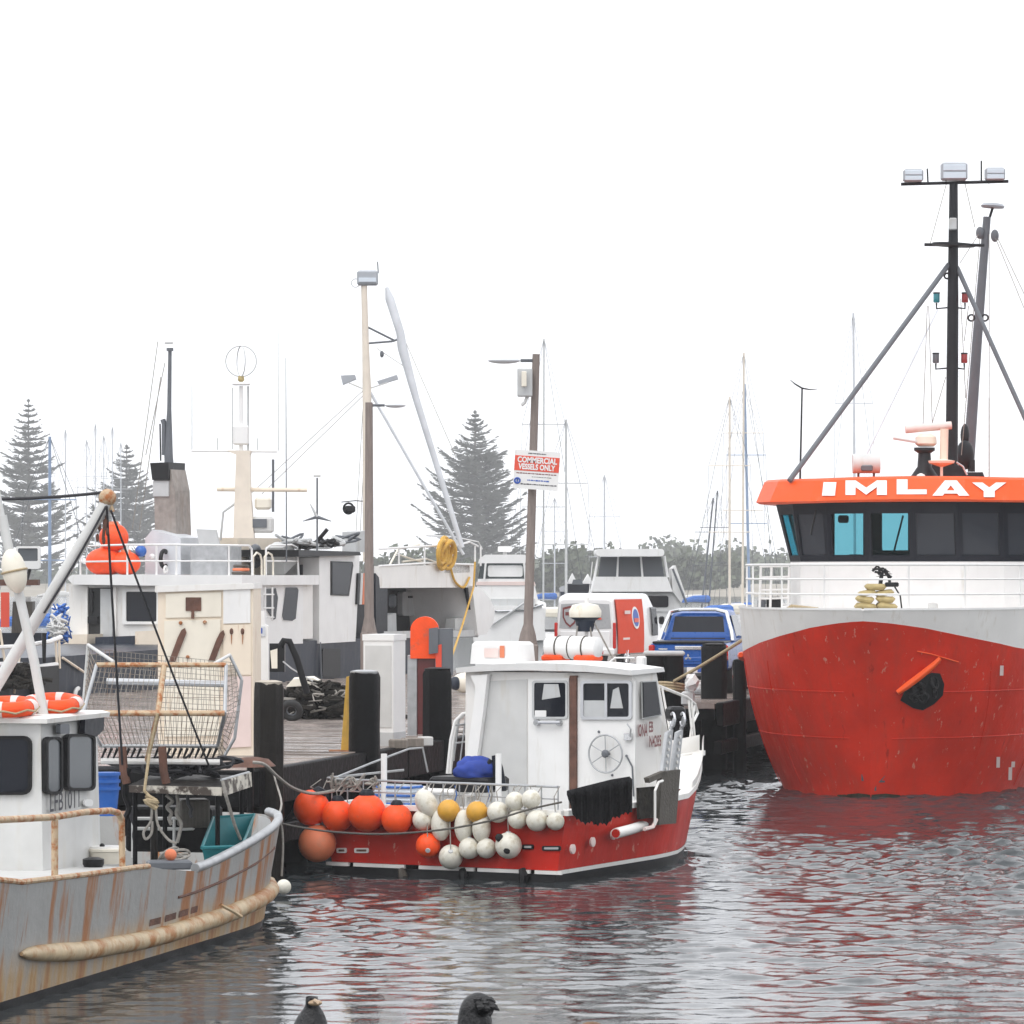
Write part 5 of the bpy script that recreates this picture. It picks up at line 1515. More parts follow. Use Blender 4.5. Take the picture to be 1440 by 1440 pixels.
# windlass under khaki canvas
t = thing('canvas_bundle', 'folded khaki canvas bundle with black fittings on the red trawler foredeck', 'canvas', P(1233, 857, 77.6))
r_ = random.Random(2)
for k, (px, py, w_, h_) in enumerate(((1217, 852, .40, .12), (1246, 852, .40, .12), (1216, 843, .37, .12), (1245, 843, .38, .12), (1219, 834, .34, .11), (1243, 834, .36, .11), (1231, 826, .40, .12))):
    b_ = MB().box(P(px, py, 77.6), (w_, .42, h_), rz=r_.uniform(-.1, .1), bev=.05); b_.v = [tuple(Vector(v) + Vector((0, 0, .02 * math.sin(v[0] * 14 + k)))) for v in b_.v]; b_.build('fold', 'khaki', t, smooth=60)
MB().box(P(1254, 822, 77.5), (.26, .2, .09), bev=.02).build('clamp', 'black', t)
m_ = MB()
for k in range(4): m_.tube([P(1226 + r_.uniform(0, 28), 795 + r_.uniform(0, 18), 77.6) for _ in range(4)], .025, 6)
m_.tube([P(1244, 800, 77.6), P(1250, 812, 77.6), P(1252, 824, 77.6)], .03, 6); m_.tube([P(1240, 806, 77.6), P(1238, 822, 77.6)], .04, 6); m_.build('lashing', 'black', t)
MB().tube([P(1258, 825, 77.6), P(1266, 838, 77.6), P(1268, 856, 77.6)], .016, 6).build('hose', 'black', t)
# ---- masts and gear on the roof
YM = 85.0
MB().tube([P(1338, 672, YM), P(1340, 430, YM), P(1341, 258, YM)], [.135, .12, .09], 14).build('main_mast', 'mast_black', im, smooth=True)
MB().tube([P(1267, 259, YM), P(1418, 255, YM)], .035, 8).build('light_bar', 'mast_black', im)
def flood(px0, py0, px1, py1, Y, up=True):
    c = P((px0 + px1) / 2, (py0 + py1) / 2, Y); w = (px1 - px0) / F * Y; h = (py1 - py0) / F * Y
    f_ = MB().box(c, (w, .28, h), bev=.04).build('floodlight', 'lamp_body', im)
    MB().box(c + Vector((0, -.145, h * .20)), (w * .86, .02, h * .34), bev=.008).build('lens', 'lamp_lens', f_)
    MB().box(c + Vector((0, -.145, -h * .24)), (w * .86, .02, h * .34), bev=.008).build('lens', 'lamp_lens', f_)
    MB().tube([c + Vector((-w * .3, 0, -h / 2)), c + Vector((-w * .3, 0, -h / 2 - .07))], .02, 6).build('bracket', 'galv', f_)
flood(1270, 238, 1298, 256, YM); flood(1323, 229, 1360, 254, YM); flood(1385, 236, 1413, 254, YM)
MB().tube([P(1305, 258, YM), P(1304, 237, YM)], .018, 6).build('aerial_stub', 'mast_black', im)
MB().tube([P(1380, 256, YM), P(1380, 226, YM)], .018, 6).build('aerial_stub', 'mast_black', im)
MB().lathe([(.30, -.02), (.62, .0), (.62, .05), (.3, .07)], P(1341, 346, YM), n=20, sq=.5).build('spreader', 'mast_black', im, smooth=True)
MB().tube([P(1300, 344, YM), P(1384, 345, YM)], .035, 6).build('spreader_bar', 'mast_black', im)
MB().box(P(1340, 315, YM - .12), (.16, .1, .26), bev=.02).build('mast_lamp', 'grey_light', im)
MB().tube([P(1334, 372, YM), P(1110, 676, YM - 3.4)], .055, 8).build('mast_brace', 'grey_paint', im, smooth=True)
MB().tube([P(1346, 376, YM), P(1481, 676, YM - 2)], .05, 8).build('mast_brace', 'grey_paint', im, smooth=True)
for px, py, m in ((1317, 419, 'green_lens'), (1357, 419, 'red_lens'), (1316, 504, 'grey_paint'), (1356, 504, 'red_lens')):
    f_ = MB().lathe([(.06, -.10), (.07, -.08), (.07, .08), (.06, .10)], P(px, py, YM), n=12).build('navigation_light', m, im, smooth=True)
    s_ = 1 if px < 1340 else -1
    MB().tube([P(px, py + 7, YM), P(px, py + 15, YM), P(1340, py + 13, YM)], .02, 6).build('bracket', 'mast_black', f_)
    MB().lathe([(.075, .09), (.075, .12)], P(px, py, YM), n=12).build('cap', 'mast_black', f_)
YD2 = 87.5
MB().tube([P(1362, 650, YD2), P(1374, 480, YD2), P(1388, 305, YD2)], [.13, .11, .085], 12).build('derrick_post', 'grey_paint', im, smooth=True)
m_ = MB(); m_.lathe([(.02, .10), (.30, .07), (.36, .02), (.33, -.02), (.05, -.03)], P(1396, 291, YD2), n=20, sq=.5); m_.build('derrick_lamp', 'lamp_body', im, smooth=True)
MB().tube([P(1392, 305, YD2), P(1396, 292, YD2)], .03, 6).build('lamp_stem', 'mast_black', im)
for a, b in (((1382, 320), (1374, 335)), ((1396, 325), (1402, 338))): MB().ball(P((a[0] + b[0]) / 2, (a[1] + b[1]) / 2, YD2 - .1), (.09, .06, .14), 10, 8).build('pulley', 'grey_paint', im)
mm = MB()
for a, b in (((1331, 258), (1308, 343)), ((1357, 258), (1371, 320)), ((1400, 335), (1455, 470)), ((1403, 335), (1460, 455)), ((1376, 330), (1350, 370)), ((1391, 330), (1391, 670)), ((1378, 335), (1352, 640)),
             ((1304, 430), (1298, 598)), ((1306, 430), (1311, 598)), ((1330, 530), (1310, 598)), ((1351, 420), (1358, 560)), ((1362, 430), (1356, 480))):
    MB().tube([P(*a, 86.2), P(*b, 86.2)], .011, 4).build('rigging_wire', 'rope_grey', im)
MB().tube([P(1318, 436, 88), P(1218, 640, 84)], .022, 6).build('pale_stay', 'mast_grey', im)
for px in (1366, 1385): MB().torus(P(px, 447, 86.5), .07, .02, axis=(0, 1, .3), n=14, m=6).build('shackle', 'mast_black', im)
MB().torus(P(1332, 388, YM), .06, .02, axis=(0, 1, .3), n=14, m=6).build('shackle', 'mast_black', im)
# winch block at derrick foot
m_ = MB(); m_.ball(P(1357, 640, 86.4), (.20, .2, .32), 12, 10); m_.ball(P(1357, 612, 86.6), (.10, .12, .25), 12, 8); m_.box(P(1366, 655, 86.3), (.12, .12, .26), rz=.3); m_.build('derrick_swivel', 'mast_black', im, smooth=True)
MB().prism([P(1300, 672, 84.6), P(1312, 652, 84.6), P(1330, 649, 84.6), P(1350, 655, 84.6), P(1358, 664, 84.6), P(1382, 664, 84.6), P(1386, 674, 84.6)], (0, .8, 0)).build('winch_house', 'mast_black', im)
MB().lathe([(.30, 0), (.15, .22), (.13, .50), (.22, .56), (.22, .62)], P(1300, 671, 83.5), n=16).build('radar_pedestal', 'mast_black', im, smooth=True)
MB().lathe([(.16, 0), (.23, .06), (.22, .20), (.12, .27)], P(1302, 628, 83.5), n=16).build('radar_gearbox', 'cream', im, smooth=True)
MB().tube([P(1273, 604, 83.5), P(1338, 598, 83.5)], .085, 10).build('radar_scanner', 'pink_white', im, smooth=True)
MB().tube([P(1256, 616, 83.4), P(1292, 622, 83.4)], .03, 6).build('radar_arm', 'off_white', im)
MB().tube([P(1327, 650, 83.3), P(1328, 603, 83.3)], .09, 10).build('exhaust_stub', 'cream_rust', im, smooth=True)
MB().lathe([(.03, -.10), (.26, -.02), (.28, .03), (.1, .06)], P(1324, 650, 83.0), n=22).build('satellite_dish', 'cream', im, smooth=True)
MB().tube([P(1324, 653, 83.0), P(1324, 674, 83.0)], .03, 6).build('dish_stem', 'cream', im)
MB().tube([P(1345, 650, 83.6), P(1354, 656, 83.6), P(1360, 668, 83.6)], .02, 6).build('grab_rail', 'alu', im)
MB().lathe([(.09, -.02), (.10, .0), (.08, .05), (.02, .08)], P(1295, 671, 82.4), n=12).build('roof_vent', 'white', im, smooth=True)
c = P(1218, 652, 82.0); 
f_ = MB().tube([c + Vector((-.28, 0, 0)), c + Vector((.28, 0, .0))], .20, 16).build('searchlight', 'off_white', im, smooth=30)
MB().box(c + Vector((0, -.18, -.10)), (.24, .08, .12), bev=.02).build('driver_box', 'grey_paint', f_)
for dx in (-.16, .16): MB().tube([c + Vector((dx, 0, -.17)), c + Vector((dx, 0, -.32))], .025, 6).build('foot', 'rust_dark', f_)
MB().tube([P(1125, 680, 83.6), P(1128, 545, 83.6)], [.022, .018], 6).build('whip_aerial', 'mast_black', im)
MB().tube([P(1111, 534, 83.6), P(1118, 540, 83.6), P(1128, 546, 83.6), P(1140, 548, 83.6), P(1150, 547, 83.6)], [.006, .016, .02, .012, .006], 6).build('wind_vane', 'mast_black', im)
MB().tube([P(1391, 675, 84), P(1391, 560, 84)], .012, 5).build('whip_aerial', 'rope_grey', im)

# bow mooring line to the jetty pile
t = thing('mooring_rope', 'thick tan mooring rope from the red trawler bow rail to the jetty pile', 'rope', P(950, 960, 83))
MB().tube(cat_pts(P(1114, 852, 80.2), P(948, 958, 83.2), .05, 14), .035, 8).build('line', 'rope_tan', t, smooth=True)
MB().tube([P(1150, 856, 79.0), P(1114, 852, 80.2)], .03, 6).build('line', 'rope_tan', t, smooth=True)
m_ = MB()
for k in range(3): m_.torus(P(944, 962 + k * 4, 83.5), .26, .035, axis=(.1, .1, 1), n=20, m=6)
m_.build('bight', 'rope_tan', t, smooth=True)
q = P(973, 960, 82.4)
t = thing('white_sack', 'crumpled white plastic bag hanging at the jetty edge above the red bow', 'bag', q)
r_ = random.Random(6); m_ = MB(); m_.ball(q, (.16, .12, .17), 9, 6); m_.v = [tuple(Vector(v) + Vector((r_.gauss(0, .02), r_.gauss(0, .02), r_.gauss(0, .02)))) for v in m_.v]; m_.build('bag_top', 'white_clean', t)
m_ = MB(); m_.box(q + Vector((-.08, .05, -.33)), (.28, .15, .3), bev=.04); m_.build('bag_bottom', 'grey_light', t)

# ================================================================== NAVY TRAWLER beyond the jetty
tp0 = Vector((-10.2, 90.0)); tdv = (Vector((-.62, 116.0)) - tp0).normalized()
tv = Plane(tp0, tdv)
td3 = Vector((tdv.x, tdv.y, 0)); tn = tv.n3()
nv = thing('navy_trawler', 'navy hulled white trawler with cream radar mast moored beyond the jetty', 'trawler', (tp0.x, tp0.y, 0), -math.atan2(tdv.x, tdv.y))
def ts(px): return (Vector(tv.at(px, 800)[:2]) - tp0).dot(tdv)
def tz(px, py, off=0): return tv.at(px, py, off).z
HB = 5.4
def nvhull(name, matn, tops, bots, out=0.0):
    mb = MB(); rings = []
    sb = ts(672); tip = ts(700)
    for px in [-150, -60, 0, 60, 130, 200, 280, 375, 450, 520, 570, 610, 640, 655, 668, 680, 690, 700]:
        s_ = ts(px); k = max(0, min(1, (s_ - ts(600)) / (tip - ts(600))))
        ins = HB / 2 * k ** 2.2
        a = Vector((tp0.x, tp0.y, 0)) + td3 * s_
        zt_ = tz(px, interp(tops, px)); zb_ = interp(bots, px) if not callable(bots) else bots(px)
        p_ = a - tn * (ins - out); q_ = a - tn * (HB - ins + out)
        fl = .25 * (1 - k)
        rings.append([p_ + Vector((0, 0, zb_)) - tn * fl * .6, p_ + Vector((0, 0, zt_)), q_ + Vector((0, 0, zt_)), q_ + Vector((0, 0, zb_)) + tn * fl * .6])
    mb.loft(rings); return mb.build(name, matn, nv)
tops = [(-150, 925), (60, 925), (200, 915), (375, 903), (520, 898), (640, 893), (668, 893), (700, 880)]
nvhull('hull', 'navy', tops, [(-150, -.5), (700, -.5)])
# white bow flare and shelter deck
fl = MB()
pl_ = [(664, 824), (674, 826), (688, 840), (696, 858), (694, 876), (684, 892), (672, 893)]
fl.prism([tv.at(x, y, .15) for x, y in pl_], -tn * 2.4); fl.build('bow_flare', 'white_clean', nv)
fx = MB().panel([(532, 796), (668, 794), (668, 826), (532, 827)], tv, .05, .12).build('shelter_bulwark', 'white', nv)
# dark shelter opening: roof edge, back wall, end posts
MB().prism([tv.at(532, 827, .0), tv.at(668, 826, .0), tv.at(668, 828, -4.6), tv.at(532, 829, -4.6)], (0, 0, .06)).build('shelter_roof', 'navy_dark', nv)
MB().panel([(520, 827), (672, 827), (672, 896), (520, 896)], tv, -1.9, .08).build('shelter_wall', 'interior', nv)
for a in ([(530, 824), (545, 826), (545, 897), (530, 897)], [(655, 826), (672, 826), (672, 893), (668, 885)]): MB().panel(a, tv, .02, .08).build('shelter_post', 'navy_dark', nv)
MB().panel(rr(566, 832, 616, 866, 3), tv, -1.75, .2).build('locker', 'grey_light', nv)
MB().panel(rr(575, 838, 590, 841, 1), tv, -1.72, .03).build('locker_handle', 'black', nv)
for px, py, w_, h_ in ((636, 848, 12, 20), (552, 845, 10, 18), (600, 880, 24, 10), (650, 882, 22, 8)):
    MB().box(tv.at(px, py, -1.4), (w_ / 48, .4, h_ / 48), bev=.05).build('deck_gear', 'grey_paint' if px != 650 else 'off_white', nv)
MB().panel([(640, 870), (668, 866), (672, 884), (640, 886)], tv, -.25, .3).build('fish_box', 'off_white', nv)
MB().panel([(532, 888), (672, 886), (673, 895), (532, 898)], tv, .06, .2).build('rail_cap', 'grey_light', nv)
MB().panel([(543, 866), (557, 862), (558, 892), (544, 893)], tv, -.6, .4).build('davit_seat', 'grey_light', nv)
# main white house: after lower part
slab = lambda poly, nm, m, out=0.0, depth=.1: MB().panel(poly, tv, out, depth).build(nm, m, nv)
ta = Plane(tv.at(338, 810)[:2], tn[:2])          # after face of the house, square across the ship
slabA = lambda poly, nm, m, out=0.0, depth=.1: MB().panel(poly, ta, out, depth).build(nm, m, nv)
slabA([(97, 822), (338, 823), (338, 902), (97, 930)], 'after_house', 'white', -.02, 4.6)
slabA([(94, 813), (102, 808), (340, 809), (340, 823), (250, 824), (102, 822)], 'upper_deck_edge', 'white_clean', .35, 4.9)
slab([(340, 809), (440, 815), (440, 822), (340, 823)], 'upper_deck_edge', 'white_clean', .10, 4.2)
slab([(340, 818), (426, 820), (426, 905), (340, 907)], 'side_house', 'white_clean', .02, 3.8)
# doorway and window on the after house
slabA([(122, 827), (161, 826), (161, 897), (122, 898)], 'doorway', 'interior', .0, .1)
slabA([(141, 828), (158, 828), (158, 895), (141, 896)], 'inner_door', 'grey_light', .03, .05)
slabA(rr(125, 832, 130, 862, 1), 'door_hose', 'black', .06, .05)
slabA(rr(123, 867, 137, 877, 1), 'door_box', 'black', .1, .08)
for a in ([(119, 825), (123, 825), (123, 898), (119, 898)], [(159, 825), (163, 825), (163, 898), (159, 898)]): slabA(a, 'door_jamb', 'white', .06, .12)
wf = MB().frame(rr(172, 828, 224, 878, 2), rr(177, 832, 220, 874, 2), ta, .06, .08).build('window', 'white_clean', nv)
MB().panel(rr(176, 831, 221, 875, 2), ta, .02, .02).build('pane', 'glass_dark', wf)
slabA([(85, 893), (123, 892), (121, 925), (84, 926)], 'deck_locker', 'cream_rust', .9, .9)
slabA([(190, 888), (228, 886), (228, 926), (190, 928)], 'deck_locker', 'cream_rust', .9, .9)
slabA([(134, 896), (191, 894), (191, 928), (134, 930)], 'deck_locker', 'navy', .8, .8)
# portholes
for po in ([(353, 828), (360, 828), (363, 842), (361, 857), (353, 857)], [(374, 828), (388, 827), (391, 840), (388, 870), (384, 872), (372, 853)], [(402, 826), (418, 826), (420, 830), (416, 870), (411, 873), (399, 872), (397, 866)]):
    c_ = (sum(p[0] for p in po) / len(po), sum(p[1] for p in po) / len(po))
    wf = MB().panel([(c_[0] + (x - c_[0]) * 1.10, c_[1] + (y - c_[1]) * 1.05) for x, y in po], tv, .035, .03).build('porthole', 'white_clean', nv)
    MB().panel(po, tv, .045, .03).build('pane', 'glass_dark', wf)
slab(rr(402, 813, 418, 822, 2), 'name_plate', 'mast_grey', .14, .04)
for px in (373, 383): MB().tube([tv.at(px, 826, .25), tv.at(px, 872, .25)], .025, 6).build('ladder_rail', 'white_clean', nv)
for py in (836, 855, 868): MB().tube([tv.at(370, py, .25), tv.at(385, py, .25)], .02, 6).build('ladder_rung', 'white_clean', nv)
# recess and wheelhouse
slab([(424, 785), (452, 785), (452, 903), (424, 905)], 'recess_wall', 'off_white', -.45, 2.6)
f_ = slab(rr(424, 794, 446, 837, 1), 'recess_window', 'glass_dark', -.40, .05)
slab(rr(434, 801, 440, 824, 3), 'red_lamp', 'red_lens', -.37, .02)
slab([(449, 784), (452, 778), (500, 777), (506, 782), (500, 902), (449, 905)], 'wheelhouse', 'white_clean', .06, 3.9)
wf = MB().panel([(466, 789), (496, 790), (497, 795), (491, 838), (466, 837)], tv, .09, .03).build('window', 'black', nv)
MB().panel([(467.5, 791), (494.5, 792), (489.5, 836), (467.5, 835)], tv, .10, .03).build('pane', 'glass_dark', wf)
slab([(420, 773), (506, 776), (508, 781), (420, 783)], 'wheelhouse_roof', 'black', .25, 4.4)
r_ = random.Random(17)
for k in range(14):
    c = tv.at(r_.uniform(405, 495), r_.uniform(762, 774), r_.uniform(-1.5, .1)); mb = MB()
    mb.tube(sp([c + Vector((r_.gauss(0, .28), r_.gauss(0, .25), abs(r_.gauss(0, .14)))) for _ in range(6)]), r_.uniform(.03, .06), 6)
    mb.build('roof_gear', ('black', 'grey_light', 'grey_paint')[k % 3], nv)
for k in range(4): slab([(504 + k * 4, 806), (507 + k * 4, 806), (505 + k * 4, 850), (502 + k * 4, 850)], 'survey_pole', ('black', 'off_white', 'orange_fade', 'black')[k], .12, .05)
slab([(501, 820), (533, 822), (533, 898), (501, 900)], 'fore_bulkhead', 'navy_dark', -.8, .3)
slab([(528, 806), (533, 812), (540, 890), (529, 892)], 'canvas_dodger', 'navy_dark', .1, .25)
slab(rr(512, 808, 521, 830, 2), 'side_board', 'off_white', .0, .1)
# hull fittings
slab(rr(454, 912, 479, 952, 3), 'hull_door', 'black', .04, .06)
MB().tube([tv.at(450, 903, .05), tv.at(452, 955, .05)], .03, 6).build('hull_fender', 'grey_paint', nv)
slab([(112, 1032), (120, 1010), (132, 998), (136, 1004), (128, 1020), (136, 1030), (128, 1034), (122, 1024), (116, 1040)], 'hull_emblem', 'white_clean', .03, .02)
MB().torus(tv.at(110, 978, .04), .16, .05, axis=tn, n=20, m=6, a0=40, a1=250).build('hull_emblem', 'white_clean', nv)
# upper deck rail
def nrail(pts, r, nm='upper_rail', m='white_clean', off=.05, pl=None): MB().tube([(pl or tv).at(x, y, off) for x, y in pts], r, 6).build(nm, m, nv, smooth=True)
nrail([(113, 810), (113, 768), (180, 766), (250, 766), (336, 767)], .028, off=.25, pl=ta); nrail([(336, 767), (350, 767), (354, 772), (355, 810)], .028)
nrail([(113, 790), (180, 789), (250, 789), (336, 789)], .022, off=.25, pl=ta); nrail([(336, 789), (354, 789)], .022)
for px in (179, 220, 248, 322): nrail([(px, 767), (px, 810)], .028, 'rail_post', off=.25, pl=ta)
for x0 in (356, 372): nrail([(x0, 812), (x0, 783), (x0 + 5, 777), (x0 + 10, 780), (x0 + 12, 788), (x0 + 12, 812)], .026, 'ladder_hoop', 'cream')
nrail([(374, 812), (374, 772), (380, 767), (410, 766), (418, 770), (420, 815)], .026); nrail([(375, 789), (419, 789)], .02)
nrail([(533, 796), (600, 792), (668, 794)], .03, 'fore_rail'); nrail([(533, 772), (600, 768), (640, 768), (660, 762), (672, 768)], .03, 'fore_rail')
nrail([(600, 753), (640, 755), (672, 762), (678, 772)], .024, 'fore_rail', off=-2.0)
for px in (561, 597, 640, 668, 676): nrail([(px, 768), (px, 796)], .026, 'rail_post')
for a in (((545, 800), (560, 772), (590, 766)), ((566, 790), (600, 786), (640, 800)), ((560, 780), (610, 796), (640, 797))): nrail(list(a), .03, 'stowed_pipe', 'cream', -.6)
nrail([(560, 796), (640, 800)], .02, 'stowed_pipe', 'rust_pipe', -.3)
slab([(624, 795), (660, 794), (661, 805), (625, 806)], 'roller', 'rust_dark', .05, .4)
# gear on the upper deck
slabA([(204, 757), (214, 745), (254, 756), (254, 808), (204, 808)], 'deck_machine', 'mast_grey', -1.2, 1.2)
MB().torus(ta.at(231, 786, -1.1), .21, .055, axis=tn, n=20, m=8).build('hose_coil', 'black', nv, smooth=True)
MB().torus(ta.at(233, 801, -.9), .085, .03, axis=tn, n=16, m=6).build('white_valve', 'white_clean', nv, smooth=True)
MB().ball(ta.at(214, 783, -.9), .08, 10, 8).build('white_valve', 'white_clean', nv, smooth=True)
slabA([(268, 766), (319, 766), (319, 810), (268, 810)], 'steel_cabinet', 'galv', -1.0, .9)
slabA([(276, 744), (303, 745), (308, 765), (280, 766)], 'solar_panel', 'grey_light', -1.0, .08)
slab([(334, 756), (398, 757), (398, 812), (334, 812)], 'funnel_casing', 'cream_rust', -1.6, 1.6)
MB().torus(tv.at(359, 782, -1.35), .22, .10, axis=tn, n=22, m=10).build('deck_tyre', 'grey_paint', nv, smooth=True)
for k in range(3): MB().torus(ta.at(339, 806 - k * 5, -.9), .20 - .02 * k, .045, axis=(0, 0, 1), n=18, m=6).build('hose_coil', 'orange_fade' if k == 1 else 'weathered', nv, smooth=True)
slab([(398, 770), (412, 762), (418, 790), (400, 808)], 'ventilator', 'off_white', -.4, .5)
# exhaust stack with dark cowl, tall pipe
slabA([(216, 672), (240, 660), (246, 690), (248, 752), (218, 748)], 'exhaust_stack', 'stack', -1.8, .9)
slabA([(211, 651), (237, 650), (237, 675), (214, 675)], 'stack_cowl', 'black', -1.7, 1.0)
slabA(rr(215, 676, 237, 698, 1), 'stack_panel', 'grey_light', -1.75, .2)
nrail([(240, 755), (240, 700), (237, 640), (238, 575), (239, 492)], [.14, .14, .12, .06, .05], 'exhaust_pipe', 'grey_paint', -2.0, ta)
MB().lathe([(.09, -.03), (.09, .05)], ta.at(239, 492, -2), n=12).build('pipe_cap', 'grey_paint', nv)
nrail([(231, 640), (231, 596), (229, 590)], .07, 'exhaust_pipe', 'grey_paint', -2.0, ta); nrail([(226, 648), (225, 596)], .022, 'whip_aerial', 'mast_black', -2.0, ta)
nrail([(232, 482), (243, 482)], .03, 'pipe_lamp', 'off_white', -2.0, ta)
for a, b in (((222, 480), (186, 745)), ((226, 530), (196, 745)), ((232, 510), (205, 640))): MB().tube([ta.at(*a, -2.2), ta.at(*b, -2.2)], .014, 4).build('stay_wire', 'rope_grey', nv)
# radar mast
YR = ta.at(343, 700, -2.0).y
def RP(px, py): return P(px, py, YR)
m_ = MB(); m_.loft([[RP(x0, y) + Vector((0, d, 0)) for x0, d in ((a, -.25), (b, -.25), (b, .25), (a, .25))] for y, a, b in ((757, 329, 358), (690, 331, 353), (640, 333, 352), (634, 320, 354))]); m_.build('radar_mast', 'mast_cream', nv)
MB().tube([RP(339, 634), RP(339, 543)], .05, 8).build('upper_mast', 'white_clean', nv); MB().tube([RP(349, 690), RP(349, 543)], .03, 6).build('upper_mast', 'grey_light', nv); MB().tube([RP(327, 632), RP(327, 545)], .014, 5).build('upper_mast', 'grey_light', nv)
MB().box(RP(339, 612), (.40, .3, .5), bev=.04).build('mast_box', 'white_clean', nv)
MB().box(RP(339, 540), (.45, .3, .06), bev=.02).build('mast_plate', 'white_clean', nv)
for ax in ((0, 1, 0), (1, .35, 0)): MB().torus(RP(339, 508), 21.5 / F * YR, .016, axis=ax, n=40, m=5).build('loop_aerial', 'grey_light', nv)
MB().lathe([(.05, 0), (.09, .05), (.07, .15)], RP(339, 537), n=12).build('aerial_base', 'khaki', nv)
MB().tube([RP(269, 634), RP(390, 635)], .03, 6).build('yard', 'white_clean', nv)
for px, yt in ((270, 458), (392, 456)): MB().tube([RP(px, 634), RP(px, yt)], [.014, .007], 5).build('whip_aerial', 'grey_light', nv)
for px in (306, 362): MB().tube([RP(px, 633), RP(px, 616)], .014, 5).build('whip_aerial', 'grey_light', nv)
MB().tube([RP(403, 790), RP(402, 503)], [.02, .008], 5).build('whip_aerial', 'grey_paint', nv)
MB().tube([RP(384, 720), RP(384, 646)], .035, 6).build('vent_pipe', 'grey_paint', nv)
MB().tube([RP(305, 688), RP(432, 689)], .055, 8).build('radar_scanner', 'cream_rust', nv, smooth=True)
MB().box(RP(370, 708), (.42, .35, .32), bev=.06).build('radar_gearbox', 'cream', nv)
m_ = MB(); m_.box(RP(370, 738), (.55, .4, .42), bev=.06); m_.build('searchlight', 'off_white', nv)
MB().box(RP(366, 736) + Vector((0, -.22, 0)), (.36, .06, .22)).build('searchlight_lens', 'grey_paint', nv)
MB().tube([RP(343, 638), RP(348, 650), RP(344, 658), RP(338, 656)], .02, 5).build('mast_cable', 'black', nv)
m_ = MB(); m_.tube([RP(310, 760), RP(314, 720), RP(335, 705)], .03, 6); m_.build('davit', 'grey_light', nv)
# wind generators on posts
for px, yt in ((446, 669),):
    MB().tube([RP(px, 775), RP(px, yt + 3)], .025, 6).build('sensor_post', 'grey_paint', nv); MB().tube([RP(px - 5, yt), RP(px + 5, yt)], .03, 6).build('sensor_bar', 'off_white', nv)
    for k in (-1, 1): MB().tube([RP(px, 727), RP(px + 20 * k, 733)], [.05, .01], 5).build('turbine_blade', 'grey_paint', nv)
    MB().tube([RP(px, 727), RP(px - 10, 708)], [.05, .01], 5).build('turbine_blade', 'grey_light', nv)
# fore mast and boom
YF = tv.at(514, 700, -2.4).y
def FP(px, py): return P(px, py, YF)
MB().tube([FP(517, 790), FP(516, 552), FP(514, 480), FP(512, 402)], [.14, .13, .10, .09], 12).build('fore_mast', 'mast_cream', nv, smooth=True)
f_ = MB().box(FP(517, 391), (.60, .35, .42), bev=.05).build('floodlight', 'lamp_body', nv); MB().box(FP(517, 394) + Vector((0, -.19, 0)), (.5, .03, .12)).build('lens', 'lamp_lens', f_)
MB().torus(FP(500, 398), .12, .015, n=14, m=5, axis=(0, 1, 0)).build('lamp_yoke', 'grey_light', nv); MB().tube([FP(532, 384), FP(531, 368)], .02, 5).build('aerial_stub', 'grey_paint', nv)
for x0, x1 in ((479, 501), (530, 560)):
    MB().prism([FP(x0, 528 if x0 < 500 else 536), FP(x1 - 2, 527), FP(x1, 533), FP(x0 + 3, 541)], (0, .3, 0)).build('deck_light', 'lamp_body', nv); MB().tube([FP((x0 + x1) / 2, 538), FP(514, 548)], .02, 5).build('light_arm', 'off_white', nv)
MB().tube([FP(544, 404), FP(548, 420), FP(563, 468), FP(566, 490), FP(585, 560), FP(650, 770)], [.05, .13, .12, .14, .10, .07], 10).build('boom', 'mast_grey', nv, smooth=True)
for a, b in (((515, 459), (555, 479)), ((515, 483), (552, 480)), ((552, 480), (568, 474))): MB().tube([FP(*a), FP(*b)], .03, 6).build('boom_strut', 'grey_paint', nv)
MB().tube([FP(521, 552), FP(600, 690), FP(652, 780)], .045, 6).build('pale_stay', 'mast_grey', nv)
for a, b in (((510, 550), (352, 695)), ((511, 556), (368, 695)), ((511, 560), (500, 760)), ((514, 600), (506, 760)), ((530, 490), (568, 515)), ((570, 480), (640, 640))): MB().tube([FP(*a), FP(*b)], .012, 4).build('stay_wire', 'rope_grey', nv)
MB().ball(FP(537, 498), (.06, .06, .10), 10, 8).build('block', 'grey_paint', nv)
m_ = MB(); m_.torus(FP(490, 715), .15, .03, axis=(.3, 1, 0), n=16, m=6); m_.box(FP(492, 716), (.3, .2, .2), rz=.2, bev=.04); m_.tube([FP(480, 706), FP(500, 704), FP(512, 705)], .015, 5); m_.build('sheave', 'black', nv)
slab([(500, 748), (516, 746), (516, 776), (500, 777)], 'mast_cabinet', 'grey_light', -1.6, .4)
# ---- loose things aboard
def big_buoy(px, py, rx, rz, label):
    q = ta.at(px, py, -.45); s_ = F / q.y; t = thing('buoy', label, 'buoy', q, 0, 'large orange buoys on the navy trawler upper deck')
    MB().ball(q, (rx / s_, rx / s_ * .9, rz / s_), 24, 16).build('float_body', 'orange', t, smooth=True)
    MB().lathe([(.14, rz / s_ * .88), (.12, rz / s_ * 1.12), (.05, rz / s_ * 1.14)], q, n=12).build('neck', 'orange_fade', t, smooth=True)
big_buoy(148, 790, 28, 20, 'largest orange buoy resting on the navy trawler upper deck, jetty-end one')
big_buoy(177, 792, 21, 17, 'orange buoy squeezed beside the largest one on the upper deck')
big_buoy(160, 756, 21, 20, 'orange buoy perched on top of the other two on the upper deck')
o = MB().ball(ta.at(198, 775, -.6), .15, 14, 10).build('blue_float', 'blue_plastic', smooth=True); tag(o, 'small blue float beside the big orange buoys', 'float')
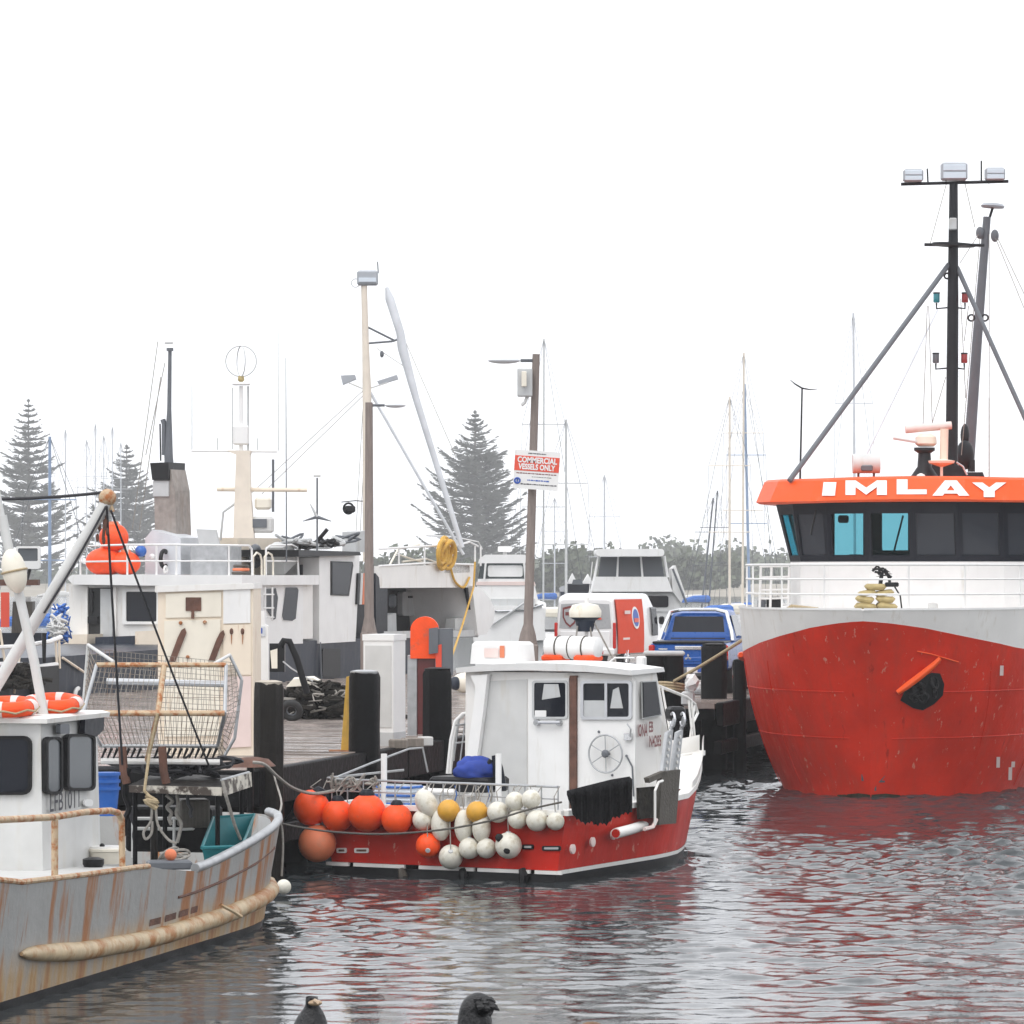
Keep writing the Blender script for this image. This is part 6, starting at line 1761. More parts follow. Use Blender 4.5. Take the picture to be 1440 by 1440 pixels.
t = thing('rope_coil', 'yellow rope coil hung on the navy trawler fore rail', 'rope', tv.at(626, 796, .1)); r_ = random.Random(5)
for k in range(8): MB().torus(tv.at(626 + r_.uniform(-5, 5), 777 + r_.uniform(-4, 4), .1 + r_.uniform(-.05, .15)), r_.uniform(.16, .40), .06, axis=tn + Vector((r_.gauss(0, .2), 0, r_.gauss(0, .2))), n=22, m=8).build('turn', 'rope_yellow', t, smooth=True)
MB().tube(sp([tv.at(634, 800, .1), tv.at(640, 818, .1), tv.at(652, 826, .1), tv.at(660, 812, .1)]), .035, 6).build('tail', 'rope_yellow', t, smooth=True)
t = thing('mooring_rope', 'yellow bow rope of the navy trawler running down to the jetty', 'rope', tv.at(640, 940, .3))
MB().tube([tv.at(668, 790, .2), tv.at(666, 826, .2), tv.at(650, 880, .9), P(628, 945, 100)], .03, 6).build('line', 'rope_yellow', t)
# stern deck clutter behind the derrick
q = tv.at(45, 960, .0)
slab([(48, 938), (83, 936), (83, 990), (50, 992)], 'stern_locker', 'black', .1, .8)
for a in (((-20, 911), (30, 909), (70, 902), (86, 896)), ((-20, 936), (20, 932), (50, 938), (80, 934))): nrail(list(a), .05, 'stern_rail', 'white_clean', .05)
for a in (((0, 885), (8, 940)), ((30, 905), (20, 975)), ((78, 900), (80, 935)), ((83, 900), (84, 940)), ((88, 925), (118, 945))): nrail(list(a), .03, 'stern_post', 'cream_rust', .05)
nrail([(62, 890), (62, 932)], [.06, .04], 'hydraulic_ram', 'black', .2)
MB().lathe([(.35, -.4), (.35, -.36), (.12, -.34), (.12, .34), (.35, .36), (.35, .4)], tv.at(12, 955, -.4), axis=td3, n=18).build('net_drum', 'rust_dark', nv)
r_ = random.Random(23)
def heap(name, label, cat, matn, px, py, off, w, h, seed, n=40, rr_=(.02, .04), plane=tv):
    r = random.Random(seed); c = plane.at(px, py, off); mb = MB()
    for k in range(n):
        p0 = c + td3 * r.gauss(0, w * .35) + tn * r.gauss(0, w * .25)
        u = min(1, math.hypot((p0 - c).x, (p0 - c).y) / (w * .8)); p0.z = c.z + h * (1 - u * u) * r.random()
        mb.tube(sp([p0 + Vector((r.gauss(0, w * .2), r.gauss(0, w * .2), r.gauss(0, h * .10))) for _ in range(5)], 3), r.uniform(*rr_), 5)
    o = mb.build(name, matn); o['kind'] = 'stuff'; return tag(o, label, cat)
heap('blue_netting', 'heap of blue and white netting on the navy trawler stern', 'net', 'blue_net', 84, 900, -.8, .42, .75, 3, 46, (.015, .035))
heap('white_netting', 'white net bundle among the blue netting on the stern', 'net', 'off_white', 80, 900, -.6, .4, .6, 4, 26, (.015, .035))
heap('brown_netting', 'brown net wound low behind the white derrick foot', 'net', 'net_brown', 22, 965, .1, .9, .5, 5, 60, (.03, .06))
# second working boat behind the stern: grey gantry with lamp and red board
gbk = thing('grey_workboat', 'grey workboat superstructure with white framed light panel behind the derrick', 'workboat', P(30, 900, 112))
B_ = lambda poly, nm, m, Y, d: MB().panel(poly, flat(Y), 0, d).build(nm, m, gbk)
B_([(-30, 824), (-12, 800), (-12, 930), (-30, 930)], 'gantry_leg', 'grey_light', 112, .5)
B_([(-30, 815), (54, 815), (54, 823), (-30, 824)], 'gantry_beam', 'rust_dark', 112, .4)
f_ = MB().frame(rr(22, 768, 56, 800, 3), rr(25, 771, 53, 789, 2), flat(111.8), 0, .25).build('light_panel', 'white_clean', gbk); MB().panel(rr(24, 770, 54, 790, 2), flat(111.8), -.04, .05).build('pane', 'glass_grey', f_)
MB().tube([P(42, 800, 112), P(38, 815, 112)], .05, 6).build('panel_stem', 'black', gbk)
B_(rr(1, 833, 13, 882, 1), 'red_board', 'red_sign', 111.5, .05)
B_([(-40, 890), (80, 890), (80, 1000), (-40, 1000)], 'hull', 'navy', 113, 3.0)
B_([(18, 846), (46, 846), (44, 890), (16, 890)], 'net_reel', 'weathered', 112.4, .6)

# ================================================================== ON THE JETTY
def gz(px, Y): return Vector(((px - CX) / F * Y, Y, JZ))
# cream steel hut
YH = 60.6; hp_l = flat(YH)
t = thing('steel_hut', 'tall cream steel box hut with rust streaked panels at the jetty end', 'hut', gz(289, YH))
hb = HY + (CAMZ - JZ) * F / YH
MB().panel([(222, 828), (356, 824), (356, hb), (222, hb)], hp_l, 0, 1.9).build('body', 'cream_rust', t)
MB().panel([(218, 824), (357, 820), (357, 828), (218, 833)], hp_l, .06, 2.0).build('roof_edge', 'white', t)
d1 = MB().panel([(233, 835), (311, 833), (311, 867), (233, 869)], hp_l, .025, .05).build('upper_hatch', 'cream', t)
MB().panel(rr(261, 840, 283, 859, 1), hp_l, .04, .03).build('plaque', 'rust_dark', d1)
MB().tube([hp_l.at(271, 859, .05), hp_l.at(271, 870, .05)], .025, 6).build('latch', 'rust_dark', d1)
d2 = MB().panel([(231, 873), (310, 871), (308, 1035), (231, 1036)], hp_l, .025, .05).build('lower_door', 'cream', t)
for a in ([(255, 886), (260, 883), (262, 890), (246, 931), (237, 931), (250, 896)], [(309, 890), (314, 886), (316, 892), (302, 929), (293, 929), (304, 900)]): MB().panel(a, hp_l, .06, .05).build('skid_bar', 'rust_dark', d2)
for a in ((254, 876), (288, 875), (264, 924)): MB().ball(hp_l.at(*a, .05), .03, 8, 6).build('bolt', 'rust', d2)
MB().panel([(314, 828), (352, 827), (352, 876), (314, 877)], hp_l, .03, .04).build('side_panel', 'white_clean', t)
MB().panel([(314, 879), (353, 878), (353, 949), (314, 949)], hp_l, .025, .04).build('side_panel', 'cream_rust', t)
MB().panel([(314, 951), (353, 951), (353, 1050), (314, 1052)], hp_l, .028, .04).build('side_panel', 'pink_white', t)
for px in (325.5, 341): MB().ball(hp_l.at(px, 888, .03), (.028, .02, .05), 8, 8).build('lifting_hole', 'rust_dark', t); MB().tube([hp_l.at(px, 893, .035), hp_l.at(px, 906, .035)], [.010, .004], 5).build('rust_run', 'rust', t)
# white power pillar with blue notice
YN = 64.5; npn = flat(YN)
t = thing('power_pillar', 'slim white service pillar with a blue notice beside the cream hut', 'cabinet', gz(366, YN))
yb_ = HY + (CAMZ - JZ) * F / YN
MB().panel([(352, 860), (372, 859), (372, 878), (377, 880), (377, yb_), (353, yb_)], npn, 0, .35).build('body', 'white_clean', t)
MB().panel(rr(359, 881, 373, 895, 1), npn, .02, .02).build('notice', 'mast_grey', t); MB().panel(rr(361, 883, 369, 891, 1), npn, .025, .01).build('notice_print', 'print_blue', t)
MB().panel(rr(344, 831, 351, 868, 0.5), npn, .03, .03).build('red_lettered_strip', 'white_clean', t); 
for y in (834, 838, 842): MB().panel(rr(345, y, 350, y + 2, .3), npn, .035, .02).build('print_line', 'red_sign', t)
# white electrical cabinet
YC = 64.2; yb_ = HY + (CAMZ - JZ) * F / YC
c0 = gz(540, YC); s_ = F / YC
t = thing('electrical_cabinet', 'tall white electrical cabinet behind the black capped pile', 'cabinet', c0)
A, B, C_ = gz(511, YC + .15), gz(553, YC - .05), gz(570, YC + .5)
D_ = A + (C_ - B); H_ = 1.70
MB().prism([A, B, C_, D_], (0, 0, H_)).build('body', 'white_clean', t)
cn = (A + C_) / 2; big = [cn + (p - cn) * 1.05 for p in (A, B, C_, D_)]
MB().prism([p + Vector((0, 0, H_)) for p in big], (0, 0, .10)).build('lid', 'white_clean', t)
MB().prism([p + Vector((0, 0, .0)) for p in [cn + (p - cn) * 1.02 for p in (A, B, C_, D_)]], (0, 0, .22)).build('plinth', 'grey_light', t)
MB().prism([A.lerp(B, .06) + Vector((0, -.012, .3)), A.lerp(B, .94) + Vector((0, -.012, .3)), A.lerp(B, .94) + Vector((0, -.012, 1.62)), A.lerp(B, .06) + Vector((0, -.012, 1.62))], (0, .01, 0)).build('door', 'off_white', t)
# timber blocks at its foot
for k, (px, w) in enumerate(((560, .30), (580, .34), (598, .2))):
    q = gz(px, YC - .9 + k * .5); o = MB().box(q + Vector((0, 0, .075)), (w, .22, .15), rz=.2 * k, bev=.015).build('timber_block', ('timber_grey', 'timber_grey', 'off_white')[k]); tag(o, ['grey timber block at the cabinet plinth', 'long grey timber block between cabinet and black pile', 'pale square block against the black pile'][k], 'block', 'blocks at the foot of the cabinet')
# orange hood on steel stand
YO = 68.5; po = flat(YO); yb_ = HY + (CAMZ - JZ) * F / YO
t = thing('fire_hose_stand', 'steel stand with a bright orange hood beside the white cabinet', 'stand', gz(592, YO))
MB().panel([(573, 922), (586, 922), (586, yb_), (573, yb_)], po, 0, .5).build('side_plate', 'galv', t)
MB().panel([(587, 926), (612, 926), (612, yb_), (587, yb_)], po, -.02, .5).build('front_plate', 'dark_red_steel', t)
pts = [(577, 926), (577, 890)] + [(597 + 20 * math.cos(R(a)), 886 - 19 * math.sin(R(a))) for a in range(170, 5, -15)] + [(617, 890), (617, 926)]
MB().panel(pts, po, .04, .42).build('hood', 'orange', t, smooth=30)
MB().panel([(603, 884), (616, 882), (616, 918), (603, 920)], po, .10, .06).build('flap', 'grey_paint', t)
MB().panel([(615, 884), (637, 884), (637, 950), (620, 950), (620, 910), (615, 908)], po, .06, .3).build('post_box', 'grey_paint', t)
MB().panel([(612, 908), (621, 906), (621, 945), (613, 945)], po, .075, .02).build('red_handle', 'red_sign', t)
# yellow marker wedge
YW = 61.9; pw = flat(YW); yb_ = HY + (CAMZ - JZ) * F / YW
t = thing('marker_wedge', 'tapered yellow marker post leaning on the black capped pile', 'post', gz(486, YW))
MB().panel([(487, 952), (494, 950), (494, yb_), (479, yb_)], pw, .0, .12).build('post', 'yellow_post', t)
MB().box(gz(482, YW) + Vector((0, -.02, .02)), (.42, .34, .04)).build('base_plate', 'rust', t)
# rusty hood plate on the near pile top rope guard
t = thing('steel_hood', 'rusty domed steel plate on the jetty end beside the thick pile', 'plate', P(352, 1082, 55.2))
MB().lathe([(.42, 0), (.30, .10), (.12, .13)], P(352, 1078, 55.2), n=16, sq=.6).build('dome', 'rust_dark', t, smooth=True)
MB().lathe([(.05, -.9), (.05, .0)], P(352, 1078, 55.2), n=8).build('stem', 'timber_black', t)
# pump with bent pipes
YP = 70.0
t = thing('pump_unit', 'black and white pump with bent hoses standing beside the net heap', 'pump', gz(396, YP))
MB().panel([(378, 905), (400, 905), (400, 945), (378, 945)], flat(YP), 0, .35).build('housing', 'black', t)
MB().panel([(380, 915), (390, 912), (390, 940), (382, 940)], flat(YP), .02, .03).build('gauge_plate', 'cream', t)
q = gz(392, YP); MB().tube([q, q + Vector((0, .1, .7))], .07, 8).build('leg', 'black', t); q = gz(384, YP); MB().tube([q, q + Vector((0, .1, .7))], .05, 8).build('leg', 'black', t)
MB().tube([P(394, 910, YP), P(399, 901, YP), P(407, 902, YP), P(417, 925, YP), P(426, 955, YP), P(432, 975, YP)], .06, 10).build('hose', 'black_rubber', t, smooth=True)
MB().tube([P(398, 930, YP), P(410, 940, YP), P(440, 958, YP)], .015, 5).build('cable', 'grey_light', t)
# nets heap with tyre
def jheap(name, label, cat, matn, px, Y, w, h, seed, n, rr_):
    r = random.Random(seed); c = gz(px, Y); mb = MB()
    for k in range(n):
        p0 = c + Vector((r.gauss(0, w * .38), r.gauss(0, w * .22), 0)); u = min(1, abs((p0 - c).x) / (w * .95)); p0.z = JZ + .05 + h * (1 - u * u) * r.random()
        mb.tube(sp([p0 + Vector((r.gauss(0, w * .10), r.gauss(0, w * .10), max(-.1, r.gauss(0, h * .08)))) for _ in range(6)], 3), r.uniform(*rr_), 5)
    o = mb.build(name, matn); o['kind'] = 'stuff'; return tag(o, label, cat)
jheap('fishing_net_heap', 'heap of black fishing net on the wet jetty boards', 'net', 'net_brown', 446, 76.5, 1.35, .62, 7, 150, (.02, .05))
jheap('rope_heap', 'grey rope ends tangled over the black net heap', 'rope', 'rope_grey', 440, 76.2, 1.2, .62, 8, 16, (.012, .02))
q = gz(410, 75.0)
t = thing('old_tyre', 'old black tyre lying against the net heap', 'tyre', q)
MB().torus(q + Vector((0, 0, .2)), .16, .065, axis=(.2, 1, .5), n=24, m=10).build('tread', 'tyre', t, smooth=True); MB().torus(q + Vector((0, 0, .2)), .10, .02, axis=(.2, 1, .5), n=20, m=6).build('rim', 'grey_paint', t)
q = P(428, 956, 76.5); o = MB().prism([P(402, 966, 76.2), P(412, 955, 76.2), P(440, 953, 76.2), P(452, 960, 76.2), P(440, 964, 76.2)], (0, .5, .02)).build('pale_board', 'cream'); tag(o, 'pale board lying on top of the black net heap', 'board')
# ---- lamp posts
def lamp_post(base_px, base_y, top_px, top_y, Y, head, label, rp=6.0):
    q0 = P(base_px, base_y, Y); q1 = P(top_px, top_y, Y); s_ = F / Y
    t = thing('lamp_post', label, 'lamp post', (q0.x, q0.y, JZ), 0, 'brown timber lamp posts on the jetty')
    MB().tube([q0, q0 + (q1 - q0) * .035, q0 + (q1 - q0) * .07, q1], [.20, .16, rp * 1.15 / s_, rp * .9 / s_], 12).build('post', 'pole_brown', t, smooth=True)
    MB().box((q0.x, q0.y, (JZ + q0.z) / 2), (.42, .42, q0.z - JZ), bev=.03).build('plinth', 'pole_brown', t)
    x0, x1, y = head
    MB().tube([P(top_px, y, Y), P(x1 if abs(x1 - top_px) < abs(x0 - top_px) else x0, y, Y)], .035, 6).build('arm', 'grey_paint', t)
    c = P((x0 + x1) / 2, y, Y); L = abs(x1 - x0) / s_
    MB().ball(c, (L / 2, .16, .065), 16, 8).build('lamp_head', 'mast_grey', t, smooth=True)
    return t
lamp_post(519, 889, 519, 566, 100.0, (541, 571, 570), 'brown lamp post in front of the navy trawler wheelhouse')
t = lamp_post(742, 906, 754, 498, 79.0, (686, 732, 507), 'brown lamp post carrying the red and white sign and a meter box')
MB().box(P(738, 538, 78.8), (.30, .2, .56), bev=.02).build('meter_box', 'grey_light', t); MB().box(P(737, 533, 78.62), (.10, .08, .30), bev=.01).build('switch', 'cream', t)
MB().tube([P(742, 556, 78.8), P(738, 566, 78.8), P(733, 570, 78.8)], .035, 6).build('conduit', 'off_white', t)
# sign
YS = 78.75; sp_ = flat(YS); sa = R(4)
t = thing('harbour_sign', 'white notice with a red COMMERCIAL VESSELS ONLY panel on the lamp post', 'sign', P(754, 690, YS))
sc_ = P(754.5, 661.5, YS); su = Vector((math.cos(sa), 0, -math.sin(sa))); sw = Vector((math.sin(sa), 0, math.cos(sa)))
def sq(x0, x1, z0, z1, out, d=.012): return [sc_ + su * x + sw * z + Vector((0, -out, 0)) for x, z in ((x0, z0), (x1, z0), (x1, z1), (x0, z1))]
k = YS / F
MB().prism(sq(-32 * k, 32 * k, -27 * k, 27.5 * k, 0), (0, .012, 0)).build('board', 'white_clean', t)
MB().prism(sq(-31.5 * k, 31.3 * k, -1.5 * k, 19.5 * k, .006), (0, .004, 0)).build('red_panel', 'red_sign', t)
m_ = MB(); text_on(m_, 'COMMERCIAL', sc_ + sw * 13.5 * k + Vector((0, -.012, 0)), su, sw, .155, bold=.006, sx=.80); text_on(m_, 'VESSELS ONLY', sc_ + sw * 4.0 * k + Vector((0, -.012, 0)), su, sw, .150, bold=.006, sx=.74); m_.build('red_panel_lettering', 'white_clean', t)
def scribble(x0, x1, z, h, seed):
    r = random.Random(seed); m_ = MB(); x = x0
    while x < x1:
        w = r.uniform(1.2, 4.2); m_.prism(sq(x * k, min(x + w, x1) * k, (z - h / 2 * r.uniform(.6, 1)) * k, (z + h / 2 * r.uniform(.6, 1)) * k, .003), (0, .002, 0)); x += w + r.uniform(.5, .9)
    return m_
scribble(-13, 12, 23.2, 2.0, 1).build('small_print', 'print_dark', t); scribble(-28, 29, -5.0, 1.7, 2).build('small_print', 'print_maroon', t); scribble(-6, 22, -9.5, 1.0, 3).build('small_print', 'print_dark', t)
scribble(-12, 19, -14.5, 2.2, 4).build('small_print', 'print_blue', t); scribble(-21, 30, -20.2, 2.0, 5).build('small_print', 'print_dark', t)
m_ = MB(); m_.torus(sc_ + su * -26 * k + sw * -16 * k + Vector((0, -.006, 0)), 3.6 * k, 1.3 * k, axis=(0, 1, 0), n=20, m=6); m_.prism(sq(-27 * k, -25 * k, -18 * k, -13.5 * k, .006), (0, .003, 0)); m_.build('round_emblem', 'print_blue', t)
# mooring lines near the grey and red boats
def line(name, label, pts, r, m):
    o = MB().tube(sp(pts), r, 6).build(name, m, smooth=True); return tag(o, label, 'rope')
line('mooring_rope', 'grey mooring line sagging across the red stern in front of the floats', [P(388, 1156, 49.5), P(420, 1163, 50.5), P(470, 1170, 52), P(540, 1173, 53.5), P(620, 1167, 54.6), P(690, 1154, 55.0), P(745, 1138, 55.2), P(790, 1128, 55.3)], .014, 'weathered')
line('mooring_rope', 'pale mooring line from the thick pile to the red stern corner', [P(356, 1072, 54.6), P(372, 1075, 54.6), P(390, 1092, 55), P(412, 1108, 56), P(440, 1116, 57), P(470, 1112, 57.3)], .024, 'rope_grey')
line('mooring_rope', 'thin stern line from the grey boat up to the thick pile', [P(388, 1154, 49.2), P(396, 1130, 52), P(388, 1100, 55.5), P(384, 1085, 55.9)], .014, 'rope_grey')
line('mooring_rope', 'short line looped down the end of the grey hull', [P(389, 1153, 49.1), P(396, 1162, 49.2), P(398, 1190, 49.2), P(396, 1232, 49.2)], .014, 'rope_grey')

# ================================================================== VEHICLES on the jetty
def crossring(y, w, z0, z1, r, top_w=None):
    """rounded section across a vehicle at station y: lower half width w, upper half width top_w"""
    tw = top_w or w; pts = []
    for (cx, cz, a0) in ((w - r, z0 + r, -90), (tw - r, z1 - r, 0), (-(tw - r), z1 - r, 90), (-(w - r), z0 + r, 180)):
        for i in range(4):
            a = R(a0 + 30 * i); pts.append((cx + r * math.cos(a), y, cz + r * math.sin(a)))
    return pts
def wheel(t, x, y, r=.37, w=.25):
    c = W(t, (x, y, r)); ax = (FRM[t.name].to_3x3() @ Vector((1, 0, 0)))
    ty = MB().lathe([(r * .62, -w / 2), (r * .95, -w / 2), (r, -w * .3), (r, w * .3), (r * .95, w / 2), (r * .62, w / 2)], c, axis=ax, n=28).build('wheel', 'tyre', t, smooth=30)
    sd = 1 if x > 0 else -1
    MB().lathe([(r * .62, 0), (r * .60, .02), (r * .2, .03)], c + ax * sd * w * .46, axis=ax * sd, n=20).build('rim', 'chrome', ty)
    for k in range(6):
        a = k * math.pi / 3; d = FRM[t.name].to_3x3() @ Vector((0, math.cos(a), math.sin(a))); MB().tube([c + ax * sd * (w * .5 + .01), c + ax * sd * (w * .5 + .01) + d * r * .58], .028, 5).build('spoke', 'chrome', ty)
# --- blue utility truck, seen from behind
UA = R(10)
uq = P(968, 977, 91.0)
u = thing('utility_truck', 'blue dual cab utility truck parked tail on with a hard tray cover', 'utility truck', (uq.x, uq.y, JZ + .015), -UA)
L = lambda rings, nm, m, sm=30: MB().loft(rings).build(nm, m, u, smooth=sm, local=True)
L([crossring(0, .86, .62, 1.13, .09, .86), crossring(.06, .92, .56, 1.17, .10, .90), crossring(1.6, .93, .50, 1.18, .10, .91)], 'tub', 'car_blue')
L([crossring(1.62, .93, .45, 1.18, .10, .91), crossring(4.4, .93, .42, 1.16, .12, .90), crossring(5.0, .90, .42, 1.05, .14, .85), crossring(5.25, .82, .45, .92, .14, .78)], 'body', 'car_blue')
L([crossring(1.72, .86, 1.10, 1.30, .08, .80), crossring(2.0, .86, 1.10, 1.84, .12, .66), crossring(2.4, .86, 1.10, 1.92, .12, .68), crossring(3.4, .86, 1.10, 1.90, .12, .68), crossring(4.1, .84, 1.08, 1.20, .06, .74)], 'cab', 'car_blue')
# rear screen, silver sports bar, side glass
gq = [(-.64, 1.745, 1.24), (.64, 1.745, 1.24), (.56, 1.945, 1.76), (-.56, 1.945, 1.76)]
w_ = MB().prism([Vector(p) + Vector((0, -.035, 0)) for p in gq], (0, .02, .0)).build('rear_window', 'glass_dark', u, local=True)
MB().tube([(-.86, 1.30, 1.19), (-.80, 1.52, 1.45), (-.66, 1.80, 1.86), (-.4, 1.90, 1.92), (.4, 1.90, 1.92), (.66, 1.80, 1.86), (.80, 1.52, 1.45), (.86, 1.30, 1.19)], .045, 8).build('sports_bar', 'chrome', u, smooth=True, local=True)
for s_ in (1, -1):
    MB().prism([(s_ * .845, 2.15, 1.25), (s_ * .845, 3.75, 1.25), (s_ * .70, 3.3, 1.78), (s_ * .70, 2.25, 1.78)], (s_ * .012, 0, .004)).build('side_window', 'glass_dark', u, local=True)
    MB().box((s_ * 1.02, 3.7, 1.26), (.22, .12, .2), bev=.05).build('mirror', 'car_blue', u, local=True)
    tlp = MB().box((s_ * .845, .03, .95), (.14, .14, .36), bev=.03).build('taillight', 'taillight', u, local=True)
    MB().box((s_ * .85, -.045, .84), (.09, .02, .08), bev=.008).build('reverse_lens', 'white_clean', tlp, local=True)
tg = MB().box((0, -.005, .90), (1.50, .05, .46), bev=.02).build('tailgate', 'car_blue', u, local=True)
MB().box((0, -.035, .80), (1.40, .02, .10), bev=.01).build('tailgate_crease', 'car_blue', tg, local=True)
MB().box((0, -.045, 1.06), (.62, .03, .085), bev=.012).build('tailgate_handle', 'chrome', tg, local=True)
m_ = MB()
for k in range(3):
    a = R(90 + 120 * k); d = Vector((math.cos(a), 0, math.sin(a))); n_ = Vector((-d.z, 0, d.x)); o_ = Vector((0, -.05, .845))
    m_.prism([o_, o_ + d * .045 + n_ * .026, o_ + d * .09, o_ + d * .045 - n_ * .026], (0, .012, 0))
m_.build('three_diamond_badge', 'chrome', tg, local=True)
for s_ in (1, -1): MB().box((s_ * .58, -.04, 1.035), (.20, .012, .03)).build('badge_script', 'chrome', tg, local=True)
MB().box((0, .76, 1.185), (1.66, 1.62, .05), bev=.02).build('tray_cover', 'black', u, local=True)
bm = MB().box((0, -.10, .52), (1.76, .22, .20), bev=.05).build('bumper', 'grey_paint', u, local=True)
MB().box((0, -.02, .40), (1.5, .2, .14), bev=.03).build('bumper_step', 'black', u, local=True)
pl = MB().box((.18, -.22, .56), (.37, .015, .13), bev=.006).build('number_plate', 'white_clean', u, local=True)
m_ = MB(); m_.box((.30, -.23, .56), (.12, .008, .10)); m_.build('plate_stripe', 'print_blue', pl, local=True)
MB().box((-.35, -.16, .62), (.3, .05, .08), bev=.015).build('step_pad', 'grey_light', bm, local=True)
for x in (-.80, .80):
    for y in (.95, 4.2): wheel(u, x, y, .39, .26)
MB().box((0, 2.6, .42), (1.2, 4.6, .2)).build('chassis', 'black', u, local=True)
# --- white and red van, seen from behind
VA = R(20)
vq = P(823, 805 + 2.8 * F / 116, 116.0)
v = thing('delivery_van', 'white van with an orange red wrapped side panel and shield decals', 'van', (vq.x, vq.y, JZ + .015), -VA)
Lv = lambda rings, nm, m: MB().loft(rings).build(nm, m, v, smooth=30, local=True)
Lv([crossring(0, .90, .42, 1.98, .14, .80), crossring(.10, .97, .38, 2.12, .16, .86), crossring(.5, .98, .36, 2.18, .18, .87), crossring(3.3, .98, .36, 2.16, .18, .87), crossring(3.9, .97, .36, 1.80, .16, .84), crossring(4.5, .95, .36, 1.20, .14, .86), crossring(5.0, .88, .38, .95, .16, .80)], 'body', 'car_white')
# rear glass in two leaves, with a shield
for s_ in (1, -1):
    g_ = MB().prism([(s_ * .03, -.012, 1.12), (s_ * .80, -.012, 1.16), (s_ * .74, -.012, 1.86), (s_ * .03, -.012, 1.90)], (0, .02, 0)).build('rear_window', 'car_grey', v, local=True)
    MB().box((s_ * .42, -.02, .80), (.70, .03, .55), bev=.02).build('rear_door', 'car_white', v, local=True)
    MB().box((s_ * .90, -.005, .95), (.09, .08, .75), bev=.02).build('taillight', 'taillight', v, local=True)
def shield(cx, cz, s_, y, m, d=.006):
    pts = [(-.5, .55), (0, .68), (.5, .55), (.5, -.05), (.3, -.45), (0, -.7), (-.3, -.45), (-.5, -.05)]
    return MB().prism([(cx + a * s_, y, cz + b * s_) for a, b in pts], (0, d, 0)).build('shield_decal', m, v, local=True)
shield(-.46, 1.50, .46, -.026, 'print_maroon'); shield(-.46, 1.50, .36, -.032, 'car_grey'); 
MB().box((-.46, -.036, 1.58), (.28, .006, .10)).build('shield_print', 'print_maroon', v, local=True)
MB().box((.38, -.03, 1.55), (.22, .006, .08)).build('rear_lettering', 'red_sign', v, local=True); MB().box((.42, -.03, 1.44), (.18, .006, .05)).build('rear_lettering', 'red_sign', v, local=True)
MB().box((0, -.05, .48), (1.84, .16, .22), bev=.05).build('bumper', 'car_white', v, local=True)
MB().box((0, -.13, .46), (1.2, .03, .10), bev=.01).build('bumper_strip', 'taillight', v, local=True)
# side wrap follows the van side
def side_sheet(y0, y1, nm, m, zlo=.42, zhi=2.0, out=.008):
    rows = [(zlo, .985), (.9, .987), (1.3, .972), (1.7, .930), (zhi, .885)]
    vs = []; fs = []
    for z, x in rows:
        for y in (y0, y1): vs.append((x + out, y + (.06 * (z - 1) if nm == 'red_wrap' and y == y1 else 0), z))
    n = len(rows)
    for i in range(n - 1): fs.append((2 * i, 2 * i + 1, 2 * i + 3, 2 * i + 2))
    vs += [(a - .02, b, c) for a, b, c in vs]; fs += [tuple(x + 2 * n for x in reversed(f)) for f in fs]
    return MB().add(vs, fs).build(nm, m, v, local=True)
side_sheet(.06, 2.5, 'red_wrap', 'car_red')
side_sheet(3.3, 3.8, 'door_window', 'glass_dark', 1.25, 1.75, .012)
dc = MB().lathe([(.33, 0), (.33, .01)], W(v, (.965, 1.75, 1.45)), axis=FRM[v.name].to_3x3() @ Vector((1, 0, .12)), n=24).build('round_decal', 'white_clean', v)
MB().lathe([(.26, .011), (.26, .016)], W(v, (.965, 1.75, 1.45)), axis=FRM[v.name].to_3x3() @ Vector((1, 0, .12)), n=24).build('decal_centre', 'print_blue', dc)
MB().box((1.0, 1.75, 1.38), (.012, .40, .12)).build('decal_band', 'red_sign', dc, local=True)
MB().box((1.0, .9, 1.62), (.012, .5, .10)).build('side_lettering', 'pink_white', v, local=True); MB().box((1.0, .8, .85), (.012, .6, .06)).build('side_lettering', 'pink_white', v, local=True)
for x in (-.86, .86):
    for y in (.9, 4.0): wheel(v, x, y, .34, .22)
MB().box((1.05, 4.0, 1.35), (.16, .12, .24), bev=.04).build('mirror', 'black', v, local=True)

# ================================================================== FAR BOATS in the marina
def cruiser(label, px, Y, hullw, parts):
    q = P(px, 805, Y); q.z = 0
    t = thing('motor_cruiser', label, 'motor cruiser', q, 0)
    pl = flat(Y)
    for nm, m, poly, out, dep in parts: MB().panel(poly, flat(Y + out), 0, dep).build(nm, m, t)
    return t
def hull_end(t, px0, px1, ytop, Y, L, m='white_clean'):
    a, b = P(px0, ytop, Y), P(px1, ytop, Y); rings = []
    cx = (a.x + b.x) / 2; hw = (b.x - a.x) / 2
    for k, f in ((0, 1), (.5, 1.02), (.75, .85), (.9, .5), (1, .05)):
        y = Y + L * k; z = a.z + .3 * k
        rings.append([(cx - hw * f, y, z), (cx + hw * f, y, z), (cx + hw * f * .85, y, 0.3), (cx + hw * f * .7, y, -.4), (cx - hw * f * .7, y, -.4), (cx - hw * f * .85, y, .3)])
    MB().loft(rings).build('hull', m, t)
Y1 = 170
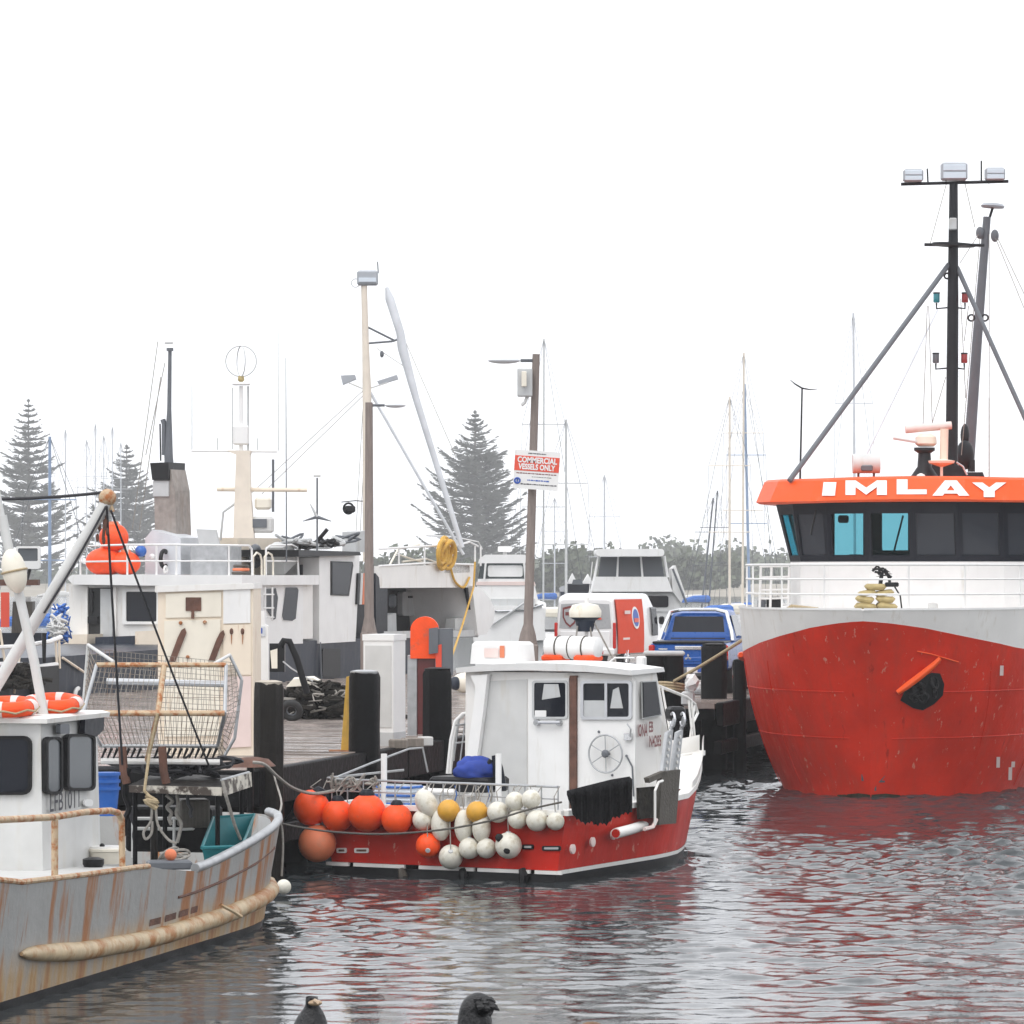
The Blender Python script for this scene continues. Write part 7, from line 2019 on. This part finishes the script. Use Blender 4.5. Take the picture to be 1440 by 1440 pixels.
t = cruiser('white flybridge cruiser with wide grey windscreen above the van', 888, Y1, 0, [
    ('hard_top', 'white_clean', rr(838, 772, 934, 782, 4), -.8, 4.5),
    ('windscreen', 'glass_grey', [(845, 783), (930, 783), (934, 811), (841, 811)], .2, .1),
    ('flybridge', 'white_clean', [(837, 811), (938, 811), (946, 832), (832, 832)], -.4, 4),
    ('saloon', 'white_clean', [(832, 832), (952, 832), (958, 860), (826, 860)], .4, 6),
    ('saloon_window', 'glass_dark', rr(850, 838, 940, 854, 3), .35, .1),
    ('roof_light', 'white_clean', rr(879, 768, 898, 773, 2), .5, .4),
    ('side_wing', 'white_clean', [(944, 800), (950, 795), (964, 835), (958, 848), (946, 832)], .2, 3),
])
MB().panel([(868, 783), (870.5, 783), (869.5, 811), (866.5, 811)], flat(Y1 + .1), 0, .1).build('windscreen_mullion', 'white_clean', t); MB().panel([(900, 783), (902.5, 783), (905, 811), (902, 811)], flat(Y1 + .1), 0, .1).build('windscreen_mullion', 'white_clean', t)
for a, b in (((939, 812), (934, 782)), ((836, 812), (842, 782))): MB().tube([P(*a, Y1 - .2), P(*b, Y1 - .2)], .06, 6).build('pillar', 'white_clean', t)
MB().tube([P(946, 800, Y1), P(966, 850, Y1)], .05, 6).build('handrail', 'grey_paint', t)
hull_end(t, 822, 962, 860, Y1 + .5, 14)
Y2 = 150
t = cruiser('white cabin cruiser with curved windscreen behind the lamp post', 708, Y2, 0, [
    ('roof', 'white_clean', [(674, 786), (682, 780), (738, 780), (746, 786), (748, 792), (672, 792)], 0, 4),
    ('windscreen', 'glass_cabin', [(676, 792), (745, 792), (750, 815), (672, 815)], .15, .1),
    ('cabin', 'white_clean', [(672, 814), (750, 814), (758, 850), (668, 850)], .1, 5),
    ('cabin_stripe', 'pink_white', [(670, 818), (752, 818), (753, 823), (669, 823)], .06, .08),
    ('cockpit', 'grey_light', [(690, 842), (752, 842), (752, 858), (690, 858)], .0, .2),
    ('radar_box', 'white_clean', rr(700, 768, 720, 776, 2), .6, .5),
    ('inner_screen', 'white_clean', rr(686, 795, 735, 811, 3), .10, .1),
    ('transom', 'white_clean', [(664, 852), (762, 852), (768, 900), (668, 905)], -.3, .5),
])
MB().tube([P(710, 780, Y2 + 1), P(710, 768, Y2 + 1)], .08, 6).build('radar_stem', 'white_clean', t)
for px in (683, 737): MB().tube([P(px, 792, Y2), P(px + (2 if px > 700 else -2), 815, Y2)], .04, 6).build('pillar', 'white_clean', t)
hull_end(t, 662, 768, 855, Y2 + .2, 12)
MB().tube([P(690, 880, Y2 - .4), P(720, 860, Y2 - .4), P(748, 840, Y2 - .4)], .05, 6).build('boarding_pole', 'grey_light', t)
for a in (((672, 850), (700, 860), (740, 858), (764, 850)),): MB().tube([P(x, y, Y2 - .35) for x, y in a], .04, 6).build('stern_rail', 'chrome', t)
Y3 = 185
t = cruiser('low dark hulled launch with two white peaked covers left of the flybridge cruiser', 818, Y3, 0, [
    ('cover', 'white_clean', [(797, 822), (805, 806), (813, 822)], 0, 1.5), ('cover', 'white_clean', [(818, 822), (827, 807), (836, 824)], .2, 1.5),
    ('coaming', 'navy_dark', rr(795, 821, 838, 832, 3), -.2, 3), ('windscreen', 'glass_grey', [(806, 815), (818, 815), (820, 822), (804, 822)], -.3, .1)])
hull_end(t, 788, 842, 832, Y3, 9, 'navy')
# yachts: hull, mast, spreaders, boom with furled sail, stays
def yacht(label, px, ytop, Y, mm='mast_grey', cover='blue_net', hull='white_clean', lean=0, boomdir=1, mr=.07):
    s_ = F / Y; q = P(px, 805, Y); q.z = 0
    t = thing('sailing_yacht', label, 'yacht', q, 0, 'sailing yachts in the marina')
    rings = []
    for k, f in ((-4.2, .7), (-2, 1), (0, 1.05), (2, .8), (3.6, .3), (4.4, .03)):
        hw = 1.45 * f; x = q.x + boomdir * k * .55; y = Y + k * .83
        n_ = Vector((.83, -.55 * boomdir, 0)); c = Vector((x, y, 0))
        rings.append([c - n_ * hw + Vector((0, 0, 1.05)), c + n_ * hw + Vector((0, 0, 1.05)), c + n_ * hw * .8 + Vector((0, 0, .1)), c - Vector((0, 0, .4)), c - n_ * hw * .8 + Vector((0, 0, .1))])
    MB().loft(rings).build('hull', hull, t)
    MB().box((q.x, Y, 1.3), (1.7, 3.2, .5), rz=-.58 * boomdir, bev=.12).build('coachroof', 'white_clean', t)
    top = P(px + lean, ytop, Y)
    MB().tube([Vector((q.x, Y, 1.0)), top], [mr, mr * .8], 8).build('mast', mm, t, smooth=True)
    bz = 2.3; e = Vector((q.x - boomdir * .0 - 2.0, Y - 2.6, bz + .1))
    MB().tube([Vector((q.x, Y, bz)), e], .06, 6).build('boom', mm, t)
    MB().tube([Vector((q.x, Y, bz + .25)), (Vector((q.x, Y, bz + .2)) + e) / 2 + Vector((0, 0, .12)), e], [.26, .22, .10], 8).build('sail_cover', cover, t, smooth=True)
    for f in (.45, .72):
        c = Vector((q.x, Y, 1)).lerp(top, f); MB().tube([c - Vector((1.0, 0, 0)), c + Vector((1.0, 0, 0))], .025, 5).build('spreader', mm, t)
    for s2 in (-1, 1):
        c = Vector((q.x, Y, 1)).lerp(top, .72); MB().tube([top, c + Vector((1.0 * s2, 0, 0)), Vector((q.x + s2 * 1.2, Y, 1.05))], .012, 4).build('shroud', 'grey_paint', t)
    MB().tube([top, Vector((q.x + boomdir * 2.3, Y + 3.6, 1.1))], .014, 4).build('forestay', 'grey_paint', t)
    MB().tube([top, Vector((q.x - boomdir * 2.3, Y - 3.4, 1.1))], .012, 4).build('backstay', 'grey_paint', t)
    return t
yacht('yacht with pale cream mast and blue sail cover right of the blue utility truck', 1026, 558, 190, 'mast_cream', 'blue_net', mr=.065, boomdir=-1)
yacht('yacht with the taller of the two pale masts and cream cover behind the utility truck', 1044, 496, 200, 'mast_cream', 'cream', lean=2, mr=.065)
yacht('yacht with a slim blue grey mast close to the trawler bow rail', 1055, 540, 205, 'blue_mast', 'blue_net', lean=-8, mr=.08)
yacht('yacht with a tall blue grey mast rising behind the trawler wheelhouse', 1203, 440, 210, 'mast_grey', 'blue_net', lean=-3, mr=.075)
yacht('yacht with a plain grey mast just right of the sign', 796, 590, 180, 'grey_light', 'cream', mr=.065)
yacht('yacht with a very thin tall mast close behind the lamp post', 764, 476, 185, 'grey_light', 'off_white', lean=1, mr=.045)
yacht('yacht with a blue mast in front of the tallest pine', 70, 614, 150, 'blue_mast', 'blue_net', mr=.07)
yacht('yacht with a short faint mast left of the flybridge cruiser roof', 850, 668, 260, 'mast_grey', 'off_white', mr=.07)
for i, (px, yt, Y, lb) in enumerate(((92, 604, 330, 'first'), (122, 618, 350, 'second'), (134, 596, 340, 'third'), (146, 612, 360, 'fourth'), (158, 600, 345, 'fifth'), (170, 622, 365, 'sixth'))):
    yacht('distant yacht with a faint thin mast, %s right of the tallest pine' % lb, px, yt, Y, 'mast_grey', 'off_white', mr=.06, boomdir=1 if i % 2 else -1)
yacht('distant yacht with a faint mast between the lamp post and the yacht with plain mast', 780, 700, 300, 'mast_grey', 'blue_net', mr=.06)
yacht('distant yacht with a faint slanted rig left of the cream masts', 985, 700, 280, 'grey_paint', 'off_white', lean=18, mr=.07)
yacht('distant yacht with a leaning dark rig beside the cream masts', 995, 690, 270, 'grey_paint', 'blue_net', lean=14, mr=.06)

# ================================================================== BIRDS on near piles
def near_pile(px, Y, ztop, label):
    q = Vector(((px - CX) / F * Y, Y, 0)); t = thing('near_pile', label, 'pile', q, 0, 'near piles under the birds')
    MB().lathe([(.17, -1), (.16, ztop - .03), (.14, ztop)], q, n=18).build('shaft', 'timber_wet', t, smooth=30)
    MB().lathe([(.145, ztop), (.12, ztop + .01)], q, n=18).build('top', 'timber_grey', t)
    return Vector((q.x, q.y, ztop + .01))
def skin_body(name, pts, edges, matn, parent, sub=2):
    me = bpy.data.meshes.new(name); me.from_pydata([tuple(p[0]) for p in pts], edges, [])
    o = bpy.data.objects.new(name, me); COL.objects.link(o); o.parent = parent
    o.modifiers.new('s', 'SKIN'); 
    for i, p in enumerate(pts):
        me.skin_vertices[0].data[i].radius = p[1] if isinstance(p[1], tuple) else (p[1], p[1]); me.skin_vertices[0].data[i].use_root = (i == 0)
    m2 = o.modifiers.new('d', 'SUBSURF'); m2.levels = sub; m2.render_levels = sub
    dg = bpy.context.evaluated_depsgraph_get(); nm = bpy.data.meshes.new_from_object(o.evaluated_get(dg)); o.modifiers.clear(); o.data = nm
    nm.materials.clear(); nm.materials.append(M[matn]); nm.polygons.foreach_set('use_smooth', [True] * len(nm.polygons))
    return o
# bird 1: upright cormorant with pale cheek
Yb1 = 16.0; k = Yb1 / F
top = near_pile(434, Yb1, 2.13, 'dark pile under the upright black bird')
hz_ = lambda py: CAMZ + (HY - py) * k
X = lambda px: (px - CX) * k
def bird_legs(t, x, y, z, zt):
    for dx in (-.035, .035):
        leg = MB().tube([Vector((x + dx, y, zt)), Vector((x + dx, y - .01, z + .01))], .010, 6).build('leg', 'black', t)
        for a in (-.5, 0, .5): MB().tube([Vector((x + dx, y - .01, z + .012)), Vector((x + dx + math.sin(a) * .05, y - .06, z + .008))], [.008, .004], 5).build('toe', 'black', leg)
t = thing('cormorant', 'black cormorant with a pale cheek perched upright', 'bird', top)
bx, by = X(436), Yb1
body = [((bx - .03, by, 2.25), .06), ((bx - .02, by, 2.33), .088), ((bx - .012, by, 2.42), .090), ((bx + .000, by, 2.50), .086), ((bx + .010, by - .01, 2.575), .062), ((X(439), by - .02, hz_(1414)), .024), ((X(439), by - .02, hz_(1406)), .031), ((X(439), by - .02, hz_(1402)), .029), ((X(442), by - .05, hz_(1404)), .020), ((bx - .04, by + .10, 2.20), .03), ((bx - .06, by + .16, 2.12), .018)]
skin_body('body', [(Vector(p) - top, r) for p, r in body], [(0, 1), (1, 2), (2, 3), (3, 4), (4, 5), (5, 6), (6, 7), (6, 8), (0, 9), (9, 10)], 'feather', t)
MB().ball((X(443.5), by - .045, hz_(1408.5)), (.030, .022, .013), 10, 8).build('cheek', 'beak', t, smooth=True)
MB().tube([Vector((X(444), by - .065, hz_(1405))), Vector((X(448), by - .10, hz_(1406))), Vector((X(449.5), by - .115, hz_(1408)))], [.010, .007, .003], 6).build('beak', 'beak', t, smooth=True)
MB().ball((X(438.5), by - .05, hz_(1402.5)), .0045, 8, 6).build('eye', 'black', t)
for s_ in (-1, 1): MB().ball((bx - .02 + .064 * s_, by + .02, 2.38), (.026, .07, .16), 12, 10, M=Matrix.Rotation(.12 * s_, 3, 'Y')).build('wing', 'feather', t, smooth=True)
bird_legs(t, bx, by, top.z, 2.27)
# bird 2: hunched, head tucked forward to the right
Yb2 = 15.0; k = Yb2 / F
top = near_pile(668, Yb2, 2.10, 'dark pile under the hunched black bird')
t = thing('cormorant', 'hunched black cormorant with its head turned down to its shoulder', 'bird', top)
bx, by = X(664), Yb2
body = [((bx - .02, by, 2.24), .055), ((bx - .015, by, 2.34), .092), ((bx - .004, by, 2.46), .092), ((bx + .010, by, 2.56), .080), ((X(668), by, hz_(1424)), .070), ((X(669), by - .01, hz_(1414)), .062), ((X(676), by - .02, hz_(1411)), .052), ((X(686), by - .04, hz_(1412)), .036), ((X(691), by - .06, hz_(1414)), .013), ((bx - .06, by + .12, 2.17), .03)]
skin_body('body', [(Vector(p) - top, r) for p, r in body], [(0, 1), (1, 2), (2, 3), (3, 4), (4, 5), (5, 6), (6, 7), (7, 8), (0, 9)], 'feather', t)
MB().tube([Vector((X(691), by - .065, hz_(1412))), Vector((X(691), by - .08, hz_(1420))), Vector((X(689), by - .085, hz_(1426)))], [.011, .008, .003], 6).build('beak', 'feather', t, smooth=True)
for s_ in (-1, 1): MB().ball((bx - .005 + .080 * s_, by + .01, 2.42), (.026, .07, .18), 12, 10, M=Matrix.Rotation(.08 * s_, 3, 'Y')).build('wing', 'feather', t, smooth=True)
r_ = random.Random(3)
for q_ in range(9):
    a_ = Vector((X(668 + q_ * 2.6), by - .05 - .012 * (q_ % 3), hz_(1404 + (q_ % 3) * 5))); MB().tube([a_, a_ + Vector((.020, -.010, .002 - .006 * (q_ % 2))), a_ + Vector((.036, -.006, -.010))], [.014, .011, .003], 6).build('feather_tuft', 'feather', t, smooth=True)
bird_legs(t, bx, by, top.z, 2.26)
# brown bird, only its crown in the frame
Yb3 = 15.5; k = Yb3 / F
top = near_pile(832, Yb3, 2.02, 'dark pile under the brown bird')
t = thing('brown_bird', 'brown bird of which only the rounded crown shows beyond the hunched cormorant', 'bird', top)
bx, by = X(832), Yb3
body = [((bx, by, 2.14), .05), ((bx, by, 2.24), .075), ((bx, by, 2.36), .070), ((bx, by, 2.46), .05), ((X(832), by - .01, hz_(1448)), .060), ((X(832), by - .02, hz_(1441)), .052), ((bx, by + .12, 2.08), .025)]
skin_body('body', [(Vector(p) - top, r) for p, r in body], [(0, 1), (1, 2), (2, 3), (3, 4), (4, 5), (0, 6)], 'feather_brown', t)
MB().tube([Vector((X(836), by - .05, hz_(1445))), Vector((X(846), by - .08, hz_(1447)))], [.010, .003], 6).build('beak', 'beak', t)
bird_legs(t, bx, by, top.z, 2.16)

# ------------------------------------------------------------------ misty rain air
hz = MB().box((0, 720, 29), (1440, 1580, 61))
m = bpy.data.materials.new('mist'); m.use_nodes = True; nt = m.node_tree; nt.nodes.clear()
o_ = nt.nodes.new('ShaderNodeOutputMaterial'); pv = nt.nodes.new('ShaderNodeVolumePrincipled')
pv.inputs['Color'].default_value = (.97, .975, .985, 1); pv.inputs['Density'].default_value = .00034; pv.inputs['Anisotropy'].default_value = 0.0
nt.links.new(pv.outputs[0], o_.inputs['Volume'])
M['mist'] = m
o = hz.build('haze', 'mist'); o['kind'] = 'stuff'; tag(o, 'pale rain mist hanging over the harbour', 'haze')
